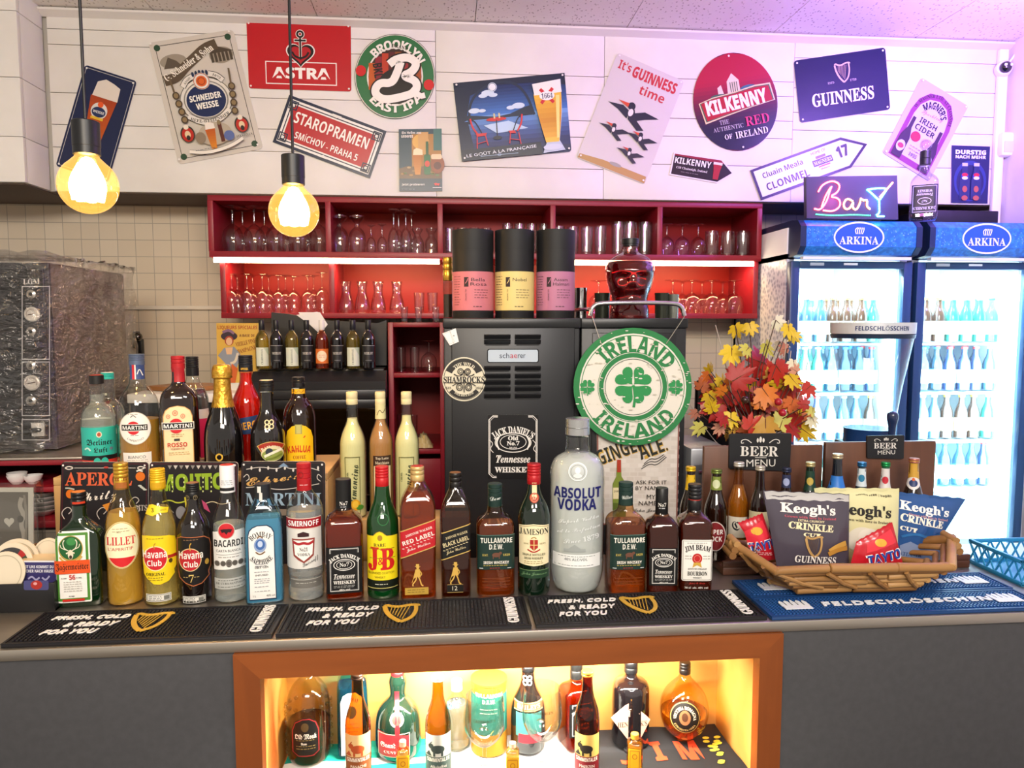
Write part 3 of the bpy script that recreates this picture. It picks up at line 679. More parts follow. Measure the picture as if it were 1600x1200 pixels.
def a_bombay(a):
    o = [(389, 936), (389, 835), (391, 828), (396, 823), (404, 820), (420, 820), (427, 824), (431, 831), (432.5, 936)]
    a.P(o, '1c2c4c'); a.P([(410.7+(x-410.7)*.94, 879+(y-879)*.975) for x, y in o], 'f0eee8')
    a.A('BOMBAY', 410, 858, 24, 8.5, '16181f', 's', 88, 92); a.E(408.5, 851, 10, 11, '8fa4c8'); a.E(408.5, 850, 7.5, 8, '3f68a8'); a.E(408.5, 849, 4, 5, 'c2d2ea'); a.C([(404, 840), (408, 836), (413, 840)], 2, '7a5a3a'); a.C([(401, 861), (408, 866), (416, 861)], 2, '7a5a3a')
    a.A('SAPPHIRE', 410, 857, 20, 8, '16181f', 's', 102, 270, below=True); a.lines(400, 420, (880, 883), '8a8a90', .9, 2); a.T('DRY GIN', 410, 885, 3.4, '2a2c34', 's', 22); a.T('INFUSED', 410, 897, 2.8, '3a3c44', 'd', 20); a.lines(398, 422, (892, 903, 906, 909, 915, 922), '9a9aa0', .9, 9); a.T('1 L', 397.5, 929, 3, '444'); a.T('40% vol', 423, 929, 3, '444')
def a_smir(a):
    a.R(447.5, 826, 502.5, 888, 'dcdad4'); a.R(447, 809, 502.5, 826.5, '9c1420'); a.R(447, 809, 502.5, 810.4, 'd8c8b8'); a.R(447, 825, 502.5, 826.5, 'd8c8b8'); a.T('SMIRNOFF', 474.5, 817.5, 8.5, 'fbfaf6', 'b', 48)
    a.P([(456, 841), (492, 841), (490, 868), (483, 874), (474, 879), (465, 874), (458, 868)], '8c3a32'); a.P([(458.5, 843.5), (489.5, 843.5), (487.8, 866), (474, 876), (460.2, 866)], 'f4f1ea')
    a.C([(458, 846), (466, 850), (474, 847), (482, 850), (490, 846)], 4, 'a8242c'); a.P([(465, 838), (465, 833), (469, 835), (474, 830), (479, 835), (483, 833), (483, 838)], '3a1c20')
    a.T('No21', 474, 857.5, 6.2, '222', 's', 13); a.T('VODKA', 474, 865.5, 4.6, '222', 's', 20); a.T('Smirnoff', 485, 878, 8, '444', 'c', 28, 24)
def a_smir2(a): a.R(452.5, 905, 501, 918, '6a6862'); a.R(452.5, 905, 501, 906.2, 'b8b6ae'); a.lines(460, 494, (911, 914), 'b8b6ae', 1, 2)
def jd_label(x0, y0, x1, y1):
    w, h, cx = x1-x0, y1-y0, (x0+x1)/2; X = lambda u: x0+w*u; Yy = lambda v: y0+h*v; c = 'eeebe4'
    def f(a):
        a.R(x0, y0, x1, y1, '0f0f10'); a.F(X(.1), Yy(.03), X(.9), Yy(.95), w*.014, c); a.F(X(.13), Yy(.05), X(.87), Yy(.93), w*.006, 'aaa')
        a.R(X(.06), Yy(.13), X(.94), Yy(.26), '0f0f10')
        a.A("JACK DANIEL'S", cx, Yy(.28)+w*.5, w*.62, h*.1, c, 's', 82, 90, b=.015); a.O(cx, Yy(.38), w*.3, h*.125, w*.02, c); a.O(cx, Yy(.38), w*.22, h*.09, w*.012, c); a.T('No7', cx, Yy(.375), h*.085, c, 's', w*.26)
        a.T('Tennessee', cx, Yy(.62), h*.1, c, 'i', w*.58); a.T('WHISKEY', cx, Yy(.755), h*.075, c, 's', w*.62, b=.01); a.lines(X(.2), X(.8), (Yy(.68), Yy(.83), Yy(.86)), '9a9a96', h*.014, 3); a.T('40% vol', cx, Yy(.91), h*.035, c, 'b', w*.3)
    return f
def a_jdneck(cx, y): return lambda a: (a.T('No7', cx, y, 6, 'e8e4dc', 's', 13), a.lines(cx-5, cx+5, (y+5.5,), 'bbb', 1.2, 1))
def a_jb(a):
    o = [(573, 906), (573, 838), (583, 837), (586, 834), (588, 832), (593, 830), (598, 832), (600, 834), (604, 837), (621, 838), (621, 906)]
    a.P(o, 'f0da1e'); a.L(o, 1, 'b8942a'); a.E(593.5, 840, 4, 4.5, 'a8842c'); a.T('RARE', 593, 851, 5, '4a3c10', 's', 19); a.T('J', 583, 873, 37, 'c8201c', 's', 17, b=.02); a.T('B', 605, 873, 34, 'c8201c', 's', 22, b=.02); a.T('&', 594.5, 876, 12, 'c8201c', 's', 9); a.lines(577, 618, (857, 871.5), '8a7412', .9, 2)
    a.T('BLENDED SCOTCH', 595, 894.5, 3.4, '5a4a10', 'd', 40); a.T('WHISKY', 593, 901, 3.4, '5a4a10', 'd', 17); a.R(573.5, 906, 621, 922, '10180f'); a.R(573.5, 917.5, 621, 918.6, 'c8c070'); a.lines(585, 605, (912,), 'c8c8b0', 1.3, 2)
def jw_label(cx, x0, x1, ys, band, light, words, sub, man, edge='c9a85a'):
    yl, yr = ys; h = 43
    def f(a):
        a.P([(x0, yl), (x1, yr), (x1, yr+h), (x0, yl+h)], edge); a.P([(x0, yl+1.6), (x1, yr+1.6), (x1, yr+h-1.6), (x0, yl+h-1.6)], band)
        r = math.degrees(math.atan2(yl-yr, x1-x0)); m = (x0+x1)/2; y = (yl+yr)/2
        a.T('JOHNNIE WALKER', m+1, y+10.5, 4.2, light, 's', (x1-x0)*.78, r); a.T(words, m, y+20.5, 6.6, light, 'b', (x1-x0)*.92, r); a.T(sub, m, y+34, 6, light, 'c', (x1-x0)*.7, r)
        for i in range(9): a.R(x0+3+i*(x1-x0-6)/9, y+28-(i-4)*(yl-yr)/9-.5, x0+3+i*(x1-x0-6)/9+3.4, y+28-(i-4)*(yl-yr)/9+.5, light); a.k -= 1
        a.k += 1
        mx, my, g = cx, man, 'd0a850'
        a.E(mx+.5, my-13.5, 2.4, 2.6, g); a.R(mx-2.4, my-19, mx+2.6, my-15, g); a.R(mx-4, my-15.6, mx+4.4, my-14.8, g); a.P([(mx-3, my-11), (mx+3.5, my-11), (mx+5, my+2), (mx-1, my+1), (mx-7, my+4)], g)
        a.C([(mx+1, my), (mx+4, my+6), (mx+6, my+14), (mx+9, my+15)], 2, g); a.C([(mx-1, my), (mx-3, my+7), (mx-8, my+12), (mx-7, my+15)], 2, g); a.C([(mx+3, my-9), (mx+7, my-4), (mx+5, my-1)], 1.5, g); a.L([(mx-3, my-6), (mx-9, my+10)], .8, g)
    return f
def tul(cx, y0, y1):
    def f(a):
        x0, x1 = cx-29.5, cx+29.5; a.R(x0, y0, x1, y1, '16302a'); a.R(x0, y0, x1, y0+1, '55756a')
        a.T('TULLAMORE', cx+.5, y0+8.5, 8, 'ece8dc', 'b', 50); a.T('D.E.W.', cx, y0+18.5, 8, 'ece8dc', 'b', 22)
        a.T('EST.', cx-17, y0+31, 3.4, 'c8b45a', 's', 9.5); a.T('1829', cx+16, y0+31, 3.4, 'c8b45a', 's', 11); a.E(cx, y0+31, 6.5, 3.5, '6a4434'); a.R(cx-5.5, y0+32, cx-4, y0+37, '6a4434'); a.R(cx+4, y0+32, cx+5.5, y0+37, '6a4434'); a.E(cx+6.5, y0+28, 2.4, 2.2, '6a4434')
        a.T('IRISH WHISKEY', cx, y0+42.5, 4.6, 'ece8dc', 'b', 40); a.lines(cx-20, cx+20, (y0+47,), 'c8b45a', .9, 4); a.lines(cx-10, cx+8, (y0+51,), 'b02a28', 1, 4); a.lines(x0+3, x0+12, (y0+51,), 'ddd', .9, 2); a.lines(x1-12, x1-3, (y0+51,), 'ddd', .9, 2)
    return f
def a_jam(a):
    a.P([(810.5, 822), (834, 818.5), (858, 822), (857.5, 882), (834, 884), (811, 882)], 'efe2b8'); a.L([(811, 824), (834, 820.5), (857.5, 824)], .8, '8a6a2a'); a.T('JAMESON', 834, 831, 10.5, '16201a', 's', 46)
    a.P([(828, 843), (840.5, 843), (840.5, 855), (834.3, 860), (828, 855)], 'a82a22'); a.L([(828, 851), (840.5, 851)], 1.4, 'e0c078'); a.L([(834.3, 843), (834.3, 859)], 1.4, 'e0c078'); a.C([(830, 841), (834.3, 838), (838, 841)], 1.4, 'a8803a'); a.C([(824, 858), (834, 863), (844, 858)], 2, 'a82a22'); a.T('SINE', 822, 849, 2.4, '8a7a4a', 's'); a.T('METU', 848, 849, 2.4, '8a7a4a', 's')
    a.T('TRIPLE DISTILLED', 834, 866, 3.6, '2a3a2a', 's', 36); a.T('IRISH WHISKEY', 834, 871.5, 3.6, '2a3a2a', 's', 30); a.lines(819, 850, (876.5, 879.5), '9a8a5a', .9, 3)
def a_jam2(a): a.R(811.5, 890, 857.5, 903, '1c3a24'); a.R(811.5, 890, 857.5, 891, '6a8a5a'); a.T('John Jameson', 834.5, 896.5, 6, '6f9468', 'c', 40)
def a_jam3(a): a.R(831, 757, 838.5, 780, 'ead9a6'); a.E(834.7, 780, 7.4, 7.4, 'a8341c'); a.O(834.7, 780, 6, 6, .8, 'd88a5a'); a.T('JJ', 834.7, 780, 5, 'e8b080', 's')
def a_abs(a):
    a.T('ABSOLUT', 901.5, 770, 17, '12175e', 'b', 74, b=.012); a.T('VODKA', 901, 788, 18, '12175e', 'b', 61, b=.012)
    for s, y, w, x in (('Superb Vodka', 813, 64, 904), ('ed to Perfection', 828, 68, 904), ('Since 1879', 842, 56, 908)): a.T(s, x, y, 8, 'dfe3e2', 'c', w, 8)
    a.R(881, 857, 915, 861.5, '9aa09e'); a.P([(888, 857), (898, 850), (908, 857)], '9aa09e')
def a_abs2(a): a.R(863.5, 866, 938, 886.5, 'e6e8e6'); a.T('40% ALC/VOL', 900, 873.5, 4, '6a706e', 'b', 36); a.lines(872, 930, (869, 879.5, 883), '8a908e', 1, 3)
def a_absseal(a): a.E(902, 737, 14.5, 14, 'b4bab8'); a.O(902, 737, 14.5, 14, 1.5, 'eef0ee'); a.E(902, 735, 4, 5, 'd8dcda'); a.E(902, 744, 7, 4.5, 'd8dcda'); a.O(902, 737, 11, 10.5, .9, '8a908e')
def a_beam(a):
    a.R(1060, 843, 1110, 907, 'ebe8e0', 3); a.F(1061.5, 844.5, 1108.5, 905.5, .7, '8a8478'); a.A('JIM BEAM', 1085, 912, 57, 9.5, '1a1a1c', 's', 42, 90, b=.015); a.E(1084.5, 872, 8, 8, 'b8201f'); a.O(1084.5, 872, 5.4, 5.4, .8, 'e08a7a'); a.P([(1079, 878), (1090, 878), (1092, 886), (1084.5, 882), (1077, 886)], 'c8a040')
    a.lines(1065, 1075, (868, 872), '9a948a', 1, 2); a.lines(1094, 1105, (868, 872), '9a948a', 1, 2); a.T('KENTUCKY STRAIGHT', 1085, 888, 2.6, '333', 's', 30); a.T('BOURBON', 1085, 895, 6.6, '161618', 's', 32); a.T('WHISKEY', 1085, 901.5, 2.2, '333', 's', 14); a.lines(1068, 1100, (847.5,), '999', 1, 3)
def a_beam2(a): a.T('James B. Beam', 1085, 911, 3.4, 'b82a22', 'c', 26); a.T('70 cl  alc. 40% vol', 1084, 917.5, 3, 'd8d4cc', 'b', 38)

WHI = liq('8f3e14', .8); RUMG = thin('e8d89a', '8a7a40')
bottle('liqueur_bottle', 'dark green flat bottle with white stag label and orange band', 127, 768, 950, 76, [(.92, 0, 1), (1, .015, 1), (1, .05, 1), (1, .56, 1), (.98, .61, 1), (.86, .665, .9), (.5, .72, .3), (.33, .77, 0), (.31, .82, 0), (.31, .985, 0)], DGREEN, P=7, asp=.6, cap=(BLACK, .885, .335, 2, mt('d8803a', .4)), art=[('front_label', a_stag), ('neck_band', lambda a: a.R(114, 786, 139, 789.5, 'c83a1c'))], rz=.12)
bottle('aperitif_bottle', 'gold capped bottle of amber aperitif with cream oval label', 193, 723, 950, 60, SLIM, thin('fdf3cf', 'b88a3a'), lq=liq('ffdf7c', .66), level=.66, cap=ribcap('d8a83a', .815, .41, 4, .3, .7), art=[('front_label', a_lillet), ('neck_wrap', lambda a: (a.R(179.5, 757, 206, 766, 'a8642a'), a.T('LILLET', 193, 752, 4.5, '8a3a1c', 's', 20)))])
bottle('rum_bottle', 'bottle of pale rum with yellow label and red round badge', 250, 732, 950, 57, SLIM, thin('fbf6d8', 'a8923c'), lq=liq('fff2b4', .78), level=.72, cap=ribcap('e3b51c', .85, .44, 5, .35, .25), art=[('front_label', a_hav3), ('lower_label', a_hav3b), ('neck_label', a_hav3n), ('neck_wrap', lambda a: a.R(237, 757, 263, 766, 'd0a012'))])
bottle('rum_bottle', 'dark bottle of aged rum with black label and red badge', 304, 754, 946, 56, ROUND, mt('140c0a', .05, coat=1), cap=ribcap('121212', .87, .4, 4, .4, 0, mt('8a5a3a', .4)), art=[('front_label', a_hav7), ('lower_label', a_hav7b), ('neck_print', lambda a: (a.O(295, 781, 3.5, 4, .8, '8a7a5a'), a.O(308, 781, 3.5, 4, .8, '8a7a5a'), a.T('7', 295, 781, 4, '8a7a5a', 's'), a.T('7', 308, 781, 4, '8a7a5a', 's')))])
bottle('rum_bottle', 'clear bottle of white rum with round red bat emblem', 358, 726, 945, 54, SLIM, CLEAR, lq=liq('fbfffa', .8), level=.57, cap=(mt('eceae8', .4), .8, .45, 3, mt('c02a2a', .4)), art=[('front_label', a_bac), ('lower_label', a_bac2), ('neck_wrap', a_bac3)])
bottle('gin_bottle', 'pale blue square gin bottle with white arched label on the bar', 413, 755, 945, 62, [(.94, 0, 1), (1, .015, 1), (1, .06, 1), (1, .62, 1), (.95, .7, 1), (.72, .8, .8), (.48, .86, .2), (.42, .89, 0), (.42, .985, 0)], thin('c4e8f6', '5aa8d8'), P=6, asp=.8, lq=liq('b4ecff', .66), level=.72, cap=(mt('20242a', .3), .875, .42, 0), art=[('front_label', a_bombay), ('cap_seal', lambda a: (a.R(405, 762, 411, 772, 'e4e2da'), a.R(408, 772, 413, 784, 'd8d6ce')))], rz=.16)
bottle('vodka_bottle', 'clear vodka bottle with tall red cap and red lettered band', 477, 723, 942, 59, [(.92, 0), (1, .02), (1, .1), (.93, .12), (.93, .17), (1, .19), (1, .25), (1, .6), (1, .66), (.85, .73), (.5, .78), (.4, .82), (.38, .985)], CLEAR, lq=liq('fdfffe', .8), level=.66, cap=ribcap('b01a20', .8, .4, 3, .35, .1), art=[('front_label', a_smir), ('lower_label', a_smir2), ('neck_print', lambda a: (a.O(472, 745, 4, 5, 1, '7a1418'), a.lines(470, 484, (761,), 'd8a0a0', 1.2, 2)))])
def a_jd0(a): jd_label(509.5, 854, 566, 926)(a)
bottle('whiskey_bottle', 'square whiskey bottle with black label, biggest of its kind, beside red capped vodka', 538, 748, 940, 61, SQUARE, thin('f4c89a', '8a4a20'), P=7, asp=.95, lq=liq('a04818', .78), level=.69, cap=(mt('141414', .4), .74, .41, 0), art=[('front_label', a_jd0), ('neck_print', a_jdneck(538, 790))], rz=.12)
bottle('whisky_bottle', 'green whisky bottle with red cap and bright yellow label', 598, 728, 938, 52, [(.9, 0), (1, .012), (1, .06), (1, .54), (.97, .6), (.72, .68), (.5, .745), (.44, .82), (.4, .9), (.38, .985)], mt('0c4a1c', .05, coat=1, trans=.4), cap=ribcap('c01c20', .845, .42, 4, .35, .1), art=[('front_label', a_jb), ('shoulder_seal', lambda a: a.O(599, 812, 9, 9, 1.4, '2a6a3a'))])
RECT = [(.94, 0, 1), (1, .012, 1), (1, .05, 1), (1, .66, 1), (.98, .71, 1), (.85, .77, .9), (.58, .835, .3), (.42, .88, 0), (.37, .92, 0), (.36, .985, 0)]
bottle('whisky_bottle', 'tall square amber whisky bottle with slanted red label', 653, 728, 938, 57, RECT, thin('f8d8b0', '9a5a24'), P=9, asp=.9, lq=liq('b05c1c', .8), level=.82, cap=(mt('d8b878', .35, .5), .885, .39, 2, mt('b81c20', .4)), art=[('front_label', jw_label(652, 625.5, 682, (829, 811), 'b81c26', 'f2e6dc', 'RED LABEL', 'John Walker', 899)), ('lower_label', lambda a: (a.R(632, 917, 669, 928, 'b8963e'), a.lines(636, 665, (920.5, 924), '6a5420', 1, 2)))], rz=.03)
bottle('whisky_bottle', 'tall square dark whisky bottle with slanted black label', 712, 738, 936, 47, RECT, thin('f0d0b0', '6a3a1c'), P=9, asp=.95, lq=liq('5c2a12', .75), level=.66, cap=(mt('14110f', .35), .87, .42, 2, mt('8a5a30', .4)), art=[('front_label', jw_label(711, 689, 735, (832, 818), '101012', 'd8c89a', 'BLACK LABEL', 'John Walker', 896)), ('lower_label', lambda a: (a.R(698, 912, 723, 925, '14100e'), a.R(698, 912, 723, 912.8, 'b89858'), a.R(698, 924, 723, 924.8, 'b89858'), a.T('12', 710, 918, 6.5, 'e8e0c8', 'd', 8)))], rz=0)
TUL = [(.9, 0, 1), (1, .015, 1), (1, .05, 1), (1, .6, 1), (.98, .65, 1), (.8, .7, .8), (.48, .735, .2), (.4, .77, 0), (.38, .85, 0), (.34, .985, 0)]
def tull(cx, top, base, y0, lab, nk):
    bottle('irish_whiskey_bottle', lab, cx, top, base, 61, TUL, thin('fadcb0', '9a5a24'), P=5, asp=.9, lq=liq('b4621c', .8), level=.64, cap=(mt('16302a', .4), .79, .38, 3), art=[('front_label', tul(cx, y0, y0+54)), ('neck_script', lambda a: a.T(nk, cx, top+27, 6, 'dfe4dc', 'c', 17, 8)), ('lower_print', lambda a: [(a.R(cx-22, y, cx+22, y+.8, '7a3c14'),) for y in (902, 907, 912)])], rz=0)
tull(773.5, 755, 934, 835, 'irish whiskey bottle with dark green label, between square dark bottle and red capped green bottle', 'Dew')
tull(977, 753, 931, 835, 'irish whiskey bottle with dark green label, directly beside the huge vodka bottle', 'William')
bottle('irish_whiskey_bottle', 'dark green whiskey bottle with red cap and cream label', 834, 724, 934, 52, ROUND, mt('0a1c10', .05, coat=1), cap=ribcap('b01820', .845, .42, 4, .35, .15), art=[('front_label', a_jam), ('lower_label', a_jam2), ('neck_seal', a_jam3)])
ABS = [(.72, 0), (.86, .02), (.98, .1), (1, .16), (1, .18), (.985, .19), (.985, .2), (1, .21), (1, .66), (.98, .72), (.82, .775), (.5, .8), (.43, .81), (.45, .825), (.41, .84), (.41, .985)]
bottle('vodka_bottle', 'huge clear vodka bottle with silver cap and dark blue lettering', 901.5, 653, 933, 87, ABS, thin('f8fbf9', 'b4c0bc'), lq=mt('fdfffd', .12, 0, 0, .5, 1.36), level=.795, cap=(mt('c9cbcb', .25, .9), .905, .445, 1), art=[('front_print', a_abs), ('lower_label', a_abs2), ('seal', a_absseal)], seg=48)
bottle('whiskey_bottle', 'small square whiskey bottle with black label beside white labelled bourbon', 1033, 762, 930, 51, SQUARE, thin('f0c8a0', '6a3418'), P=7, asp=.95, lq=liq('6c2c10', .75), level=.72, cap=(mt('141414', .4), .745, .4, 0), art=[('front_label', jd_label(1010, 856, 1056, 914)), ('neck_print', a_jdneck(1032, 792))], rz=-.1)
bottle('bourbon_bottle', 'square bourbon bottle with white label and red rosette', 1084, 756, 928, 54, SQUARE, thin('f0ccb0', '6a3418'), P=6, asp=.95, lq=liq('783414', .75), level=.7, cap=(mt('18181a', .35), .75, .41, 4), art=[('front_label', a_beam), ('lower_print', a_beam2), ('cap_band', lambda a: a.R(1073, 784, 1097, 785.5, '9a2a22'))], rz=-.12)
# ---- ledge with the second row
LZ = 1.288
t = thing('bottle_crate', 'pale wooden crate ledge carrying the vermouth and liqueur bottles', 'crate', (0, 0, 0))
PINE = wood('b98f58', 'cba46c', 'x', .5, 12)
g = M(); g.box(-.99, 1.925, LZ-.02, -.31, 2.2, LZ, PINE, .002); g.out('top_board', t); 
for x in (-.99, -.33): g = M(); g.box(x, 1.925, .95, x+.02, 2.2, LZ-.02, wood('b98f58', 'cba46c', 'z', .5, 12), .002); g.out('side_board', t)
g = M(); g.box(-.97, 2.18, .95, -.33, 2.2, LZ-.02, PINE); g.out('back_board', t)
def a_berl(a):
    a.R(126, 668, 182, 713, '2fb3a4'); a.R(126, 712, 182, 719, '15171a'); a.R(126, 719, 182, 733, 'c8342a'); a.E(154.5, 679, 4.6, 4.8, 'd8d4c0'); a.E(154.5, 679, 3, 3.2, 'a84a2a'); a.T('Berliner', 154.5, 691, 9.5, '0e1416', 'f', 40); a.T('Luft', 156, 704, 9.5, '0e1416', 'f', 22); a.C([(131, 702), (136, 699), (140, 704)], 2.4, 'bfe4dc'); a.E(173, 702, 2.6, 2.4, '6a7a8a'); a.E(150, 722, 6, 7, '2fb3a4'); a.E(162, 722, 6, 7, '2fb3a4')
bottle('liqueur_bottle', 'clear peppermint liqueur bottle with turquoise label and red topped black cap', 154, 586, 740, 58, [(.9, 0), (1, .015), (1, .06), (1, .52), (.98, .58), (.8, .66), (.5, .7), (.44, .74), (.38, .985)], CLEAR, LZ, 2.02, lq=liq('fafcf4', .85), level=.8, cap=(mt('1a1a1a', .4), .91, .42, 0, mt('c8402a', .4)), art=[('front_label', a_berl)])
bottle('liqueur_bottle', 'clear liqueur bottle with turquoise cap behind the red topped one', 171, 582, 738, 52, [(.9, 0), (1, .015), (1, .06), (1, .52), (.98, .58), (.8, .66), (.5, .7), (.44, .74), (.4, .985)], CLEAR, LZ, 2.11, lq=liq('f2f6e8', .97), level=.78, cap=(mt('2aa89a', .4), .93, .42, 3, mt('e8e6e0', .4)), art=[('front_label', lambda a: a.R(147, 664, 195, 715, '2a9a8c'))])
def martini_band(a, cx, y, w, h): a.R(cx-w/2-1, y-h/2-1, cx+w/2+1, y+h/2+1, 'f2eee6'); a.R(cx-w/2, y-h/2, cx+w/2, y+h/2, '121212'); a.T('MARTINI', cx, y, h*.62, 'f8f6f2', 'b', w*.92)
def a_bia(a):
    a.E(211, 669, 25, 25.5, 'c8c4bc'); a.E(211, 669, 24, 24.5, 'f0eee8'); a.E(208, 668.5, 10.5, 10.5, 'c8202a'); martini_band(a, 210, 668, 41, 9); a.lines(200, 218, (647,), 'a8a49c'); a.C([(204, 652), (208, 648), (213, 652)], 1.4, '777'); a.A("L'APERITIVO", 211, 669, 19.5, 3.2, '5a5a5a', 'd', 80, 270, below=True); a.lines(203, 219, (680,), '888', 1, 2)
def a_bia2(a): a.P([(190, 707), (235, 707), (235, 735), (191, 735)], 'e8e6e0'); a.T('BIANCO', 212, 714, 4.6, '3a3a3a', 'd', 28); a.lines(196, 230, (719, 722), 'b0aca4', 1, 2)
bottle('vermouth_bottle', 'clear vermouth bottle with white round label and grey blue cap', 217, 553, 740, 69, [(.9, 0), (1, .012), (1, .06), (1, .5), (.98, .57), (.85, .65), (.5, .72), (.36, .77), (.35, .985)], CLEAR, LZ, 2.0, lq=liq('eeb24a', .6), level=.45, cap=ribcap('5a6a86', .905, .38, 4, .35, .4), art=[('front_label', a_bia), ('lower_label', a_bia2), ('neck_wrap', lambda a: (a.R(205.5, 571, 229, 594, '33477a'), a.R(209, 571, 213, 594, 'b82a34'), a.R(213, 571, 215, 594, 'e4e2dc'), a.C([(217, 586), (221, 576), (226, 588)], 1.4, 'e4e2dc')))])
def a_ros(a):
    o = [(254.5, 736), (254.5, 650), (258, 641), (266, 635.5), (278, 633.5), (290, 635.5), (298, 641), (301.5, 650), (302, 736)]
    a.P(o, 'c89a5a'); a.P([(278+(x-278)*.95, 686+(y-686)*.98) for x, y in o], 'ecd9ac')
    for x, y, r in ((274, 645, 4.6), (263, 650, 3.4), (286, 650, 3.8)): a.E(x, y, r, r, 'd08a6a'); a.O(x, y, r*.6, r*.6, .8, 'ecd9ac')
    a.E(275, 665, 11.5, 11.5, 'c8202a'); martini_band(a, 278, 665, 49, 9.5); a.lines(267, 287, (678, 681), 'a88a5a', 1, 2); a.R(271, 684.5, 280, 688, '333'); a.T('ROSSO', 276, 694, 6.8, 'b8302a', 'b', 31); a.T('VERMOUTH', 276, 700.5, 2.8, '9a4a3a', 's', 22); a.lines(262, 296, (706, 709), 'b89a6a', .9, 3)
bottle('vermouth_bottle', 'dark vermouth bottle with arched cream label and red cap', 281, 556, 740, 63, [(.94, 0, .7), (1, .012, .7), (1, .06, .7), (1, .58, .7), (.97, .65, .6), (.8, .705, .4), (.42, .745, 0), (.33, .79, 0), (.33, .985, 0)], mt('1a0c08', .05, coat=1), LZ, 2.0, P=4, asp=.9, cap=ribcap('a82028', .89, .36, 2, .35, .2), art=[('front_label', a_ros), ('neck_wrap', lambda a: a.R(268, 574, 291, 598, 'a01c26'))])
bottle('spirit_bottle', 'clear bottle with black cap and pink label behind the red capped vermouth', 303, 557, 738, 50, ROUND, CLEAR, LZ, 2.1, lq=liq('f4f8f8', .97), level=.7, cap=ribcap('141416', .82, .42, 5, .35), art=[('front_label', lambda a: (a.R(283, 655, 325, 716, 'd8306a'), a.R(300, 640, 327, 655, 'e8e6e4')))])
bottle('sparkling_wine_bottle', 'black sparkling wine bottle with gold foil neck', 349, 570, 740, 65, [(.9, 0), (1, .015), (1, .1), (1, .3), (.93, .42), (.7, .55), (.48, .66), (.4, .75), (.38, .85), (.36, .97)], mt('0c0a0c', .05, coat=1), LZ, 1.99, art=[('logo_print', lambda a: (a.O(341, 714, 6, 6, 2.2, 'd0a83a'),))], extra=lambda t, R_, H: (lambda g: (g.lathe(chaikin([(.66*R_, .545*H), (.68*R_, .547*H), (.52*R_, .65*H), (.44*R_, .75*H), (.42*R_, .86*H), (.42*R_, .872*H), (.52*R_, .878*H), (.5*R_, .9*H), (.52*R_, .93*H), (.48*R_, .97*H), (.42*R_, 1.0*H), (.2*R_, 1.005*H)], 1), noisy('c8942a', 'e0b44a', 120, .3, bump=.3, metal=.8), 28), g.out('gold_foil', t)))(M()))
bottle('aperitif_bottle', 'bright red aperitif bottle with dark blue cap and blue label', 386, 555, 738, 50, [(.9, 0), (1, .012), (1, .1), (1, .3), (1, .5), (.9, .6), (.62, .68), (.44, .74), (.4, .8), (.42, .86), (.42, .985)], thin('ffd8cc', 'a82010'), LZ, 2.1, lq=liq('f0382a', .6), level=.84, cap=ribcap('16181f', .85, .46, 4, .35), art=[('front_label', lambda a: (a.P([(362, 655), (411, 648), (411, 676), (362, 680)], '1f3a6a'), a.T('APEROL', 386, 665, 12, 'e8a82a', 'b', 46, 8))), ('cap_print', lambda a: a.T('APEROL', 384, 577, 3.4, 'd8b03a', 'b', 12))])
def a_bai(a):
    for s in (-1, 1):
        a.O(421+s*3.6, 660.5, 4, 4, 1.7, 'd8c49a'); a.O(421+s*3.6, 667, 4, 4, 1.7, 'd8c49a')
    a.O(423, 730, 40, 40, 12.5, 'c8a860', 236, 304); a.O(423, 730, 39, 39, 10.5, '9c2a1c', 238, 302); a.A("BAILEYS", 423, 730, 30.5, 7, 'f0e4c8', 's', 56, 92)
    a.E(425, 709, 18, 12, 'd8d0a8'); a.E(425, 711, 17, 9, '8a9a4a'); a.E(420, 706, 6, 6, '2c3440'); a.C([(412, 713), (424, 708), (440, 703)], 4, 'ece6d0'); a.C([(414, 718), (428, 716), (440, 711)], 3, '6a7a2a')
bottle('cream_liqueur_bottle', 'black cream liqueur bottle with red arched banner and landscape label', 418, 594, 740, 57, [(.9, 0), (1, .012), (1, .1), (1, .34), (.95, .45), (.75, .54), (.5, .62), (.4, .7), (.38, .8), (.38, .985)], mt('14100f', .05, coat=1), LZ, 1.99, cap=(mt('161616', .35), .88, .42, 2, mt('e0d4b0', .4)), art=[('front_label', a_bai)])
def a_kah(a):
    o = [(446.5, 738), (446.5, 684), (449, 673), (456, 666), (467, 663), (478, 666), (486, 673), (489, 684), (489.5, 738)]
    a.P(o, 'efc01c'); a.R(461, 663, 472, 678, '9a9a50'); a.R(463, 664, 470, 677, 'b8b46a')
    a.A('KAHLUA', 467, 775, 74, 11, 'c8281c', 'b', 29, 90); a.L([(474, 684), (477, 681)], 1.6, 'c8281c'); a.T('THE ORIGINAL', 467, 704, 3, 'a83a18', 's', 25); a.T('COFFEE', 467, 714, 5.4, '8a3a14', 's', 20); a.T('LIQUEUR', 467, 722, 4.6, '8a3a14', 's', 24)
bottle('coffee_liqueur_bottle', 'dark brown liqueur bottle with yellow arched label and red lettering', 468, 589, 740, 53, [(.92, 0), (1, .012), (1, .1), (1, .5), (.97, .58), (.8, .68), (.5, .75), (.42, .8), (.42, .985)], mt('1c0c06', .05, coat=1), LZ, 2.06, cap=ribcap('16161a', .89, .4, 4, .35), art=[('front_label', a_kah), ('neck_band', lambda a: (a.R(455, 609, 478, 616.5, 'dfa81c'), a.L([(456, 615), (460, 611), (464, 615), (468, 611), (472, 615), (476, 611)], .9, '8a5a10')))])
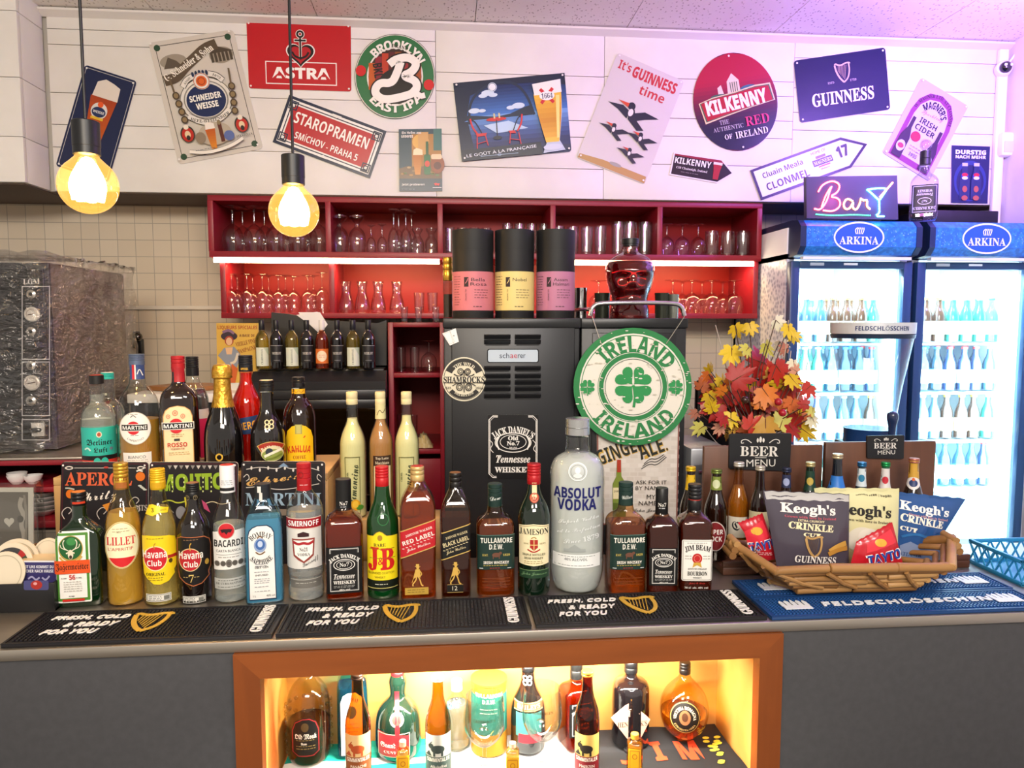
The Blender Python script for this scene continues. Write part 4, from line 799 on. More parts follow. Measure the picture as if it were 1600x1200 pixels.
# ---- cream liqueurs on a low step
g = M(); g.box(-.3, 1.93, .951, -.02, 2.02, 1.16, PINE, .002); tag(g.out('wooden_box', origin=(-.16, 1.97, .951)), 'low pale wooden box under the cream liqueur bottles', 'box')
CRM = [(.9, 0), (1, .012), (1, .05), (1, .56), (.97, .62), (.75, .69), (.5, .745), (.42, .79), (.41, .985)]
def a_lim(cx):
    def f(a):
        a.F(cx-13, 714, cx+11, 806, 1, '6a6a3a'); a.T('Limoncino', cx-.5, 757, 13.5, '2a3a24', 'c', 62, 85); a.T('CREMA', cx-9, 745, 3, '3a4a30', 's', 14, 90); a.E(cx+3, 789, 8, 8.5, 'e0a21c'); a.E(cx+10, 793, 6, 4, '4a8a2a')
        a.E(cx+3, 788, 5, 5.5, 'efc03c'); a.lines(cx-6, cx+8, (803,), '6a6a3a', 1, 2)
    return f
def a_tof(a):
    a.R(583, 712, 611, 728, '3a2418'); a.T('Top Latte', 597, 716.5, 4.4, 'e8d8b8', 's', 21); a.T('Macchiato', 597, 723, 4.4, 'e8d8b8', 's', 22); a.R(583, 728, 611, 806, 'd8c49a'); a.C([(586, 790), (594, 760), (608, 775), (609, 800)], 5, '7a4a24'); a.T('Latte', 597, 752, 9, '5a3a20', 'c', 24, 80); a.F(583, 712, 611, 806, .8, '3a2418')
CORK = mt('ddd0a0', .6)
bottle('cream_liqueur_bottle', 'slim bottle of yellow lemon cream liqueur beside the brown coffee one, next to coffee liqueur', 551.5, 612, 820, 43, CRM, CLEAR, 1.16, 1.975, lq=mt('e4dc9c', .35), level=.79, cap=(CORK, .9, .43, 1), art=[('front_label', a_lim(551.5))])
bottle('cream_liqueur_bottle', 'slim bottle of light brown coffee cream liqueur', 595.5, 612, 820, 39, CRM, CLEAR, 1.16, 1.975, lq=mt('b07a40', .35), level=.79, cap=(CORK, .9, .43, 1), art=[('front_label', a_tof), ('neck_label', lambda a: (a.R(586.5, 632, 605, 656, 'd8cf98'), a.C([(590, 650), (594, 640), (599, 648), (603, 640)], 1.2, '7a6a4a')))])
bottle('cream_liqueur_bottle', 'slim bottle of yellow lemon cream liqueur directly beside the black coffee machine', 636, 612, 820, 40, CRM, CLEAR, 1.16, 1.975, lq=mt('e4dc9c', .35), level=.81, cap=(CORK, .9, .43, 1), art=[('front_label', a_lim(636))])
# ---- eight small wines on the cooler
WZ = 1.5065
def a_white(cx): return lambda a: (a.R(cx-9.5, 543, cx+10, 572, 'd6dccb'), a.P([(cx+2, 543), (cx+10, 543), (cx+10, 556)], 'b9c9b0'), a.T('CHARDONNAY', cx-.5, 557.5, 3.2, '4a5a4a', 's', 24, 90))
def a_red(cx): return lambda a: (a.R(cx-9.8, 539, cx+9.8, 566, '1c1a1c'), a.L([(cx-9.8, 540), (cx+9.8, 540)], .9, '9a9a98'), a.T('MERLOT', cx, 552, 4, 'c8c4bc', 's', 14), a.L([(cx-5, 563), (cx+5, 563)], .7, '8a8a88'))
for i, (cx, k) in enumerate(zip((409.5, 432, 456, 479.5, 503, 527, 551.5, 575.5), 'wrwrorwr')):
    lab = ['small white wine bottle next to the vintage liqueur poster', 'small dark red wine bottle, first from the vintage poster', 'small white wine bottle between two dark ones, nearer the vintage poster', 'small dark red wine bottle just before the orange labelled rose', 'small rose wine bottle with orange label and white cap', 'small dark red wine bottle just after the orange labelled rose', 'small white wine bottle, last pale one towards the red cabinet', 'small dark red wine bottle closest to the red cabinet'][i]
    kw = dict(group='small wine bottles on the cooler', seg=24)
    if k == 'w': bottle('wine_bottle', lab, cx, 500, 577, 23, WINE, thin('f4f0d0', '8a8240'), WZ, 2.805, lq=liq('e4d06a', .9), level=.78, cap=(mt('1c1c20', .4), .8, .42, 0), art=[('front_label', a_white(cx))], **kw)
    elif k == 'r': bottle('wine_bottle', lab, cx, 500, 577, 22, WINE, mt('0f0b0d', .06, coat=1), WZ, 2.805, cap=(mt('17171a', .4), .8, .42, 0), art=[('front_label', a_red(cx))], **kw)
    else: bottle('wine_bottle', lab, cx, 500, 577, 22, WINE, thin('f6c89a', '8a4418'), WZ, 2.805, lq=liq('d8783a', .85), level=.78, cap=(mt('e2dedb', .4), .8, .42, 0), art=[('front_label', lambda a: (a.R(493, 545, 513, 568, 'd8702a'), a.E(502.5, 556.5, 8, 8.5, 'f0d8b8'), a.lines(498, 507, (555, 558), 'd8a080', 1, 1)))], **kw)
# ================================================================== SIGNS ON THE BOARDED WALL
YS = YB-.0045
def ellp(w, h, n=48): return [(w/2+w/2*cs(2*pi*i/n), h/2+h/2*sn(2*pi*i/n)) for i in range(n)]
def tilt(cx, cy, w, h, deg):
    a = math.radians(deg); ca, sa = cs(a), sn(a)
    return [(cx+x*ca+y*sa, cy-x*sa+y*ca) for x, y in ((-w/2, -h/2), (w/2, -h/2), (w/2, h/2), (-w/2, h/2))]
def mix(a, b, t): return ''.join('%02x' % round(int(a[i:i+2], 16)*(1-t)+int(b[i:i+2], 16)*t) for i in (0, 2, 4))
def beerglass(a, x, y, w, h, foam='e8dccb', beer='b4561c', low='d89a2c'):
    a.P([(x-w*.42, y+h*.26), (x-w*.36, y+h*.06), (x-w*.1, y), (x+w*.2, y+h*.03), (x+w*.45, y+h*.07), (x+w*.47, y+h*.26)], foam)
    n = 8
    for i in range(n):
        f = lambda t: w*(.46-.22*t); t0, t1 = i/n, (i+1)/n; y0, y1 = y+h*(.26+.74*t0), y+h*(.26+.74*t1)
        a.P([(x-f(t0), y0), (x+f(t0), y0), (x+f(t1), y1), (x-f(t1), y1)], mix(beer, low, t0)); a.k -= 1
    a.k += 1
def s_beer(a):
    a.F(3, 3, 82, 161, .9, 'b8b4b0'); beerglass(a, 43, 12, 46, 112, 'dcd2c6', 'a4401c', 'c4601c'); a.E(41, 62, 13, 13, 'd8d4d0'); a.E(41, 64, 11, 8, '22305a'); a.E(41, 52, 4.5, 4.5, 'e05a28'); a.T('WEISSE', 41, 64, 4, 'e8e4e0', 'b', 18); a.R(31, 72, 51, 76, 'd8b030')
sign('metal_sign', 'dark blue metal sign with tall wheat beer glass, tilted behind the first lamp', 'sign', [(133, 101), (214, 127), (169, 285), (87, 259)], 85, 164, YS, s_beer, bg='1c2548', r=5)
def s_schn(a):
    G = 'c8c2b8'; B = '5a4c3c'
    a.F(8, 7, 127, 185, 1, '3a342c')
    for x, y in ((11, 10), (124, 10), (11, 182), (124, 182)): a.E(x, y, 5, 5, '2c4a34'); a.k -= 1
    a.k += 1
    for q in ((10, 34, 42, 22), (88, 36, 38, 26)): a.E(q[0]+q[2]/2, q[1], q[2]/2, q[3]/2, '9a9080')
    for x in range(6): a.R(90+x*6, 32, 94+x*6, 46, '4a4034'); a.k -= 1
    a.k += 1; a.P([(88, 32), (104, 22), (128, 32)], '4a4034'); a.P([(14, 44), (24, 27), (36, 34), (44, 44)], '5a5044')
    a.C([(10, 62), (30, 60), (46, 46), (66, 34), (84, 22), (104, 18)], 16, B); a.T('G. Schneider & Sohn', 54, 40, 11.5, 'efe9dc', 's', 92, 24, b=.01)
    a.E(67, 101, 41, 35, '3a342c'); a.E(67, 101, 40, 34, 'e2ddd4'); a.E(67, 101, 35, 30, '8a867e'); a.E(67, 101, 33, 28, 'dcd8d0'); a.E(67, 102, 31, 26, '1c2a54')
    a.C([(36, 76), (44, 66), (56, 62)], 10, '3a342c'); a.C([(80, 62), (92, 66), (100, 76)], 10, '3a342c'); a.C([(36, 76), (44, 66), (56, 62)], 8, 'e6e0d6'); a.C([(80, 62), (92, 66), (100, 76)], 8, 'e6e0d6'); a.T('ANNO', 45, 68, 3.6, '444', 's', 14, 38); a.T('1872', 92, 68, 3.6, '444', 's', 14, -38)
    for i in range(5): a.E(56+i*5.5, 58-abs(2-i)*-.8, 2, 4, '22304f'); a.k -= 1
    a.k += 1; a.E(67, 72, 13, 13, 'e8e2d8'); a.O(67, 72, 12.5, 12.5, 1, 'b04a2a'); a.E(67, 72, 8.5, 8.5, 'd8642a'); a.O(67, 72, 6, 6, 1.2, '9a3a1c')
    a.T('SCHNEIDER', 67, 97, 10, 'f6f2ea', 'b', 50, b=.02); a.T('WEISSE', 67, 110, 10, 'f6f2ea', 'b', 35, b=.02)
    a.C([(34, 122), (50, 134), (67, 138), (84, 134), (100, 122)], 10, '3a342c'); a.C([(34, 122), (50, 134), (67, 138), (84, 134), (100, 122)], 8.4, 'e6e0d6'); a.A('HEFE-WEIZENBIER', 67, 72, 63, 5, '3a342c', 's', 58, 270, below=True)
    for s in (0, 1):
        for i in range(4): y = 88+i*13; x = 23-i*-1.5 if s == 0 else 112-i*1.5; a.E(x, y, 5.5, 6, '4a3c2c'); a.E(x, y, 3.6, 4, '8a7654')
        a.L([(20 if s == 0 else 114, 60), (22 if s == 0 else 112, 84)], 3, '6a5a44')
    for x in (27, 113): a.E(x, 150, 11, 13, '3a3228'); a.E(x, 151, 9, 11, 'b8281c'); a.E(x, 151, 4.5, 6, 'e0c8a0'); a.E(x, 156, 3, 4, '2a2420'); a.E(x, 139, 4, 4, 'e8dcc8')
    a.E(69, 157, 26, 18, 'b4a894'); beerglass(a, 63, 138, 17, 42, 'ece4d8', 'b8581c', 'd88a24'); a.R(76, 142, 82, 172, '5a2a1c'); a.E(79, 141, 3, 4, '8a7a5a'); a.E(90, 164, 8, 8, '5a6aa0'); a.E(46, 160, 8, 9, '8a7a64')
    a.C([(24, 178), (46, 184), (67, 184), (92, 180), (110, 172)], 6, '3a342c'); a.C([(24, 178), (46, 184), (67, 184), (92, 180), (110, 172)], 5, 'ece6da'); a.T('AVENTINUS', 113, 168, 4, '3a342c', 's', 26)
    a.lines(34, 66, (178.5,), '666', .8, 6)
sign('metal_sign', 'beige vintage beer sign with round dark blue emblem and brown banner', 'sign', [(232, 67), (364, 46), (411, 232), (279, 257)], 135, 192, YS, s_schn, bg='cfc8bd', r=6)
def s_astra(a):
    a.F(27, 61, 140, 97, 1.6, 'f2ece6'); a.T('ASTRA', 83.5, 79, 18, 'f6f2ee', 'b', 92, b=.025)
    for w, c, q in ((46, 'f2ece6', 1), (42, '151214', 1), (33, 'b01824', 1)): heart(a, 83, 49, w, c)
    a.O(83, 18, 7, 7, 5, 'f2ece6'); a.O(83, 18, 6, 6, 3, '151214'); a.L([(83, 24), (83, 56)], 4.4, 'f2ece6'); a.L([(73, 28), (93, 28)], 5, 'f2ece6'); a.L([(83, 23), (83, 58)], 2.8, '151214'); a.L([(74, 28), (92, 28)], 3, '151214'); a.C([(70, 46), (74, 53), (83, 56), (92, 53), (96, 46)], 3, '151214')
sign('metal_sign', 'bright red metal sign with heart anchor emblem and white framed lettering', 'sign', [(385, 33), (548, 38), (549, 143), (389, 138)], 163, 105, YS, s_astra, bg='b8141f', r=4)
def s_brook(a):
    w, h = 126, 133; a.E(63, 66.5, 61, 64.5, '2c7040'); a.O(63, 66.5, 62.2, 65.6, 1.2, 'ddd8ce'); a.O(63, 66.5, 44, 46, 3, 'e8e4da'); a.E(63, 66.5, 41.5, 43.5, '3a2620')
    import random as _r; r = _r.Random(3)
    for i, c in enumerate(('c05a20', '8a2230', 'b83a24', '5a1c24', '8a4a20', '9a2a30', '4a2420', 'a04a1c')):
        x0 = 22+i*10.3; hh = 43*math.sqrt(max(0.05, 1-((x0+5-63)/43)**2)); a.R(x0, 66.5-hh*.9, x0+10, 66.5+hh*.88, c)
    a.T('BKLYN', 38, 66, 14, '1a1412', 'b', 40, -82); a.E(67, 80, 30, 26, '1c1614')
    for c, ww in (('1c1614', 17), ('f4f0e8', 12.5)):
        a.C([(54, 48), (64, 40), (84, 36), (98, 46), (90, 60), (74, 66), (98, 74), (96, 92), (70, 100), (44, 104), (30, 92), (38, 76), (58, 78), (66, 62), (72, 44)], ww, c); a.C([(88, 86), (102, 98), (110, 96)], ww*.7, c)
    for x, y in ((10, 58), (116, 80)): a.E(x, y, 8, 8.5, 'c81c20')
    a.A('BROOKLYN', 63, 66.5, 46.5, 14, 'f2eee4', 'b', 112, 82, b=.02, ry=49); a.T('BRAND', 71, 21, 5, '3a3228', 's', 26, -12); a.A('EAST IPA', 63, 66.5, 48, 13, 'f2eee4', 'b', 104, 274, b=.02, below=True, ry=50.5)
sign('metal_sign', 'round green rimmed beer sign with curly white letter emblem', 'sign', [(554, 53), (680, 53), (680, 186), (554, 186)], 126, 133, YS, s_brook, shape=ellp(126, 133), back='2a3a30')
def s_staro(a):
    a.R(1, 1, 161, 77, '16203c'); a.R(4.5, 4.5, 157.5, 73.5, 'eeeae4'); a.F(8, 8, 154, 70, 1.6, '16203c'); a.P([(16, 12), (146, 12), (150, 18), (150, 60), (146, 66), (16, 66), (12, 60), (12, 18)], 'b4161f')
    for x in (12, 150):
        for y in (13, 65): a.F(x-7, y-7, x+7, y+7, 1.8, '16203c'); a.F(x-3.6, y-3.6, x+3.6, y+3.6, 1.4, '16203c')
    a.T('STAROPRAMEN', 81, 29, 18, 'f4f0ea', 'b', 122, b=.0); a.T('SMÍCHOV - PRAHA 5', 81, 54, 13, 'f4f0ea', 'b', 104)
    for x in (81,): a.P([(x-8, 4), (x+8, 4), (x, 9)], 'eeeae4'); a.P([(x-8, 74), (x+8, 74), (x, 69)], 'eeeae4')
sign('metal_sign', 'red street name style sign with white and navy frame', 'sign', [(452, 148), (604, 205), (578, 279), (426, 222)], 162, 78, YS, s_staro, bg='16203c', r=0)
def s_post(a):
    a.R(0, 0, 67, 98, '2c4450'); a.R(20, 8, 66, 60, 'a87838'); a.E(34, 20, 13, 12, 'd8a850'); a.R(54, 0, 67, 34, '3a6a64'); a.R(30, 5, 46, 40, 'c89a58')
    a.P([(0, 62), (14, 58), (30, 60), (52, 56), (67, 60), (67, 80), (0, 80)], '6a5438'); a.P([(0, 78), (67, 78), (67, 98), (0, 98)], '32424e')
    for i in range(14): a.E(RND.uniform(2, 60), RND.uniform(60, 76), 3, 1.6, RND.choice(['8a7048', 'b0986a', '5a7040', 'a07a40'])); a.k -= 1
    a.k += 1
    beerglass(a, 29, 30, 17, 42, 'e8d8b0', 'b06a1c', 'c8882c'); a.R(39, 40, 49, 72, '2a6a3c', 3); a.R(42, 20, 46, 42, '2a5a34'); a.E(44, 55, 4, 5, 'c83a28'); a.E(60, 56, 11, 14, '8a4a28'); a.R(50, 40, 67, 48, 'e0c8a0', 3); a.E(60, 58, 6, 6, '5a2c20')
    a.T('Ein Helles aus', 20, 6, 4, 'eeeae4', 'b', 30); a.T('unseres', 13, 12, 4, 'eeeae4', 'b', 18); a.T('Jetzt probieren!', 22, 88, 4.6, 'eeeae4', 'b', 36); a.P([(54, 86), (57, 90), (60, 86), (57, 85)], 'd82a2a'); a.P([(58, 86), (61, 90), (64, 86)], 'd82a2a'); a.lines(4, 24, (95,), '8a98a0', .8, 1); a.R(52, 92, 66, 93.5, 'c8c8c8')
sign('beer_poster', 'small unframed poster of beer glass and green bottle below the round sign', 'poster', [(623, 202), (690, 201), (691, 299), (624, 299)], 67, 98, YS, s_post, th=.001, r=0)
def s_1664(a):
    w, h = 176, 123
    for i in range(14): a.R(0, i*5, w, i*5+5.2, mix('101c48', '3f7ac8', min(1, i/11))); a.k -= 1
    a.k += 1
    for i in range(8): a.R(0, 54+i*7, w, 61+i*7+.2, mix('6a9ad8', '16205a', min(1, i/6))); a.k -= 1
    a.k += 1
    a.P([(0, 0), (176, 0), (176, 18), (120, 10), (60, 8), (24, 22), (14, 60), (0, 66)], '16203a'); a.C([(18, 66), (22, 30), (52, 6), (90, 4), (112, 24), (122, 60)], 4, '1c2a44'); a.P([(14, 52), (40, 55), (62, 58), (84, 55), (110, 46), (120, 44), (120, 60), (14, 60)], '18263c')
    for x, y, q in ((52, 20, 10), (44, 24, 7), (60, 24, 7), (28, 46, 9), (98, 44, 10), (86, 46, 7), (40, 47, 6)): a.E(x, y, q, q*.45, 'cfe0f0')
    a.E(60, 12, 5.5, 5.5, 'e8eef2'); a.O(60, 12, 7, 7, .9, 'cfe0f0')
    a.P([(40, 70), (80, 66), (110, 80), (60, 84)], 'b8d2ec'); a.P([(0, 62), (16, 62), (22, 110), (0, 123)], '141c38')
    a.E(61, 62, 16, 3, 'c8282c'); a.L([(61, 63), (60, 88)], 1.6, '22202c'); a.E(60, 91, 7, 3, '22202c'); a.R(57, 53, 59.5, 61, 'd8c890'); a.R(65, 53, 67.5, 61, 'd8c890')
    for s, x in ((1, 30), (-1, 92)):
        a.C([(x-s*10, 58), (x-s*8, 72), (x, 84)], 2.6, 'c8242c'); a.P([(x-4, 82), (x+s*14, 82), (x+s*12, 86), (x-2, 87)], 'c8242c'); a.L([(x-s*2, 86), (x-s*4, 106)], 1.8, 'b82030'); a.L([(x+s*11, 86), (x+s*14, 102)], 1.8, 'b82030'); a.L([(x-s*3, 98), (x+s*12, 95)], 1.2, 'b82030'); a.C([(x-s*8, 60), (x-s*2, 64), (x+s*6, 82)], 1.6, '1c1a28')
    a.P([(0, 106), (128, 104), (128, 123), (0, 123)], '111428'); a.T('LE GOÛT À LA FRANÇAISE', 64, 112.5, 7, 'e6ecf2', 'd', 112, 3); a.C([(30, 118), (60, 118), (90, 118)], .8, '9ab0c8'); a.O(60, 118, 3, 2, .8, '9ab0c8')
    a.P([(122, 14), (168, 10), (166, 60), (158, 104), (162, 112), (166, 120), (130, 122), (134, 112), (138, 104), (128, 60)], 'b8c4d8')
    n = 10
    for i in range(n):
        f = lambda t: (123+13*t**1.3, 167-10*t**1.6); t0, t1 = i/n, (i+1)/n; y0, y1 = 30+76*t0, 30+76*t1
        a.P([(f(t0)[0], y0), (f(t0)[1], y0), (f(t1)[1], y1), (f(t1)[0], y1)], mix('c88a1c', 'f0c040', abs(.5-t0)*1.6 if t0 < .9 else .9)); a.k -= 1
    a.k += 1; a.P([(123, 14), (167, 10), (168, 30), (124, 32)], 'f0ece4'); a.P([(158, 34), (164, 34), (158, 100), (154, 100)], 'f8dc80')
    for s in (1, -1): a.L([(134, 34-s*11), (154, 34+s*11)], 5, 'c81c2c')
    a.E(144, 34, 12, 7, 'f2f0ec'); a.T('1664', 144, 34, 8, '1c2a5a', 's', 18); a.E(146, 114, 15, 5, 'c8d0e0')
sign('metal_sign', 'blue night scene beer sign with red cafe chairs and tall lager glass', 'sign', [(708, 130), (882, 114), (893, 237), (722, 253)], 176, 123, YS, s_1664, bg='16204a', r=5)
def s_birds(a):
    w, h = 114, 176
    a.T("It's", 19, 15, 14, 'c0323c', 'b', 21, 0); a.T('GUINNESS', 70, 17, 18, 'c0323c', 'b', 74, 0, b=.02); a.T('time', 74, 39, 15, 'c0323c', 'b', 42)
    a.P([(2, 168), (40, 164), (112, 164), (113, 175), (1, 175)], 'b08a4a'); a.E(60, 164, 10, 3, '9a9890')
    for x, y, q in ((54, 82, 1), (38, 116, .62), (82, 114, .62), (74, 142, .55)):
        a.P([(x-2*q, y-4*q), (x-16*q, y-10*q), (x-40*q, y-6*q), (x-22*q, y-1*q), (x-4*q, y+8*q)], '1c2034'); a.P([(x+4*q, y-4*q), (x+20*q, y-12*q), (x+44*q, y-10*q), (x+24*q, y-1*q), (x+8*q, y+8*q)], '1c2034'); a.P([(x-5*q, y-10*q), (x+3*q, y-10*q), (x+10*q, y+4*q), (x+28*q, y+16*q), (x+18*q, y+20*q), (x-2*q, y+8*q)], '1c2034')
        a.E(x-3*q, y-13*q, 6*q, 6*q, '1c2034'); a.E(x-1*q, y-3*q, 4*q, 6*q, 'e8e2da'); a.P([(x-8*q, y-16*q), (x-26*q, y-15*q), (x-8*q, y-9*q)], 'c8482c')
sign('metal_sign', 'pale cream sign with red lettering and dark flying birds', 'sign', [(965, 82), (1069, 127), (1007, 288), (901, 246)], 114, 176, YS, s_birds, bg='cfcac6', r=5)
def s_kilk(a):
    w, h, n = 132, 156, 26
    for i in range(n):
        y0, y1 = h*i/n, h*(i+1)/n; f = lambda y: 66*math.sqrt(max(0, 1-((y-78)/78)**2)); t = min(1, max(0, (y0-40)/75))
        a.P([(66-f(y0), y0), (66+f(y0), y0), (66+f(y1), y1), (66-f(y1), y1)], mix('a81c38', '1a1a34', t)) if i else a.P([(66, 0), (66+f(y1), y1), (66-f(y1), y1)], 'a81c38'); a.k -= 1
    a.k += 1
    a.P([(56, 64), (57, 44), (66, 32), (76, 44), (76, 62)], 'd8ccb0'); a.P([(41, 66), (41, 52), (47, 48), (50, 64)], 'd8ccb0')
    for i in range(4): a.R(61+i*3.4, 46, 62.4+i*3.4, 62, '5a6a50'); a.k -= 1
    a.k += 1; a.E(90, 60, 14, 6, '3a6a7a'); a.E(42, 66, 14, 4, '3a6a50')
    o = [(8, 72), (30, 66), (66, 62), (100, 56), (124, 56), (128, 84), (90, 90), (50, 98), (14, 106)]
    a.P(o, 'e0cc9a'); a.P([(66+(x-66)*.97, 79+(y-79)*.9) for x, y in o], '2a6a4a'); a.P([(66+(x-66)*.94, 79+(y-79)*.84) for x, y in o], 'a81c28')
    a.T('KILKENNY', 67, 78.5, 23, 'f4eee2', 'b', 98, 5, b=.03)
    a.T('THE', 43, 107, 7, 'b0a8b0', 's', 15, 2); a.T('AUTHENTIC', 48, 117, 7, 'b0a8b0', 's', 48, 2); a.T('RED', 95, 111, 15, 'c83a6a', 's', 38, 2); a.T('OF', 46, 131, 8, 'e8e4e8', 's', 12, 2); a.T('IRELAND', 83, 130, 11, 'e8e4e8', 's', 52, 2)
    a.E(66, 5, 1.6, 1.6, 'e8e4e0', n=10); a.E(66, 151, 1.6, 1.6, 'e8e4e0', n=10)
sign('metal_sign', 'large oval red and navy ale sign with small abbey emblem', 'sign', tilt(1149, 159, 131, 154, 9), 132, 156, YS, s_kilk, shape=ellp(132, 156), back='5a1c30', holes=False)
def s_guin(a): harp(a, 73, 30, 30, 'd8b8a0', 'd8b8a0', .075); a.T('GUINNESS', 71, 67, 21, 'f2eef2', 's', 98, 0, b=.015); a.T('ESTD', 54, 43, 3.6, 'c8b8c0', 's', 10); a.T('1759', 89, 43, 3.6, 'c8b8c0', 's', 10)
sign('metal_sign', 'dark navy metal sign with golden harp and white stout lettering', 'sign', [(1240, 95), (1383, 74), (1391, 171), (1250, 192)], 144, 98, YS, s_guin, bg='181a44', r=5)
AW = [(0, 0), (75, 0), (97, 19), (75, 38), (0, 38)]
def s_karr(a):
    a.P([(2, 2), (74, 2), (94, 19), (74, 36), (2, 36)], '1c1418'); a.P([(2, 2), (74, 2), (80, 7), (2, 4.5)], '8a2034'); a.T('KILKENNY', 32, 12, 10, 'f0ece6', 'b', 56); a.T('Cill Chainnigh, Ireland', 32, 24, 4.6, 'e0dcd6', 's', 48); a.lines(16, 44, (30,), '8a8484', .8, 2)
    a.P([(63, 8), (77, 8), (75, 20), (74, 33), (66, 33), (65, 20)], 'a02028'); a.R(63, 6, 77, 10, 'e8d8c8')
sign('metal_sign', 'small black arrow shaped sign with red ale glass, pointing to the road sign', 'sign', [(1053, 238), (1150, 252), (1143, 290), (1046, 273)], 97, 38, YS, s_karr, bg='e4dfe0', shape=AW, holes=False)
RW = [(0, 0), (150, 0), (186, 24), (150, 50), (0, 50)]
def s_clon(a):
    a.P([(4, 4), (148, 4), (179, 24), (148, 46), (4, 46)], 'eceaf0'); a.T('Cluain Meala', 48, 15, 9, '22203a', 'b', 66); a.T('CLONMEL', 50, 34, 12, '22203a', 'b', 70); a.T('HOME OF', 109, 9, 4.6, '22203a', 'd', 24); a.R(95, 20, 127, 30, '22203a'); a.T('MAGNERS', 111, 25, 6, 'f0ecf4', 's', 29); a.R(102, 31, 121, 33, 'b03a6a'); a.R(102, 15, 118, 19, '6a5a8a'); a.T('(Bulmers)', 111, 36.5, 3, '22203a', 'i', 14); a.T('17', 145, 21, 18, '22203a', 'b', 19, b=.02)
# arrow edges follow the photographed tilt of about 20 degrees
def pt(x, y, o=(1172, 266), ex=(.94, -.342), ey=(.342, .94)): return (o[0]+x*ex[0]+y*ey[0], o[1]+x*ex[1]+y*ey[1])
sign('metal_sign', 'white arrow shaped road sign with navy border', 'sign', [pt(0, 0), pt(186, 0), pt(186, 50), pt(0, 50)], 186, 50, YS-.002, s_clon, bg='22203e', shape=RW, holes=False)
def s_magn(a):
    w, h = 86, 132
    o = [(8, 128), (8, 50), (12, 30), (24, 14), (43, 8), (62, 14), (74, 30), (78, 50), (78, 128)]
    a.P(o, '8a3a7a'); a.P([(43+(x-43)*.8, 70+(y-70)*.84) for x, y in o], 'cfc2d4'); a.A('W. MAGNER LTD. AT CLONMEL', 43, 48, 31, 5, '3a2048', 's', 170, 90, ry=36)
    a.A("MAGNER'S", 43, 52, 21, 10, '2a2040', 'b', 120, 90, b=.02, ry=25); a.T('Sparkling', 43, 44, 8, '9a6a7a', 'c', 36, 6); a.T('IRISH', 43, 57, 9, '2a2040', 'b', 30); a.T('CIDER', 43, 69, 9, '2a2040', 'b', 34); a.E(34, 84, 8, 8, 'a82a4a'); a.E(52, 86, 7, 7, 'c8a0b0')
    for x in (19, 67): a.P([(x-2.6, 58), (x+2.6, 58), (x+3, 76), (x+8, 92), (x+8, 126), (x-8, 126), (x-8, 92), (x-3, 76)], '3a2444'); a.E(x, 108, 7, 9, 'd8c8d8'); a.E(x, 108, 5, 4, 'a83a5a')
    a.T('1935', 43, 112, 6, '5a3a6a', 's', 14); a.lines(32, 54, (100, 105), '8a7a98', 1, 3)
sign('metal_sign', 'tilted cider sign with purple arch and two dark bottles', 'sign', [(1440, 121), (1513, 166), (1452, 283), (1379, 238)], 86, 132, YS, s_magn, bg='b8b2c0', r=4)
def s_pep(a):
    a.R(0, 0, 60, 90, '1c2250'); a.E(30, 55, 26, 32, '2c3a7a'); a.E(30, 57, 22, 27, '1c2250'); a.T('DURSTIG', 30, 10, 7, 'eceaf4', 'b', 48, b=.03); a.T('NACH MEHR', 30, 17.5, 5, 'eceaf4', 'b', 48, b=.02)
    for x in (21, 39):
        a.P([(x-4, 28), (x+4, 28), (x+4.6, 40), (x+8, 54), (x+8.5, 84), (x-8.5, 84), (x-8, 54), (x-4.6, 40)], '26305e'); a.R(x-4.4, 27, x+4.4, 32, 'b8bcd0'); a.E(x, 48, 5.8, 5.8, '2a3a9a'); a.E(x, 45.6, 4.8, 3, 'b82a3a'); a.E(x, 50.6, 4.8, 2.6, 'd8dcec'); a.E(x, 68, 4, 5, 'a85a4a'); a.E(x, 82, 5, 4, 'a85a4a')
sign('drink_poster', 'small dark blue poster with two cola bottles near the corner', 'poster', [(1487, 227), (1547, 229), (1543, 318), (1486, 317)], 60, 90, YS, s_pep, th=.001, r=0)

# ================================================================== BLACK COFFEE MACHINE AND ITS NEIGHBOUR
YM = 1.985
MB_ = noisy('151618', '1b1c1f', 90, .42)
def panelbox(t, x0, x1, zt):
    g = M(); g.box(x0, YM, .955, x1, 2.42, zt-.026, MB_, .004); g.out('housing', t, sharp=30)
    g = M(); g.box(x0-.002, YM-.008, zt-.027, x1+.002, 2.43, zt, mt('191a1c', .35), .004); g.out('top_cover', t, sharp=30)
t = thing('coffee_machine', 'tall black coffee machine seen from its vented back', 'coffee machine', (0, 0, 0))
mx0, mx1 = at(693, 500, YM).x, at(908, 500, YM).x-.003; MZ = 1.69
panelbox(t, mx0, mx1, MZ)
g = M(); p0, p1 = at(705, 512, YM), at(896, 786, YM); g.box(p0.x, YM-.007, p1.z-.08, p1.x, YM+.001, p0.z, mt('1c1d20', .38), .003); g.out('back_panel', t, sharp=30)
for y in (526, 534, 575, 587, 597, 607, 618):
    for xa, xb in ((756, 797), (804, 844)):
        g = M(); a, b = at(xa, y-3.5, YM), at(xb, y+4, YM)
        g.prism([(a.x, YM-.0072, a.z), (a.x, YM-.019, a.z-.003), (a.x, YM-.0072, b.z)], (b.x-a.x, 0, 0), mt('232427', .3)); g.box(a.x+.004, YM-.0078, b.z-.003, b.x-.004, YM-.0069, b.z+.002, mt('0c0d0e', .6)); g.out('vent', t, sharp=30)
def s_sch(a): a.R(0, 0, 81, 22, '1a1b1e', 4); a.R(1.5, 1.5, 79.5, 20.5, 'b8c4d0', 3); a.T('sch', 27, 10.5, 8, '3a3a48', 'd', 15); a.T('ae', 41.5, 11.5, 6, 'b83a4a', 'd', 11); a.T('rer', 54, 11.5, 6, '3a3a48', 'd', 12)
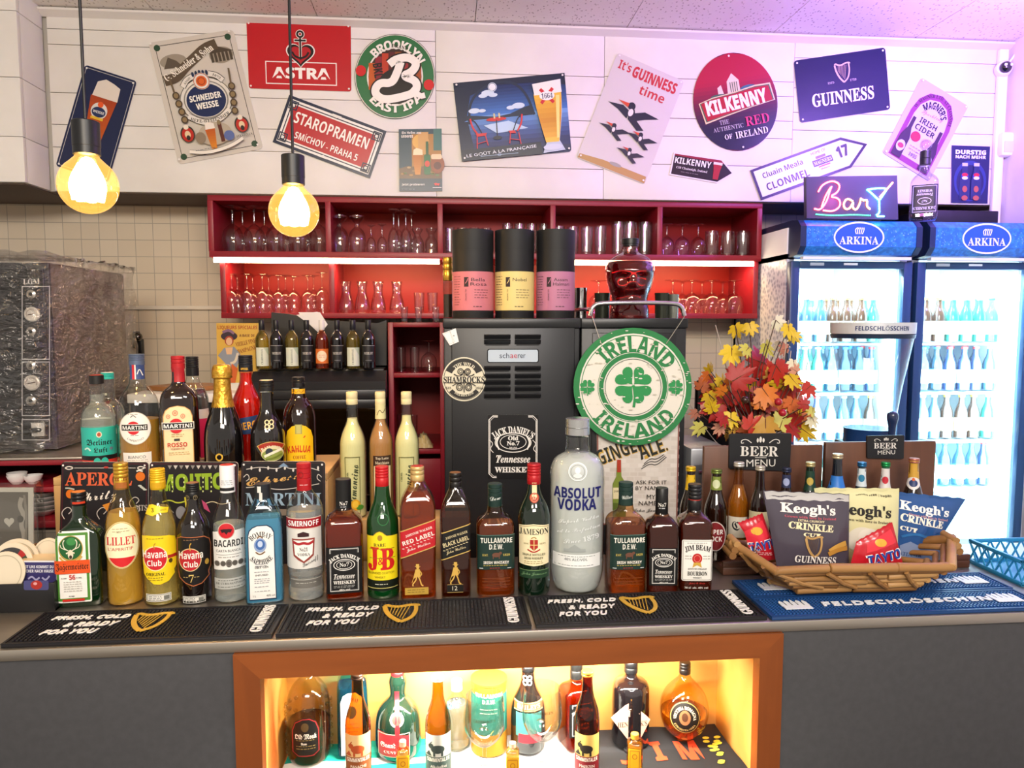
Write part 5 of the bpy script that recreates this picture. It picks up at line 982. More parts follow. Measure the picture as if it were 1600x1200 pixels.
g = M(); a = Art(bil([at(*p, YM-.0072) for p in ((761, 545), (842, 545), (842, 567), (761, 567))], 81, 22), .0003, .15); s_sch(a); a.into(g); g.out('name_plate', t)
def stick(name, label, corners, w, h, Y, draw, **k): return sign(name, label, 'sticker', corners, w, h, Y, draw, th=.0004, holes=False, **k)
def s_jd(a):
    c = 'e8e4de'; o = [(8, 2), (72, 2), (78, 8), (78, 94), (72, 100), (8, 100), (2, 94), (2, 8)]
    a.R(0, 0, 80, 102, '141416'); a.L(o, 1.4, c, True); a.L([(40+(x-40)*.95, 51+(y-51)*.96) for x, y in o], .7, c, True); a.R(16, 0, 64, 5, '141416'); a.R(14, 97, 66, 102, '141416')
    for x in (6, 74): a.C([(x-3, 40), (x+3, 46), (x-3, 54), (x+3, 60)], 1, c)
    a.A("JACK DANIEL'S", 40, 76, 52, 13, c, 's', 76, 90, b=.015); a.O(40, 44, 29, 16, 1.4, c); a.O(40, 43, 21, 12, 1, c); a.T('Old', 40, 37, 7, c, 's', 16, b=.02); a.T('No.7', 40, 45, 7, c, 's', 20, b=.02); a.T('BRAND', 40, 52, 3, c, 's', 12)
    for s in (-1, 1): a.C([(40+s*22, 34), (40+s*27, 44), (40+s*22, 55)], 2.4, c)
    a.T('Tennessee', 40, 70, 12, c, 'i', 54, b=.01); a.T('WHISKEY', 40, 87, 9, c, 's', 58, b=.02)
stick('whiskey_sticker', 'black and white whiskey label sticker on the coffee machine', [(762, 648), (841, 648), (841, 748), (762, 748)], 80, 102, YM-.0076, s_jd, r=0)
def s_sham(a):
    D = '2c2a28'; a.E(34, 34, 33.5, 33.5, 'd8d0b8'); a.O(34, 34, 32, 32, .9, D); a.O(34, 34, 31, 31, 10, D, 205, 335); a.A('THE WILD', 34, 34, 23.5, 5.5, 'e4dcc4', 's', 84, 90); a.O(34, 34, 30.5, 30.5, 7, D, 40, 140); a.A('FOLK ROCK BAND', 34, 34, 25, 3, 'e4dcc4', 's', 70, 270, below=True)
    for s in (-1, 1): a.O(34+s*5.5, 22, 5, 5, 1.4, D); a.O(34+s*5.5, 22, 2.6, 2.6, .9, D); a.O(34+s*7, 46, 5.4, 6, 1.4, D); a.O(34+s*7, 46, 3, 3.4, 1, D); a.C([(34+s*2, 26), (34+s*8, 30), (34+s*16, 26)], 1.6, D); a.C([(34+s*4, 40), (34+s*12, 40), (34+s*18, 44)], 1.2, D)
    a.L([(34, 20), (34, 54)], 1.4, D); a.R(1.5, 29.5, 66.5, 38.5, 'd8d0b8'); a.T('SHAMROCKS', 34, 34.5, 10, D, 's', 64, b=.02); a.T('EST.', 10, 47, 3.6, D, 's', 9); a.T('2024', 58, 47, 3.6, D, 's', 11)
stick('round_sticker', 'round cream band sticker with curly shamrock on the coffee machine', [(691, 558), (759, 558), (759, 627), (691, 627)], 68, 68, YM-.0086, s_sham, shape=ellp(68, 68), back='d8d0b8')
stick('card_sticker', 'small white playing card shaped sticker at top of the coffee machine', [(691, 521), (712, 513), (717, 534), (703, 540)], 24, 22, YM-.0094, lambda a: (a.R(0, 0, 24, 22, 'e8e6e2'), a.F(1, 1, 14, 20, .6, 'b8b4ae'), a.L([(13, 0), (10, 22)], .6, 'a8a49e'), a.E(17, 10, 1, 1, '333')), r=0)
t = thing('milk_cooler', 'narrow black cabinet beside the coffee machine, behind the round green sign', 'cabinet', (0, 0, 0))
nx0, nx1 = mx1+.004, at(1073, 500, YM).x
panelbox(t, nx0, nx1, MZ)
g = M(); g.box(nx0+.03, YM-.005, 1.0, nx1-.03, YM+.001, MZ-.04, mt('1c1d20', .38), .002); g.out('back_panel', t, sharp=30)
# chrome gallery rail
t = thing('gallery_rail', 'bent chrome gallery rail on top of the black cabinet', 'rail', (0, 0, 0)); g = M()
za, zt_ = MZ+.006, at(985, 473, 2.0).z
xa, xb = at(922, 497, 2.0).x, at(1069, 497, 2.0).x
def arc(pts, n=3): return chaikin([tuple(p) for p in pts], n)
g.tube(arc([(xa, 2.0, za+.001), (xa+.006, 2.0, zt_-.01), (xa+.03, 2.0, zt_), (xb-.03, 2.0, zt_), (xb-.006, 2.0, zt_-.01), (xb, 2.0, za+.001)]), .0062, CHROME, 12); g.out('front_rail', t)
g = M(); g.tube(arc([(xa-.018, 2.35, za+.001), (xa-.02, 2.3, zt_-.02), (xa-.01, 2.02, zt_-.016), (xa+.004, 2.0, zt_-.02)]), .0055, CHROME, 10); g.out('side_rail', t)
# round sign hung from it
c0 = [(896, 512), (1081, 512), (1081, 696), (896, 696)]
def s_ire(a):
    Gc = '2a7a44'; Wc = 'ddd8cc'; a.E(92, 92, 92, 92, Gc); a.E(92, 92, 83, 83, Wc); a.O(92, 92, 80.5, 80.5, 1.2, Gc); a.O(92, 92, 53, 53, 7, Gc); a.O(92, 92, 55, 55, .9, Gc); a.O(92, 92, 44, 44, .9, '2a4a34')
    a.A('IRELAND', 92, 92, 67, 25, Gc, 'b', 108, 84, b=.012); a.A('IRELAND', 92, 92, 69, 24, Gc, 'b', 108, 272, b=.012, below=True)
    shamrock(a, 92, 89, 33, '2c8a4c', 4); shamrock(a, 21, 92, 13, '2c8a4c', 4); shamrock(a, 158, 92, 13, '2c8a4c', 4)
    r = random.Random(5)
    for i in range(150):
        t_ = r.uniform(0, 6.28); q = 92*math.sqrt(r.random()); x, y = 92+q*cs(t_)*.98, 92+q*sn(t_)*.98; w = r.uniform(.8, 3.4)
        ring = q > 84 or 46 < q < 53 or q < 30
        a.E(x, y, w, w*.35, Wc if ring else 'c4bfae', n=7); a.k -= 1
tt = thing('hanging_sign', 'big round green and white tin sign with shamrock hanging on wires', 'sign', at(988, 604, 1.955))
so = sign('sign_plate', 'x', 'x', c0, 184, 184, 1.955, s_ire, shape=ellp(184, 184), back='2a7a44', rough=.22, holes=False, coat=.3)
for k_ in ('label', 'category'): del so[k_]
so.parent = tt; so.location = so.location-tt.location
g = M()
for p, q in (((940, 539), (922, 497)), ((1041, 537), (1068, 497))): a_, b_ = at(*p, 1.953)-tt.location, Vector((at(q[0], q[1], 1.99).x, 1.992, MZ+.006))-tt.location; g.tube([a_, Vector((b_.x*.92+a_.x*.08, 1.969, MZ+.004))-Vector((0, tt.location.y, tt.location.z)), b_+Vector((0, 0, .008))], .0012, mt('8a8478', .4, .6), 6)
g.out('hanging_wire', tt)
# brick pattern poster
def s_ale(a):
    a.R(0, 0, 130, 182, 'd4ccc4'); r = random.Random(8)
    for j in range(26):
        for i in range(11): x = i*13-(j % 2)*6; a.R(max(0, x+.5), j*7+.5, min(130, x+12.3), j*7+6.3, mix('ddd6ce', 'c8beb4', r.random())); a.k -= 1
    a.k += 1
    a.F(0, 0, 130, 182, 2.4, '8a5a52'); a.T('GINGER', 38, 64, 24, 'c8a24a', 'b', 78, 20, b=.03); a.T('GINGER', 37, 63, 24, '2a2c28', 'b', 78, 20); a.T('ALE.', 88, 60, 26, 'c8a24a', 'b', 46, 20, b=.03); a.T('ALE.', 87, 59, 26, '2a2c28', 'b', 46, 20)
    for i in range(3): a.C([(70+i*2, 93-i*4), (84, 84-i*4), (94, 88-i*5), (110-i*2, 74-i*2)], 1.2, '3a3a3a')
    a.T('ASK FOR IT', 86, 114, 6, '33302c', 'd', 50); a.T('BY NAME', 82, 123, 6, '33302c', 'd', 42); a.T('MY', 86, 137, 7, '33302c', 'd', 14); a.T('NAME IS', 86, 147, 7, '33302c', 'd', 40); a.T('John Jameson', 84, 159, 7, '33302c', 'c', 56)
    a.P([(31, 80), (37, 80), (38, 104), (45, 116), (45, 172), (24, 172), (24, 116), (30, 104)], '7a8a3a'); a.R(31, 78, 37.4, 98, 'a83a2a'); a.R(24.5, 122, 44.5, 140, 'e0d4a8'); a.T('JAMESON', 34.5, 128, 3.6, '222', 's', 18); a.R(24.5, 146, 44.5, 160, '5a6a2a')
sign('brick_poster', 'pale brick pattern poster with dark ale lettering below the round sign', 'poster', [(932, 640), (1062, 640), (1058, 820), (934, 820)], 130, 182, YM-.0065, s_ale, th=.001, r=0)

# ---- tea tubes, small gold capped jar, skull bottle, cups on the machines
for cx, w, col, lab, nm in ((739, 64, 'c4707a', 'black cardboard tea tube with rose pink label, beside the gold lidded jar', 'Bella Rosa'), (804, 61, 'd8c27c', 'black cardboard tea tube with pale yellow label, middle one of three', 'Nobel'), (868, 60, 'b0708e', 'black cardboard tea tube with mauve label, nearest the skull bottle', 'Assam Halmari')):
    Yt = 2.1; k = mpp(at(cx, 430, Yt)); R_ = w/2*k; X = at(cx, 430, Yt).x; H = at(cx, 361, Yt).z-MZ
    t = thing('tea_tube', lab, 'tea tube', (X, Yt, MZ), math.atan2(-X, Yt)*.9, 'tea tubes on the coffee machine')
    TB = mt('141416', .6)
    g = M(); g.lathe([(R_*.995, 0), (R_, .001), (R_, H*.78)], TB, 40); g.out('tube_body', t)
    g = M(); g.lathe([(R_*1.008, H*.765), (R_*1.01, H*.77), (R_*1.01, H-.001), (R_*.99, H)], TB, 40); g.out('lid', t)
    zf = lambda py: at(cx, py, Yt-R_*.9).z-MZ
    def fn(px, py, n, R_=R_, k=k, cx=cx, zf=zf): u = (px-cx)*k; q = max(-2.6, min(2.6, u/R_)); return Vector(((R_+.0004+n)*sn(q), -(R_+.0004+n)*cs(q), zf(py)))
    a = Art(fn, .00015, .55, cut=3); a.R(cx-58, 424, cx+58, 485, col); D = '2a1c22'
    a.R(cx-14, 433, cx-7, 448, D); a.C([(cx-12, 443), (cx-9, 439), (cx-8, 435)], 1, col); a.T(nm.split()[0], cx+8, 437, 5, D, 'd', 22); a.T(nm.split()[-1], cx+9, 444, 5, D, 'd', 26) if ' ' in nm else None
    a.lines(cx+2, cx+24, (453, 457, 461, 465), D, .7, cx); a.T('ORGANIC TEA', cx-11, 461, 2.2, D, 'd', 18, 90); a.lines(cx-34, cx-20, range(432, 478, 4), D, .7, cx+1); a.lines(cx, cx+14, (479,), D, 1, 3)
    g = M(); a.into(g); g.norecalc = 1; g.out('paper_label', t)
bottle('spice_jar', 'small glass jar with gold lid at the corner of the coffee machine', 700, 402, 495, 16, [(.96, 0), (1, .02), (1, .62), (.9, .66), (.9, .985)], thin('e8e0d0', '6a6458'), MZ, 2.16, lq=mt('2a2018', .6), level=.4, cap=(mt('c89a3c', .3, .8), .62, 1.02, 2), cat='jar')
def skull():
    cx, Y = 984, 2.13; P0 = at(cx, 440, Y); k = mpp(P0); t = thing('skull_bottle', 'head shaped bottle of dark red liquor with black stopper', 'bottle', (P0.x, Y, MZ), math.atan2(-P0.x, Y)+.15)
    H = at(cx, 373, Y).z-MZ; R_ = 38*k
    def face(M_, s, mat_, ztop):
        prof = [(.78, 0), (.8, .02), (.8, .12), (.72, .2), (.74, .28), (.9, .4), (1, .54), (1, .64), (.9, .72), (.66, .78), (.4, .815), (.3, .84), (.29, .93)]
        pr = [q for q in chaikin([(r*R_*s, z*H) for r, z in prof], 2) if q[1] <= ztop*H]
        n0 = len(M_.bm.verts); M_.lathe(pr, mat_, 48); M_.bm.verts.ensure_lookup_table()
        for v in M_.bm.verts[n0:]:
            an = math.atan2(v.co.x, -v.co.y); z = v.co.z/H; d = 0; gs = lambda a0, z0, sa, sz: math.exp(-((an-a0)/sa)**2-((z-z0)/sz)**2)
            for s_ in (-1, 1): d += -.2*gs(s_*.42, .5, .2, .05)+.12*gs(s_*.42, .585, .3, .035)+.08*gs(s_*.6, .38, .2, .05)
            d += .24*gs(0, .44, .13, .07)-.06*gs(0, .3, .4, .012)+.08*gs(0, .33, .35, .02)+.1*gs(0, .2, .3, .05)
            for q in range(4): d -= .03*gs(0, .235+.018*q, .9, .004)
            f = 1+d; v.co.x *= f; v.co.y *= f
    g = M(); face(g, .955, liq('6a0c10', .75), .72); g.out('liquid', t, sharp=0)
    g = M(); face(g, 1, thin('f6d8d4', '5a1a18'), 2); g.out('glass_body', t, sharp=0)
    g = M(); g.lathe([(R_*.3, H*.9), (R_*.33, H*.905), (R_*.33, H*.93), (R_*.36, H*.935), (R_*.36, H*.995), (R_*.33, H)], BLACK, 24); g.out('stopper', t)
skull()
CUP = mt('8c9086', .25, .7)
for cx, top, w, lab, m_ in ((907, 450, 20, 'steel canister squeezed between the mauve tea tube and the chrome rail', CHROME), (941, 458, 24, 'dark glossy cup behind the rail, beside the skull bottle and tea tubes', mt('3a3e34', .2, .5)), (1034, 458, 22, 'dark glossy cup behind the rail on the far side of the skull bottle', mt('3a3e34', .2, .5)), (1052, 460, 16, 'small pale steel cup at the end of the chrome rail', CUP)):
    Y = 2.2; p = at(cx, 480, Y); k = mpp(p)*w/2; H = at(cx, top, Y).z-MZ; g = M(); g.lathe([(k*.9, 0), (k*.94, .003), (k, H*.9), (k*1.04, H*.93), (k*1.04, H), (k*.95, H), (k*.93, H*.5)], m_, 24); tag(g.out('metal_cup', loc=(p.x, Y, MZ)), lab, 'cup')

# ================================================================== GLASSWARE
GK = {}
def gmesh(kind, R_, H):
    k = (kind, round(R_, 4), round(H, 4))
    if k in GK: return GK[k]
    P = {'wine': [(.82, 0), (.98, .2), (1, .32), (.85, .48), (.4, .58), (.12, .62), (.09, .66), (.09, .92), (.2, .965), (.78, .985), (.8, 1)],
         'goblet': [(.86, 0), (1, .25), (1, .45), (.75, .6), (.35, .68), (.3, .74), (.3, .8), (.7, .9), (.85, .95), (.85, 1)],
         'flute': [(.8, 0), (1, .18), (.95, .36), (.6, .52), (.2, .58), (.14, .62), (.12, .9), (.3, .95), (.8, .98), (.82, 1)],
         'short': [(.95, 0), (1, .25), (.95, .5), (.5, .68), (.4, .76), (.75, .9), (.85, .95), (.85, 1)],
         'tumbler': [(.82, 0), (.84, .04), (.95, .6), (1, 1)], 'highball': [(.86, 0), (.88, .04), (.98, .6), (1, 1)],
         'mug': [(.95, 0), (1, .04), (1, .5), (1, 1)],
         'carafe': [(.9, 0), (1, .04), (1, .2), (.85, .42), (.6, .6), (.58, .75), (.68, .95), (.74, 1)],
         'shot': [(.75, 0), (.8, .06), (1, 1)]}[kind]
    up = kind in ('tumbler', 'highball', 'mug', 'carafe', 'shot')
    g = M(); pr = chaikin([(r*R_, z*H) for r, z in P], 2)
    if up: pr = [(1e-7, .0008)]+pr+[((pr[-1][0]-.0012), H), (pr[-1][0]-.0016, H-.002)]+[(r-.0018, z) for r, z in pr[::-1] if z > H*.1][1:]+[(1e-7, H*.1)]
    else: pr = pr+[(1e-7, H)]
    rings = pr
    g.lathe(rings, GLASS, 26)
    if kind == 'mug':
        g.tube(chaikin([(R_*.97, 0, H*.8), (R_*1.5, 0, H*.82), (R_*1.6, 0, H*.5), (R_*1.4, 0, H*.22), (R_*.97, 0, H*.22)], 2), R_*.1, GLASS, 8)
    # open rim: remove the closing disc of an upturned bowl
    if not up:
        fs = [f for f in g.bm.faces if len(f.verts) > 4 and all(v.co.z < 1e-6 for v in f.verts)]
        bmesh.ops.delete(g.bm, geom=fs, context='FACES_ONLY')
    o = g.out('x'); me = o.data; bpy.data.objects.remove(o); GK[k] = me; return me
def glass(name, kind, px, top, w, Y, z, label, group, rz=0):
    p = at(px, top+20, Y); k = mpp(p); H = at(px, top, Y).z-z; R_ = w/2*k
    H = round(H/.004)*.004; R_ = round(R_/.0015)*.0015
    o = bpy.data.objects.new(name, gmesh(kind, R_, H)); COL.objects.link(o); o.location = (p.x, Y, z); o.rotation_euler = (0, 0, rz); return tag(o, label, 'glass', group)
def row(name, kind, xs, top, w, Y, z, what, where):
    for i, x in enumerate(xs):
        tp = top[i] if isinstance(top, (list, tuple)) else top
        lab = '%s, %s from the left, %s' % (what, ORD[i], where) if len(xs) > 1 else '%s %s' % (what, where)
        glass(name, kind, x, tp, w, Y, z, lab, what+'es, '+where if len(xs) > 1 else None)
ZU, ZL = SZM+.0225, SZ0+.0205
row('wine_glass', 'wine', (363, 397, 431, 465, 498), 323, 33, 3.06, ZU, 'large upturned wine glass', 'front row, upper compartment behind lamp')
row('wine_glass', 'wine', (379, 413, 447, 481), 325, 32, 3.16, ZU, 'large upturned wine glass', 'second row, upper compartment behind lamp')
row('beer_goblet', 'goblet', (531, 558), 337, 27, 3.05, ZU, 'stout upturned beer goblet', 'upper compartment beside the second lamp')
row('beer_glass', 'flute', (580, 597), 351, 16, 3.05, ZU, 'small upturned tulip glass', 'upper compartment beside the second lamp')
row('beer_glass', 'flute', (615, 634), 327, 20, 3.05, ZU, 'tall upturned tulip glass', 'upper compartment beside the second lamp')
row('beer_glass', 'flute', (623, 643), 330, 18, 3.15, ZU, 'tall upturned tulip glass', 'second row, upper compartment beside the second lamp')
row('beer_glass', 'short', (652, 674), 357, 21, 3.05, ZU, 'short footed upturned glass', 'upper compartment beside the second lamp')
row('tumbler', 'tumbler', (703, 722, 741, 760), 356, 16, 3.1, ZU, 'tumbler behind the pink tea tube', 'upper compartment')
row('highball_glass', 'highball', (793, 812, 831, 850), 350, 17, 3.08, ZU, 'highball glass behind the yellow tea tube', 'upper compartment')
row('highball_glass', 'highball', (873, 895, 917, 938), 354, 19, 3.06, ZU, 'highball glass', 'upper compartment behind the skull bottle')
row('beer_glass', 'highball', (966, 984, 1008), 347, 22, 3.08, ZU, 'tall heavy beer glass', 'upper compartment behind the skull bottle')
row('wine_glass', 'wine', (1042, 1066, 1091), 350, 24, 3.06, ZU, 'upturned stem glass', 'upper compartment nearest the fridges')
row('beer_mug', 'mug', (1112, 1137, 1161), 362, 21, 3.06, ZU, 'glass beer mug with handle', 'upper compartment nearest the fridges')
row('wine_glass', 'wine', (362, 386, 410, 435, 459, 481, 503), [428, 428, 428, 429, 431, 430, 425], 23, 3.06, ZL, 'upturned wine glass', 'front row, lit compartment above white wine')
row('wine_glass', 'wine', (371, 395, 420, 446, 490), 430, 24, 3.13, ZL, 'upturned wine glass', 'second row, lit compartment above white wine')
row('carafe', 'carafe', (541, 566, 591, 620), 440, 24, 3.07, ZL, 'small glass carafe', 'lit lower compartment above the cooler')
row('tumbler', 'tumbler', (655, 676), 458, 17, 3.07, ZL, 'small tumbler', 'lit lower compartment above the red cabinet')
row('shot_glass', 'shot', (632, 654, 681), 479, 12, 2.89, 1.6805, 'small shot glass', 'standing on top of the red cabinet')
row('balloon_glass', 'wine', (935, 1051, 1081, 1112, 1147), 438, 31, 3.06, ZL, 'upturned balloon glass', 'front row, lit compartment beside fridges')
row('balloon_glass', 'wine', (1066, 1097, 1129), 440, 30, 3.15, ZL, 'upturned balloon glass', 'second row, lit compartment beside fridges')
row('highball_glass', 'highball', (627, 648), 543, 15, 2.93, 1.4865, 'highball glass', 'upper part of the narrow red cabinet')
row('balloon_glass', 'wine', (670,), 531, 26, 2.93, 1.4865, 'upturned snifter glass', 'in upper part of the narrow red cabinet')
row('tumbler', 'tumbler', (628, 645), 648, 16, 2.9, 1.1885, 'tumbler', 'lower part of the narrow red cabinet')
# ================================================================== PENDANT LAMPS
BULB = mt('ffdf9a', .05, 0, 0, 0).copy(); BULB.name = 'lit_bulb_glass'; N, L = nodes(BULB); N.clear()
o_ = N.new('ShaderNodeOutputMaterial'); ad = N.new('ShaderNodeAddShader'); em = N.new('ShaderNodeEmission'); mx = N.new('ShaderNodeMixShader'); tr = N.new('ShaderNodeBsdfTransparent'); gl = N.new('ShaderNodeBsdfGlossy'); fr = schlick(BULB)
em.inputs[0].default_value = lin('ffbe58'); em.inputs[1].default_value = .62; tr.inputs[0].default_value = lin('ffeec8'); gl.inputs['Roughness'].default_value = .03
L.new(fr.outputs[0], mx.inputs[0]); L.new(tr.outputs[0], mx.inputs[1]); L.new(gl.outputs[0], mx.inputs[2]); L.new(mx.outputs[0], ad.inputs[0]); L.new(em.outputs[0], ad.inputs[1]); L.new(ad.outputs[0], o_.inputs[0])
def pendant(px, py, wpx, Y, cordtop, lab):
    P0 = at(px, py, Y); r = wpx/2*mpp(P0); t = thing('pendant_lamp', lab, 'lamp', (P0.x, Y, P0.z), 0, 'bulb pendant lamps'); 
    g = M(); 
    prof = [(1e-7, -r)]+[(r*sn(a), -r*cs(a)) for a in [pi*i/24 for i in range(1, 20)]]+[(r*.42, r*.98), (r*.36, r*1.12)]
    g.lathe(prof, BULB, 36); bo = g.out('bulb', t)
    FIL = mt('ffd890', .5, emit=45); g = M()
    for i in range(7):
        a = 2*pi*i/7; q = [(cs(a)*.14*r, sn(a)*.14*r, r*.7), (cs(a)*.48*r, sn(a)*.48*r, r*.05), (cs(a)*.36*r, sn(a)*.36*r, -r*.5)]
        g.tube(chaikin(q, 2), r*.19, FIL, 8)
    g.ball((0, 0, r*.75), r*.26, FIL); g.out('filament', bo)
    g = M(); g.lathe([(r*.4, r*1.06), (r*.45, r*1.08), (r*.45, r*1.35), (r*.46, r*1.36), (r*.46, r*2.22), (r*.42, r*2.25)], mt('17181b', .4), 28); so_ = g.out('socket', t)
    g = M(); g.tube([(0, 0, r*2.2), (0, 0, zc-P0.z)], .0035, mt('121214', .5), 8); g.out('cord', t)
    l = lamp('pendant_light', 'POINT', (P0.x, Y, P0.z), 48, (1, .68, .36), r*.5); l.parent = t; l.location = (0, 0, 0)
pendant(138, 290, 87, 1.74, 0, 'pendant lamp with glowing round bulb in front of the blue beer glass sign')
pendant(459.5, 331, 77, 1.9, 0, 'pendant lamp with glowing round bulb in front of the red shelf')
# ================================================================== BAR MATS
BT = 1.0602
def nubmat(name, label, x0, x1, y0, y1, base, nub, group, art, step=.0078):
    t = thing(name, label, 'bar mat', ((x0+x1)/2, (y0+y1)/2, BT), 0, group); w, d = (x1-x0)/2, (y1-y0)/2
    g = M(); mb = mt(base, .45); g.box(-w, -d, 0, w, d, .006, mb, .0015); b = .011
    for q in ((-w, -d, w, -d+.005), (-w, d-.005, w, d), (-w, -d+.005, -w+.005, d-.005), (w-.005, -d+.005, w, d-.005)): g.box(q[0], q[1], .006, q[2], q[3], .0082, mb)
    mn = mt(nub, .4); nx, ny = int((2*w-2*b)/step), int((2*d-2*b)/step)
    for i in range(nx):
        for j in range(ny):
            x = -w+b+(i+.5)*(2*w-2*b)/nx; y = -d+b+(j+.5)*(2*d-2*b)/ny; r, q = .0027, .0019
            a_ = [g.v((x+sx*r, y+sy*r, .006)) for sx, sy in ((-1, -1), (1, -1), (1, 1), (-1, 1))]; b_ = [g.v((x+sx*q, y+sy*q, .0092)) for sx, sy in ((-1, -1), (1, -1), (1, 1), (-1, 1))]
            g.face(b_, mn)
            for k in range(4): g.face([a_[k], a_[(k+1) % 4], b_[(k+1) % 4], b_[k]], mn)
    g.out('mat_base', t, sharp=25)
    for nm, draw in art:
        A_ = Art(lambda x, y, n: Vector((x-w, d-y, .0098+n)), .0001, .5); draw(A_, 2*w, 2*d); g = M(); A_.into(g)
        # raised sides
        g.norecalc = 1
        r = bmesh.ops.extrude_face_region(g.bm, geom=g.bm.faces[:])
        for v in r['geom']:
            if isinstance(v, bmesh.types.BMVert): v.co.z += .0016
        g.out(nm, t, sharp=30)
def gl(a, W_, D_):
    c = 'ece8e2'
    for s, x, y, w in (('FRESH, COLD', .115, .045, .15), ('& READY', .13, .08, .1), ('FOR YOU', .105, .115, .1)): a.T(s, x, y, .021, c, 'b', w, 0, b=.006, sh=.25)
def gh(a, W_, D_): harp(a, .235, .08, .09, 'c89f3c', 'c89f3c', .1)
def gw(a, W_, D_): a.T('GUINNESS', W_-.035, D_/2, .024, 'ece8e2', 's', D_*.86, 90, b=.004)
for x0, x1, lab in ((-.848, -.345, 'black rubber bar mat with golden harp, in front of the stag label bottle'), (-.338, .168, 'black rubber bar mat with golden harp, middle one above the display niche'), (.177, .662, 'black rubber bar mat with golden harp, touching the blue mat')):
    nubmat('bar_mat', lab, x0, x1, 1.434, 1.592, '18161a', '141215', 'black bar mats along the counter edge', [('lettering', gl), ('harp_emblem', gh), ('end_lettering', gw)])
def fl(a, W_, D_): a.T('FELDSCHLÖSSCHEN', W_*.53, D_*.5, .026, 'e4e8ee', 'b', W_*.62, 0, b=.006, sh=.15)
def fc(a, W_, D_, x=.075):
    if 1:
        c = 'dfe4ea'; y = D_*.5
        a.R(x-.03, y+.004, x+.03, y+.024, c)
        for k in (-2, -1, 0, 1, 2): a.P([(x+k*.013-.005, y+.006), (x+k*.013-.005, y-.012-.005*(k % 2)), (x+k*.013, y-.022-.006*(k == 0)), (x+k*.013+.005, y-.012-.005*(k % 2)), (x+k*.013+.005, y+.006)], c); a.k -= 1
        a.k += 1
nubmat('bar_mat', 'blue rubber bar mat with white lettering along the counter edge', .67, 1.292, 1.43, 1.538, '143c70', '164680', 'blue bar mats', [('lettering', fl), ('castle_emblem', fc), ('castle_emblem', lambda a, W_, D_: fc(a, W_, D_, W_-.065))])
nubmat('bar_mat', 'blue rubber bar mat lying under the snack basket', .672, 1.298, 1.544, 1.652, '143c70', '164680', 'blue bar mats', [('lettering', fl), ('castle_emblem', fc), ('castle_emblem', lambda a, W_, D_: fc(a, W_, D_, W_-.065))])

# ================================================================== SNACK BASKET
def basket():
    zb_ = BT+.0135; c = at(1318, 900, 1.61); t = thing('snack_basket', 'wide woven stick basket holding crisp packets on the blue mats', 'basket', (c.x-.012, 1.598, zb_), -.03)
    SM = [wood('8a6234', 'a87c48', 'x', .5, 16), wood('9a7040', 'b88e58', 'x', .5, 16), wood('7a5228', '966a3a', 'x', .5, 16)]
    r = random.Random(4); g = M(); HX = ((-.13, -.065), (.13, -.065), (.168, 0), (.13, .065), (-.13, .065), (-.168, 0)); RX = ((-.198, -.095), (.198, -.095), (.262, 0), (.198, .095), (-.198, .095), (-.262, 0))
    def cp(i, lv): i %= 6; p, q = HX[i], RX[i]; return Vector((p[0]+(q[0]-p[0])*lv, p[1]+(q[1]-p[1])*lv, .0095+.053*lv+(.036*lv if i in (2, 5) else .003*lv)))
    j = lambda d=.002: Vector((r.uniform(-d, d), r.uniform(-d, d), r.uniform(-d, d)))
    for lv in range(6):
        rad = (.0085, .0078, .0075, .0072, .0078, .0108)[lv]
        for i in range(6):
            A, B = cp(i, lv/5), cp(i+1, lv/5); d = (B-A).normalized(); A = A-d*.006; B = B+d*.006; n = (3 if lv % 2 else 2) if i in (0, 3) else 1; cut = [0]+[k/n+r.uniform(-.07, .07) for k in range(1, n)]+[1]
            for c0, c1 in zip(cut, cut[1:]):
                p, q = A+(B-A)*c0+j(), A+(B-A)*c1-d*.001+j(); k = rad*r.uniform(.88, 1.1); g.tube([p, p+d*.002, (p+q)/2+j(.0015), q-d*.002, q], [k*.8, k, k*.93, k, k*.8], r.choice(SM), 10)
    for i in range(8): y = -.06+i*.017; g.tube([(-.14, y, .0085), (.14, y, .0085)], .006, r.choice(SM), 8)
    g.out('stick_weave', t, sharp=40); g = M()
    def twig(i, u0, u1, l0, l1):
        A, B = cp(i, l0), cp(i+1, l0); C_, D = cp(i, l1), cp(i+1, l1); p, q = A+(B-A)*u0, C_+(D-C_)*u1; o = Vector((p.x, p.y, 0)).normalized()*.014; e = p*.45+q*.55+o+Vector((0, 0, -.004))
        g.tube(chaikin([tuple(p+o), tuple(e+(p-e)*.15), tuple(e), tuple(e+(q-e)*.15), tuple(q+o*.85)], 1), .0052, r.choice(SM), 8)
    for u0, u1 in ((.02, .24), (.3, .5), (.52, .72), (.72, .95)): twig(0, u0, u1, .86, .12)
    for u0, u1 in ((.8, .5), (.3, .1)): twig(5, u0, u1, .95, .3)
    for u0, u1 in ((.2, .5), (.6, .85)): twig(1, u0, u1, .8, .3)
    for u0, u1 in ((.1, .35), (.5, .75)): twig(3, u0, u1, .86, .15)
    for i in (2, 5):
        for k in range(3): c_ = cp(i, 1)+Vector(((-.004+.005*k)*(1 if i == 2 else -1), 0, .005-.013*k)); g.tube([c_+Vector((0, -.024, -.002)), c_+Vector((0, .024, .002))], .0085, r.choice(SM), 10)
    g.out('outer_sticks', t, sharp=40)
basket()
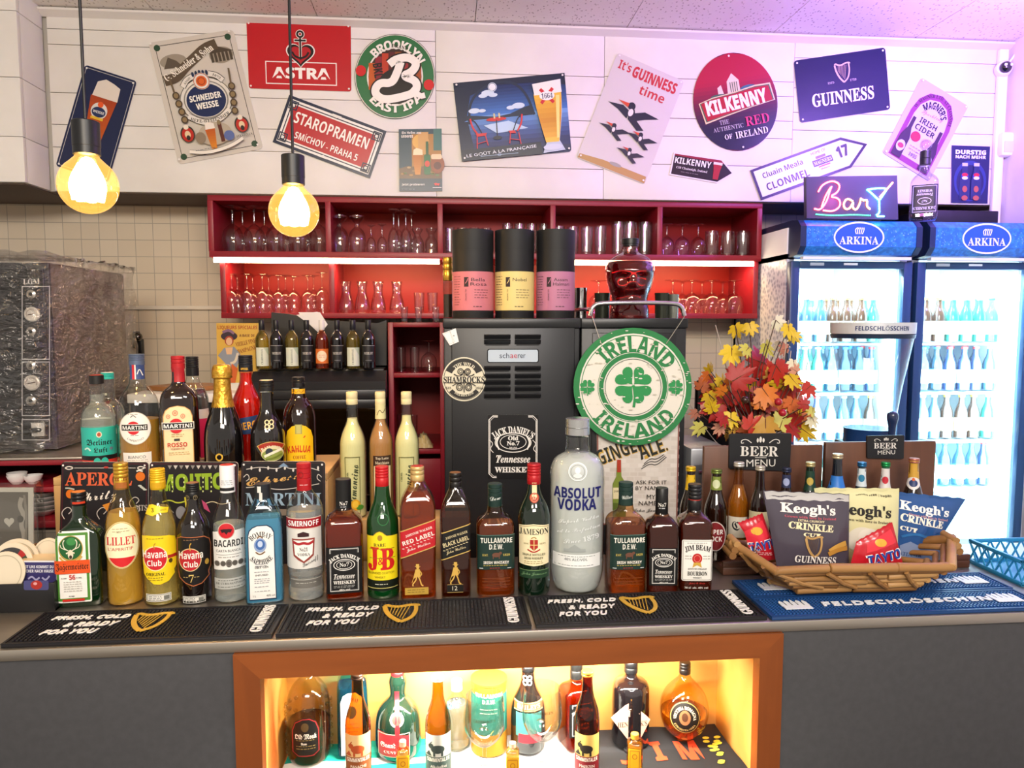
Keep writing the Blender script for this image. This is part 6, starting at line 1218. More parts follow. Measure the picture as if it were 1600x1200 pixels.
def bag(name, label, cor, Y, depth, col, draw, group=None, top=None, seed=1, rough=.3, yaw=0):
    """pillow pack: cor = TL, TR, BR, BL in picture px on plane Y"""
    P = [at(*c, Y) for c in cor]; TL, TR, BR, BL = P; r = random.Random(seed); ph = [r.uniform(0, 6) for _ in range(6)]
    org = (BL+BR)/2; t = thing(name, label, 'crisp packet', org, 0, group)
    def uv(x, y):
        u, v = .5, .5
        for _ in range(12):
            p = [(cor[0][i]*(1-u)+cor[1][i]*u)*(1-v)+(cor[3][i]*(1-u)+cor[2][i]*u)*v for i in (0, 1)]
            du = [(cor[1][i]-cor[0][i])*(1-v)+(cor[2][i]-cor[3][i])*v for i in (0, 1)]; dv = [(cor[3][i]-cor[0][i])*(1-u)+(cor[2][i]-cor[1][i])*u for i in (0, 1)]
            e = (x-p[0], y-p[1]); D = du[0]*dv[1]-du[1]*dv[0]; u += (e[0]*dv[1]-e[1]*dv[0])/D; v += (du[0]*e[1]-du[1]*e[0])/D
        return u, v
    def surf(u, v, side, n=0):
        p = (TL*(1-u)+TR*u)*(1-v)+(BL*(1-u)+BR*u)*v-org; uu, vv = max(0, min(1, u)), max(0, min(1, v))
        e = (max(0, sn(pi*uu))**.55)*(max(0, sn(pi*max(0, min(1, (vv-.07)/.9))))**.5)
        wr = .05*sn(14*u+5*v+ph[0])*sn(6*v+ph[1])+.05*sn(23*v-9*u+ph[2])*(1-e)+.035*sn(31*u+ph[3]+8*v)
        return p+Vector((0, -side*(depth*(e+wr*(e+.12))+n), .0012*sn(40*u+ph[4])*(vv < .1)))
    N_ = 26; g = M(); mm = mt(col, rough, coat=.4)
    for side in (1, -1):
        gr = [[g.v(surf(i/N_, j/N_, side)) for i in range(N_+1)] for j in range(N_+1)]
        for j in range(N_):
            for i in range(N_): g.face([gr[j][i], gr[j][i+1], gr[j+1][i+1], gr[j+1][i]], mm)
    bmesh.ops.remove_doubles(g.bm, verts=g.bm.verts[:], dist=1e-6); g.out('packet', t, sharp=0)
    a = Art(lambda x, y, n: surf(*uv(x, y), 1, n+.0006), .00025, rough, cut=5, cuty=5, coat=.4); draw(a); g = M(); a.into(g); g.norecalc = 1; g.out('print', t, sharp=30)
    return t
def b_guin(a):
    a.P([(1194, 767), (1326, 773), (1326, 783), (1197, 779)], 'b8b6b4')
    a.T("Keogh's", 1259, 795, 19, 'efe8e2', 's', 86, -4, b=.02); a.T('Grown with love in Ireland', 1262, 806, 3.6, 'c85a6a', 's', 80, -4)
    a.T('EXTRA CRUNCHY', 1262, 811, 3.4, 'e8dcb0', 'b', 40, -4); a.T('CRINKLE', 1262, 820, 11, 'ece2b8', 's', 70, -6, b=.02); a.T('CUT', 1262, 832, 6, 'ece2b8', 's', 26, -5, b=.02)
    harp(a, 1264, 851, 32, 'b8925a', '6a5030', .1); a.C([(1290, 858), (1302, 850), (1318, 846)], 8, 'c89a4a'); a.C([(1288, 862), (1302, 856), (1320, 854)], 7, 'b8843a'); a.T('GUINNESS', 1269, 871, 11.5, 'efeae4', 's', 64, -3, b=.01); a.P([(1213, 883), (1326, 888), (1326, 897), (1214, 893)], '8a2030')
def b_cream(a):
    a.T('Gluten Free | Vegan', 1363, 773, 4.4, '3a3428', 'b', 56, -4); a.T("Keogh's", 1345, 797, 22, '1c1a18', 's', 88, -6, b=.02); a.T('Grown with love in Ireland', 1348, 811, 4, '3a3428', 's', 78, -6); a.E(1340, 840, 24, 20, 'dcdac8'); a.E(1350, 834, 16, 12, 'e2e0d2')
def b_blue(a):
    a.T("Keogh's", 1441, 795, 18, 'f0f0ee', 's', 76, -10, b=.02); a.T('Grown with love in Ireland', 1446, 806, 3.4, 'd8a0a0', 's', 62, -10); a.T('CRINKLE', 1436, 812, 12, 'f0ece0', 's', 66, -12, b=.02); a.T('CUT', 1414, 824, 7, 'f0ece0', 's', 24, -10, b=.02)
    a.C([(1404, 836), (1424, 830), (1444, 838), (1468, 832)], 4, '2a6aa8'); a.P([(1402, 850), (1416, 843), (1430, 850), (1444, 842), (1456, 850), (1474, 846), (1478, 890), (1402, 890)], '7a8cb0'); a.C([(1436, 850), (1442, 840), (1452, 844), (1450, 852)], 4, 'e4eaf0'); a.T('ATLANTIC', 1419, 864, 6, '2c4a7a', 's', 36, -6); a.T('SEA SALT', 1416, 875, 6, '2c4a7a', 's', 30, -6)
bag('crisp_packet', 'dark grey crisp packet with silver top and golden harp', [(1192, 766), (1327, 772), (1326, 898), (1216, 898)], 1.585, .018, '4a4450', b_guin, seed=3)
bag('crisp_packet', 'cream crisp packet with dark lettering behind the dark grey one', [(1272, 762), (1405, 763), (1402, 886), (1290, 886)], 1.625, .018, 'd6d2a0', b_cream, seed=5)
bag('crisp_packet', 'blue crisp packet with white wave, at the end of the basket', [(1395, 768), (1509, 779), (1446, 880), (1395, 882)], 1.65, .017, '24508c', b_blue, seed=7)
def tayto(a, x, y, w, rot, h=15):
    for c, b in (('f4f0ec', 1.25), ('2048a0', 1)): a.T('TAYTO', x, y, h*(1.16 if b > 1 else 1), c, 'b', w*(1.08 if b > 1 else 1), rot, b=.015)
def b_t1(a): a.P([(1162, 830), (1190, 812), (1200, 836), (1170, 856)], 'd83040'); a.E(1180, 828, 9, 6, 'd8a83a'); tayto(a, 1191, 850, 42, 14, 14); a.lines(1178, 1204, (862, 865), 'f0d8d8', 1, 3)
def b_t2(a): a.P([(1352, 848), (1390, 826), (1398, 846), (1350, 862)], 'd83040'); a.E(1372, 846, 9, 6, 'd8a83a'); a.lines(1350, 1382, (878, 882), 'f0d8d8', 1, 4); tayto(a, 1378, 868, 54, 12, 15); a.E(1400, 884, 8, 5, 'c89030')
bag('crisp_packet', 'small red crisp packet tucked beside the dark grey packet, in front of beer bottles', [(1153, 817), (1191, 802), (1218, 872), (1192, 878)], 1.61, .011, 'b81828', b_t1, seed=9)
bag('crisp_packet', 'red triangular crisp packet in front of the cream packet', [(1338, 846), (1394, 815), (1414, 893), (1326, 893)], 1.553, .013, 'b81828', b_t2, seed=11)

# ================================================================== WOODEN BEER HOLDERS AND BEERS
WAL = wood('4a2a1a', '5e3826', 'x', .45, 16); WALV = wood('4e2e1e', '643e2a', 'z', .45, 16)
def holder(label, xa, xb, ytop, Y0=1.705, Yb=1.87, side=None):
    t = thing('beer_holder', label, 'bottle holder', (0, 0, 0)); X0, X1 = at(xa, 800, Yb).x, at(xb, 800, Yb).x; Z = at(xa, ytop, Yb).z; g = M()
    g.box(X0, Y0, BT, X1, Yb, BT+.02, WAL, .003); g.out('base_tray', t, sharp=30); g = M(); g.box(X0, Yb-.016, BT+.02, X1, Yb, Z, WALV, .003); g.out('back_board', t, sharp=30)
    g = M(); g.box(X0, Y0, BT+.02, X1, Y0+.01, BT+.035, WAL, .002); g.out('front_lip', t, sharp=30); return X0, X1
holder('dark wooden beer bottle holder with the bigger chalk menu sign', 1095, 1278, 696); holder('dark wooden beer bottle holder with the smaller chalk menu sign', 1282, 1452, 690)
def s_menu(a):
    c = 'd8d4cc'
    for o in (0, 1.6): a.T('BEER', 48+o, 27, 15, c if o == 0 else '17181b', 's', 60); a.k += 0
    a.T('BEER', 47, 27, 15, c, 's', 60); a.T('MENU', 50, 45, 11, c, 'd', 46, 2)
    for s in (-1, 1): a.C([(48+s*14, 14), (48+s*22, 8), (48+s*30, 10), (48+s*30, 15), (48+s*26, 14)], 1.2, c)
    a.E(48, 9, 2, 4.5, c); a.E(43.5, 10, 1.6, 3.4, c); a.E(52.5, 10, 1.6, 3.4, c); a.L([(40, 36.5), (58, 36.5)], .8, c)
sign('menu_sign', 'bigger black chalk beer menu sign on the wooden holder', 'sign', [(1140, 678), (1237, 677), (1234, 736), (1139, 733)], 97, 56, 1.847, s_menu, th=.006, bg='17181b', r=3, back='17181b', holes=False, rough=.5)
sign('menu_sign', 'smaller black chalk beer menu sign beside the tap handle', 'sign', [(1355, 681), (1413, 680), (1412, 717), (1355, 716)], 97, 62, 1.847, s_menu, th=.006, bg='17181b', r=3, back='17181b', holes=False, rough=.5)
BZ = BT+.0205; BRN = mt('1c0d07', .05, coat=1)
def beer(label, cx, top, w, glass_, capc, art=(), Y=1.775, neck=None, lq=None, z=BZ, base=875, prof=BEER, **k):
    ar = list(art)
    if neck: ar.append(('neck_label', lambda a, n=neck: (a.R(cx-w*.5, n[0], cx+w*.5, n[1], n[2]), a.E(cx, (n[0]+n[1])/2+1, w*.16, w*.18, n[3]) if len(n) > 3 else None)))
    return bottle('beer_bottle', label, cx, top, base, w, prof, glass_, z, Y, cap=(mt(capc, .3, .6), .955, .48, 1), capn='crown_cap', art=ar, lq=lq, level=.75 if lq else 0, seg=24, **k)
beer('brown beer bottle with yellow foil neck behind the white labelled bourbon', 1078, 729, 34, BRN, 'd8b020', neck=(744, 768, 'd0a81c'), base=880, Y=1.76)
def a_sb(a): a.E(1118, 838, 17, 23, 'd8c8c0'); a.E(1118, 838, 15.5, 21.5, '7a1a20'); a.T('SUPER', 1117, 831, 7.5, 'f0ebe4', 'b', 27); a.T('BOCK', 1117, 842, 8, 'f0ebe4', 'b', 24)
beer('brown beer bottle with round dark red label', 1118, 733, 38, BRN, '6a7a3a', [('front_label', a_sb)], neck=(747, 768, '7a8a3c', 'c8d0a8'), base=876)
beer('pale amber beer bottle with white cap under the bigger menu sign', 1153, 722, 36, thin('f4d8a0', '8a5a20'), 'd8d4cc', [('front_label', lambda a: (a.R(1138, 808, 1168, 840, 'd8d0c0'), a.T('C', 1150, 822, 14, '22252c', 'f')))], lq=liq('e8b860', .7), Y=1.805)
beer('dark beer bottle with pale label behind the red packet', 1186, 728, 34, BRN, 'c8c0b0', [('front_label', lambda a: a.R(1170, 800, 1203, 830, 'd8d0a8'))], Y=1.76)
beer('dark beer bottle with navy neck label above the dark grey packet', 1227, 731, 33, BRN, '2a3048', neck=(744, 764, '2a3050', '9aa4c8'))
beer('dark green labelled beer bottle between the two wooden holders', 1264, 722, 34, mt('0c2016', .06, coat=1), 'b8a878', neck=(738, 768, '16382a', 'b8a04a'))
beer('dark bottle with bright blue neck label and gold cap', 1306, 709, 38, mt('0a1420', .06, coat=1), 'b8a888', neck=(746, 775, '2a74c8'))
beer('beer bottle with blue and white neck label under the smaller sign', 1344, 722, 32, mt('122c40', .06, coat=1), '2a6a9a', neck=(734, 762, 'd0dce0', '2a7aa0'))
beer('beer bottle with green cap and red white neck label', 1381, 722, 32, mt('1a5a3a', .06, coat=1), '1c8a4a', neck=(734, 768, 'd8d4d0', 'c02838'))
beer('brown beer bottle with golden neck and round label, last in the holder', 1425, 716, 38, BRN, 'b06a5a', [('neck_seal', lambda a: (a.E(1425, 757, 11.5, 9.5, 'e0dcd8'), a.E(1425, 757, 7, 5.5, '2a3a6a'), a.E(1425, 751, 2.6, 2.4, 'd8602a')))], neck=(722, 750, 'c89a3a'))

# ================================================================== JUG, TAP HANDLE, LEAVES, BACK BENCH GEAR
BX = 1.36
g = M(); g.box(.74, 1.96, .9, BX, 2.4, .95, STEEL, .003); g.box(.76, 1.98, 0, BX-.02, 2.38, .9, mt('2a2c30', .5)); tag(g.out('back_bench', origin=(1, 2.2, 0)), 'steel topped bench behind the snack basket under the autumn leaves', 'bench')
Yj = 2.1; pj = at(1356, 690, Yj); kj = mpp(pj); HJ = at(1356, 504, Yj).z-pj.z
g = M(); g.box(pj.x-.07, Yj-.07, .951, pj.x+.07, Yj+.07, pj.z-.0005, mt('22262c', .4), .006); tag(g.out('jug_stand', origin=(pj.x, Yj, .951)), 'dark stand under the clear beer jug', 'stand')
t = thing('beer_jug', 'tall clear tapered beer jug with silver lettered band and blue base', 'jug', (pj.x, Yj, pj.z), math.atan2(-pj.x, Yj))
z_ = lambda y: HJ*(690-y)/186
g = M(); g.lathe([(36*kj, 0), (36*kj, z_(672)), (37*kj, z_(668))], mt('1c3a6c', .25), 36); g.out('jug_base', t)
g = M(); g.lathe([(36*kj, z_(667)), (45*kj, z_(600)), (58*kj, z_(527))], thin('eef6f8', '9ab0b8'), 36); g.bm.faces.ensure_lookup_table(); bmesh.ops.delete(g.bm, geom=[f for f in g.bm.faces if len(f.verts) > 4], context='FACES_ONLY'); g.out('jug_glass', t)
g = M(); g.lathe([(59*kj, z_(528)), (60*kj, z_(522)), (57*kj, z_(521))], mt('1a2a44', .3), 36); g.out('rim_ring', t)
g = M(); g.lathe([(60*kj, z_(521)), (60.5*kj, z_(504)), (58*kj, z_(504)), (58*kj, z_(520))], mt('d4d8de', .35, .3), 36)
a = Art(lambda x, y, n: Vector(((60.6*kj+n)*sn((x-1356)*kj/(60*kj)), -(60.6*kj+n)*cs((x-1356)*kj/(60*kj)), z_(y))), .0002, cut=3); a.T('FELDSCHLÖSSCHEN', 1372, 512, 8, '23346a', 'b', 78); a.into(g); g.norecalc = 1; g.out('silver_band', t)
ph = at(1393, 690, 1.98); t = thing('tap_handle', 'dark blue rounded beer tap handle beside the clear jug', 'tap handle', (ph.x, 1.98, .951)); kz = mpp(ph); z0 = ph.z-.951
g = M(); g.lathe(chaikin([(6*kz, z0), (5*kz, z0+12*kz), (6*kz, z0+26*kz), (9*kz, z0+36*kz), (8*kz, z0+46*kz), (1e-6, z0+48*kz)], 2), mt('1c2c50', .25, coat=.5), 20); g.out('handle_grip', t); g = M(); g.lathe([(.03, 0), (.03, .01), (.008, .014), (.008, z0)], CHROME, 16); g.out('handle_rod', t)
vx = at(1180, 690, 2.12)
t = thing('leaf_arrangement', 'red and yellow artificial autumn leaf arrangement on twigs in a vase', 'plant', (vx.x, 2.12, .951))
VO = Vector((vx.x, 2.12, .951)); vz = vx.z-.951-.02
g = M(); g.lathe(chaikin([(.05, 0), (.06, .06), (.055, .16), (.035, vz-.06), (.045, vz)], 2), mt('2a2420', .3), 28); g.out('vase', t)
LV = '1143,548,22,y 1172,509,14,y 1150,512,15,y 1110,579,12,y 1106,586,11,o 1126,596,11,y 1096,606,15,o 1108,618,14,y 1088,645,11,p 1098,640,12,p 1096,668,15,l 1113,640,14,y 1131,652,15,r 1142,650,17,y 1150,592,26,r 1160,610,24,r 1190,566,30,r 1215,575,24,r 1205,592,28,r 1168,545,14,l 1198,540,16,l 1214,502,15,w 1232,512,16,y 1240,524,12,y 1220,536,14,w 1228,545,12,p 1236,590,18,y 1222,600,20,y 1195,612,24,o 1180,630,26,r 1186,644,28,r 1206,632,17,y 1250,640,22,y 1238,628,17,o 1262,650,15,o 1260,632,12,r 1172,668,20,r 1155,668,15,o 1196,660,26,g 1220,664,20,l 1240,656,24,g 1256,672,18,y 1270,655,13,w 1126,668,12,p 1148,630,14,o 1240,566,12,w 1244,580,12,p 1130,612,12,o 1214,617,13,r 1270,640,11,l'
CM = {'y': ('c8a418', 'd8b828'), 'r': ('9a1c14', 'b02a1a'), 'o': ('b85a1c', 'c8701f'), 'p': ('c88068', 'd89a80'), 'l': ('b8b048', 'c8c060'), 'w': ('d8d0b0', 'e0dac0'), 'g': ('b0842a', 'c4983a')}
tw = M(); lf = {k: M() for k in CM}; TWM = mt('4a362c', .6); rl = random.Random(21)
def leaf(g, c, s, mats):
    ax = Vector((rl.uniform(-.4, .4), -1, rl.uniform(-.5, .5))).normalized(); up = Vector((rl.uniform(-.9, .9), 0, rl.uniform(-1, .5))).normalized(); up = (up-ax*up.dot(ax)).normalized(); sd = ax.cross(up)
    lobes = [(0, 1), (.35, .5), (.62, .92), (.98, .48), (1.3, .78), (1.75, .42), (2.2, .5), (2.75, .3), (pi, .16)]
    sharp_ = []
    for (a0, r0), (a1, r1) in zip(lobes, lobes[1:]): sharp_ += [(a0, r0), ((a0*.65+a1*.35), (r0*.62+r1*.38)*.93), ((a0*.45+a1*.55), (r0*.5+r1*.5)*1.06)]
    pts = sharp_+[(pi, .12)]+[(-a, r) for a, r in sharp_[1:]][::-1]
    cv = rl.uniform(-.5, .6); f = lambda x, y: c+sd*x*s+up*y*s+ax*(s*(cv*(x*x*.7)-.25*abs(x)+.18*y*y*rl.choice((1, .9))))
    cen = g.v(f(0, .05)); vs = [g.v(f(r*sn(a), r*cs(a))) for a, r in pts]; m = mt(rl.choice(mats), .5)
    for i in range(len(vs)): g.face([cen, vs[i], vs[(i+1) % len(vs)]], m)
    vm = mt('6a3a1a', .6); q = [f(0, y) + ax*s*.012 for y in (-.15, .3, .8)]; g.tube(q, [s*.025, s*.018, s*.008], vm, 5, False)
    return f(0, -.15)
for q in LV.split():
    x, y, s, k = q.split(','); x, y, s = int(x), int(y), int(s); Yl = 2.12+rl.uniform(-.1, .1)-(.05 if k in 'rg' else 0); c = at(x, y, Yl)-VO; e = leaf(lf[k], c, s*mpp(c+VO)*1.4, CM[k])
    r0 = Vector((rl.uniform(-.02, .02), rl.uniform(-.02, .02), vz-.03)); m_ = r0*.45+e*.55+Vector((rl.uniform(-.02, .02), .01, rl.uniform(.0, .04))); tw.tube(chaikin([tuple(r0), tuple(r0*.75+e*.25+Vector((0, 0, .03))), tuple(m_), tuple(e)], 2), .0016, TWM, 5)
for i in range(60):
    u_ = rl.uniform(0, 2*pi); q_ = math.sqrt(rl.random()); x, y = 1188+82*q_*cs(u_), 625+58*q_*sn(u_); k = rl.choice('yrrrrroogrop'); Yl = 2.12+rl.uniform(-.06, .12); c = at(x, y, Yl)-VO
    e = leaf(lf[k], c, rl.uniform(13, 27)*mpp(c+VO)*1.3, CM[k])
for ex, ey in ((1118, 508), (1236, 548), (1250, 560), (1262, 566), (1078, 632), (1232, 500)):
    e = at(ex, ey, 2.14)-VO; tw.tube(chaikin([(0, 0, vz-.03), tuple(e*.5+Vector((0, 0, vz*.3))), tuple(e*.8+Vector((.01, 0, .02))), tuple(e)], 2), .0014, mt('b8a898', .5), 5)
tw.out('twigs', t, sharp=0)
NMS = {'y': 'yellow_leaves', 'r': 'red_leaves', 'o': 'orange_leaves', 'p': 'pink_leaves', 'l': 'lime_leaves', 'w': 'cream_leaves', 'g': 'golden_leaves'}
for k, g in lf.items(): g.norecalc = 1; g.out(NMS[k], t, sharp=0)
for x, y in ((1223, 645), (1216, 628), (1164, 625)): c = at(x, y, 2.0)-VO; g = M(); g.ball(c, .011, mt('a01828' if x > 1200 else '3a241a', .25), u=14); g.out('berry', t)
g = M(); a, b = at(1086, 592, 2.38), at(1180, 700, 2.38); g.box(a.x, 2.36, .951, b.x+.03, 2.39, a.z, mt('131418', .4), .02); tag(g.out('back_panel_screen', origin=(a.x, 2.37, .951)), 'black rounded upright panel behind the autumn leaves', 'panel')
g = M(); a, b = at(1062, 692, 2.1), at(1135, 735, 2.1); g.box(a.x, 2.0, .951, b.x-.03, 2.25, a.z, mt('8e9094', .35, .3), .006); g.box(a.x+.01, 1.997, b.z-.02, b.x-.05, 2.0, b.z+.04, mt('6e7074', .3, .4), .001); g.tube([(a.x+.02, 1.99, b.z+.02), (b.x-.06, 1.99, b.z+.02)], .004, CHROME); tag(g.out('steel_drawer', origin=(a.x, 2.1, .951)), 'grey steel drawer box between the ale poster and the autumn leaves', 'drawer')
g = M(); rc_ = random.Random(2); gr = [[g.v((-.13+.075*i/12-.0, 2.87+.1*j/8, 1.189+.012*abs(sn(1.7*i+j))*sn(pi*i/12)*sn(pi*j/8)*2+.035*sn(pi*i/12)*sn(pi*j/8)+rc_.uniform(0, .002))) for i in range(13)] for j in range(9)]
for j in range(8):
    for i in range(12): g.face([gr[j][i], gr[j][i+1], gr[j+1][i+1], gr[j+1][i]], mt('d0c08a' if (i+j) % 3 else 'dcd0a4', .85))
tag(g.out('polishing_cloth', origin=(-.09, 2.92, 1.189)), 'crumpled yellowish cloth lying among tumblers in the red cabinet', 'cloth')
# blue plastic crate at the end of the bar
t = thing('plastic_crate', 'blue plastic lattice crate at the end of the bar top', 'crate', (1.44, 1.66, BT)); BL_ = mt('2a86b8', .35); g = M(); cw, cdp, ch = .1, .09, .062
for z in (.004, ch-.006): 
    for q in ((-cw, -cdp, cw, -cdp+.008), (-cw, cdp-.008, cw, cdp), (-cw, -cdp, -cw+.008, cdp), (cw-.008, -cdp, cw, cdp)): g.box(q[0], q[1], z-.004, q[2], q[3], z+.006, BL_, .002)
g.box(-cw, -cdp, 0, cw, cdp, .003, BL_); g.out('crate_frame', t); g = M()
for i in range(7):
    x = -cw+i*2*cw/7
    for y in (-cdp+.004, cdp-.004): g.tube([(x, y, .004), (x+2*cw/7, y, ch-.006)], .0025, BL_, 6); g.tube([(x+2*cw/7, y, .004), (x, y, ch-.006)], .0025, BL_, 6)
for i in range(6):
    y = -cdp+i*2*cdp/6
    for x in (-cw+.004, cw-.004): g.tube([(x, y, .004), (x, y+2*cdp/6, ch-.006)], .0025, BL_, 6); g.tube([(x, y+2*cdp/6, .004), (x, y, ch-.006)], .0025, BL_, 6)
g.out('lattice', t)

# ================================================================== CHALK BOARDS, VINTAGE POSTER, LEFT END OF THE BAR
YC = 1.893
def s_ap(a):
    a.F(2, 2, 134, 160, 1.5, '4a1c28'); a.L([(20, 9), (116, 9)], .8, 'd8d0c8'); a.C([(6, 9), (12, 6), (20, 9), (12, 12), (6, 9)], 1.6, 'd8d0c8'); a.C([(132, 9), (124, 6), (118, 9), (124, 12), (130, 9)], 1.6, 'd8d0c8'); a.E(70, 8, 4, 1.6, 'b03a30')
    a.T('APEROL', 59, 26, 21, 'd8603a', 's', 104, 0, b=.01); a.T('Spritz', 56, 55, 20, 'ece4d8', 'c', 62, 6); a.E(124, 22, 7.5, 7, 'd8701c'); a.E(16, 49, 7, 7, 'd8701c'); a.C([(118, 14), (122, 12), (128, 14)], 2.4, 'd8d4c8'); a.C([(8, 40), (16, 40), (22, 42)], 2.2, 'b8bcb0')
    for x, y in ((8, 74), (112, 58), (114, 72), (62, 74)): a.C([(x, y+14), (x-6, y+4), (x+4, y-6), (x+12, y), (x+6, y+6)], 1.3, 'c8c0b8')
    for i in range(4): a.E(124+i*2.6, 36+i*2, 3, 1.3, 'c8ccc0'); a.k -= 1
    a.k += 1; a.P([(66, 66), (78, 62), (74, 76)], 'd88a2a'); a.T('BITS', 126, 70, 9, 'c8c0b8', 's', 20)
sign('cocktail_board', 'black chalk cocktail board with orange fruit and orange lettering', 'sign', [(96, 722), (232, 722), (231, 884), (92, 884)], 136, 162, YC, s_ap, th=.004, bg='1f1c20', r=5, rough=.4)
def s_mo(a):
    a.F(2, 2, 137, 160, 1.5, '4a1c28')
    for i in range(11): a.P([(28+i*9, 5), (35+i*9, 5), (31.5+i*9, 11)], 'c8c0b8' if i % 2 else '8a8480'); a.k -= 1
    a.k += 1; a.T('MOJITO', 67, 34, 33, '8fae2c', 'b', 104, 2, b=.02)
    for x in (36, 54, 84, 97): 
        for y in (24, 31, 38, 45): a.E(x, y, 1.1, 1.6, 'd8e090', n=8); a.k -= 1
    a.k += 1; a.C([(20, 62), (32, 58), (44, 64), (58, 60)], 2, 'b8c040'); a.C([(88, 64), (100, 60), (112, 66), (128, 62)], 1.4, 'd8c8a0'); a.L([(56, 54), (58, 70)], 2.4, 'd8c83a'); a.P([(82, 58), (90, 64), (96, 78), (86, 72)], 'c8507a'); a.E(50, 78, 8, 10, '8a8a90'); a.C([(20, 76), (30, 70), (38, 78)], 1.3, 'c8c0b8')
sign('cocktail_board', 'black chalk cocktail board with big green lettering', 'sign', [(234, 722), (372, 722), (371, 884), (233, 884)], 139, 162, YC, s_mo, th=.004, bg='1f1c20', r=5, rough=.4)
def s_es(a):
    a.F(2, 2, 129, 160, 1.5, '3a2a2c'); a.C([(8, 12), (30, 8), (56, 12), (66, 6), (76, 12), (102, 8), (122, 14)], 1.2, 'c8c0b8')
    for i in range(9): a.E(16+i*13, 10+(i % 2)*3, 1.6, 3, 'd8d0c8', n=10); a.k -= 1
    a.k += 1; a.P([(58, 8), (66, 2), (74, 8)], '7a94b0'); a.T('Espresso', 56, 28, 17, 'd8a860', 'c', 96, 8, b=.01); a.C([(8, 40), (30, 38), (58, 44), (90, 40), (122, 34)], 1.3, 'c8c0b8'); a.T('MARTINI', 66, 58, 20, '9ab4c8', 's', 118, 0); a.C([(4, 24), (10, 18), (14, 26), (8, 30)], 1.2, 'c8c0b8'); a.C([(126, 24), (120, 18), (118, 26), (124, 30)], 1.2, 'c8c0b8')
    a.E(64, 78, 30, 5, '8a7a6a')
sign('cocktail_board', 'black chalk cocktail board with gold script and pale blue lettering', 'sign', [(377, 721), (508, 721), (508, 884), (376, 884)], 131, 162, YC, s_es, th=.004, bg='1f1c20', r=5, rough=.4)
def s_liq(a):
    a.R(0, 0, 66, 92, 'd8b04a'); a.T('LIQUEURS SPÉCIALES', 33, 6.5, 8, 'a83a1c', 'b', 62); a.T('A BASE DE', 48, 19, 4, '6a2a1a', 'b', 24); a.T('VIEILLE FINE', 46, 30, 6.5, '8a3a1c', 's', 32, 12); a.T('CHAMPAGNE', 46, 41, 6.5, '8a3a1c', 's', 34, 14)
    a.E(20, 20, 13, 7, '3a2c38'); a.E(20, 27, 7, 7.5, 'a8442a'); a.E(20, 28, 5, 6, 'e0b890'); a.P([(12, 38), (28, 36), (38, 48), (34, 64), (22, 92), (6, 92), (14, 62), (2, 50)], '8a92a0'); a.P([(14, 38), (26, 37), (24, 48), (16, 48)], 'e0b890'); a.C([(34, 46), (30, 60), (22, 62)], 4, 'd8ccb8'); a.P([(24, 62), (34, 70), (30, 92), (20, 92)], 'c8602a'); a.C([(10, 14), (20, 10), (28, 16)], 4, '8a6a8a'); a.R(46, 74, 64, 88, 'b8803a')
sign('vintage_poster', 'yellow vintage liqueur poster of a lady in a hat', 'poster', [(338, 505), (404, 505), (402, 610), (340, 610)], 66, 104, 2.86, s_liq, th=.004, r=0)
# receipt printer with papers on the cooler, behind the wines
g = M(); g.prism([tuple(at(*p, 2.93)) for p in ((424, 488), (446, 490), (500, 500), (590, 505), (604, 500), (604, 571), (424, 571))], (0, .14, 0), mt('17181b', .4)); pr_ = g.out('receipt_printer', origin=at(500, 577, 2.93)); tag(pr_, 'black wedge shaped till printer behind the small wine bottles', 'printer')
g = M()
for q, dy in ((((466, 488), (500, 488), (512, 507), (500, 522), (474, 498)), 0), (((463, 492), (496, 487), (508, 500), (496, 516)), .004)): g.prism([tuple(at(*p, 2.925-dy)) for p in q], (0, .001, 0), mt('eceae6', .7))
tag(g.out('paper_sheets', origin=at(485, 505, 2.92)), 'crumpled white paper sheets sticking out above the wine bottles', 'paper')
# wall bracket
c = at(216, 522, 3.27); g = M(); g.box(c.x-.018, 3.25, c.z-.06, c.x-.002, 3.299, c.z+.012, BLACK, .005); g.ball((c.x+.008, 3.24, c.z-.012), .02, mt('6a6660', .15, 1)); g.box(c.x-.006, 3.25, c.z-.1, c.x+.02, 3.28, c.z-.02, BLACK, .004); tag(g.out('can_opener', origin=c), 'black and chrome wall mounted opener on the tiles', 'opener')
# left end
t = thing('coaster_box', 'black coaster holder box with cut out front window', 'box', (0, 0, 0)); g = M(); X0, X1 = -1.2, at(86, 920, 1.62).x; Bk = mt('131316', .45)
g.box(X0, 1.615, BT, X1, 1.62, BT+.062, Bk, .001); g.box(X0, 1.72, BT, X1, 1.725, BT+.05, Bk); g.box(X1-.005, 1.62, BT, X1, 1.72, BT+.062, Bk); g.box(X0, 1.62, BT, X1, 1.72, BT+.004, Bk); g.out('box_body', t, sharp=30)
a = Art(lambda x, y, n: at(x, y, 1.6148-n), .0003); a.R(37, 907, 76, 922, '4a4a7a', 3); a.E(57, 914, 9, 7, 'a83028'); a.E(55, 912, 3, 2.4, 'e0a0a0'); g = M(); a.into(g); g.out('front_window', t)
def s_deck(a): a.R(0, 0, 62, 40, 'e4e2e6', 5); a.R(2, 2, 62, 40, '3a3468', 4); a.T('MIT UNS KOMMST DU', 34, 8, 4, 'f0eef4', 'b', 48); a.T('SICHER NACH HAUSE', 34, 13.5, 4, 'f0eef4', 'b', 48); a.C([(18, 24), (24, 20), (30, 26), (36, 22)], 2.4, 'a8a4c8'); a.C([(40, 22), (46, 26), (52, 20)], 2.4, 'a8a4c8')
o = sign('coaster_stack', 'stack of purple square coasters in the black box', 'coasters', [(27, 876), (88, 876), (88, 930), (27, 930)], 62, 46, 1.65, s_deck, th=.05, bg='e4e2e6', r=4, holes=False, back='cdb890')
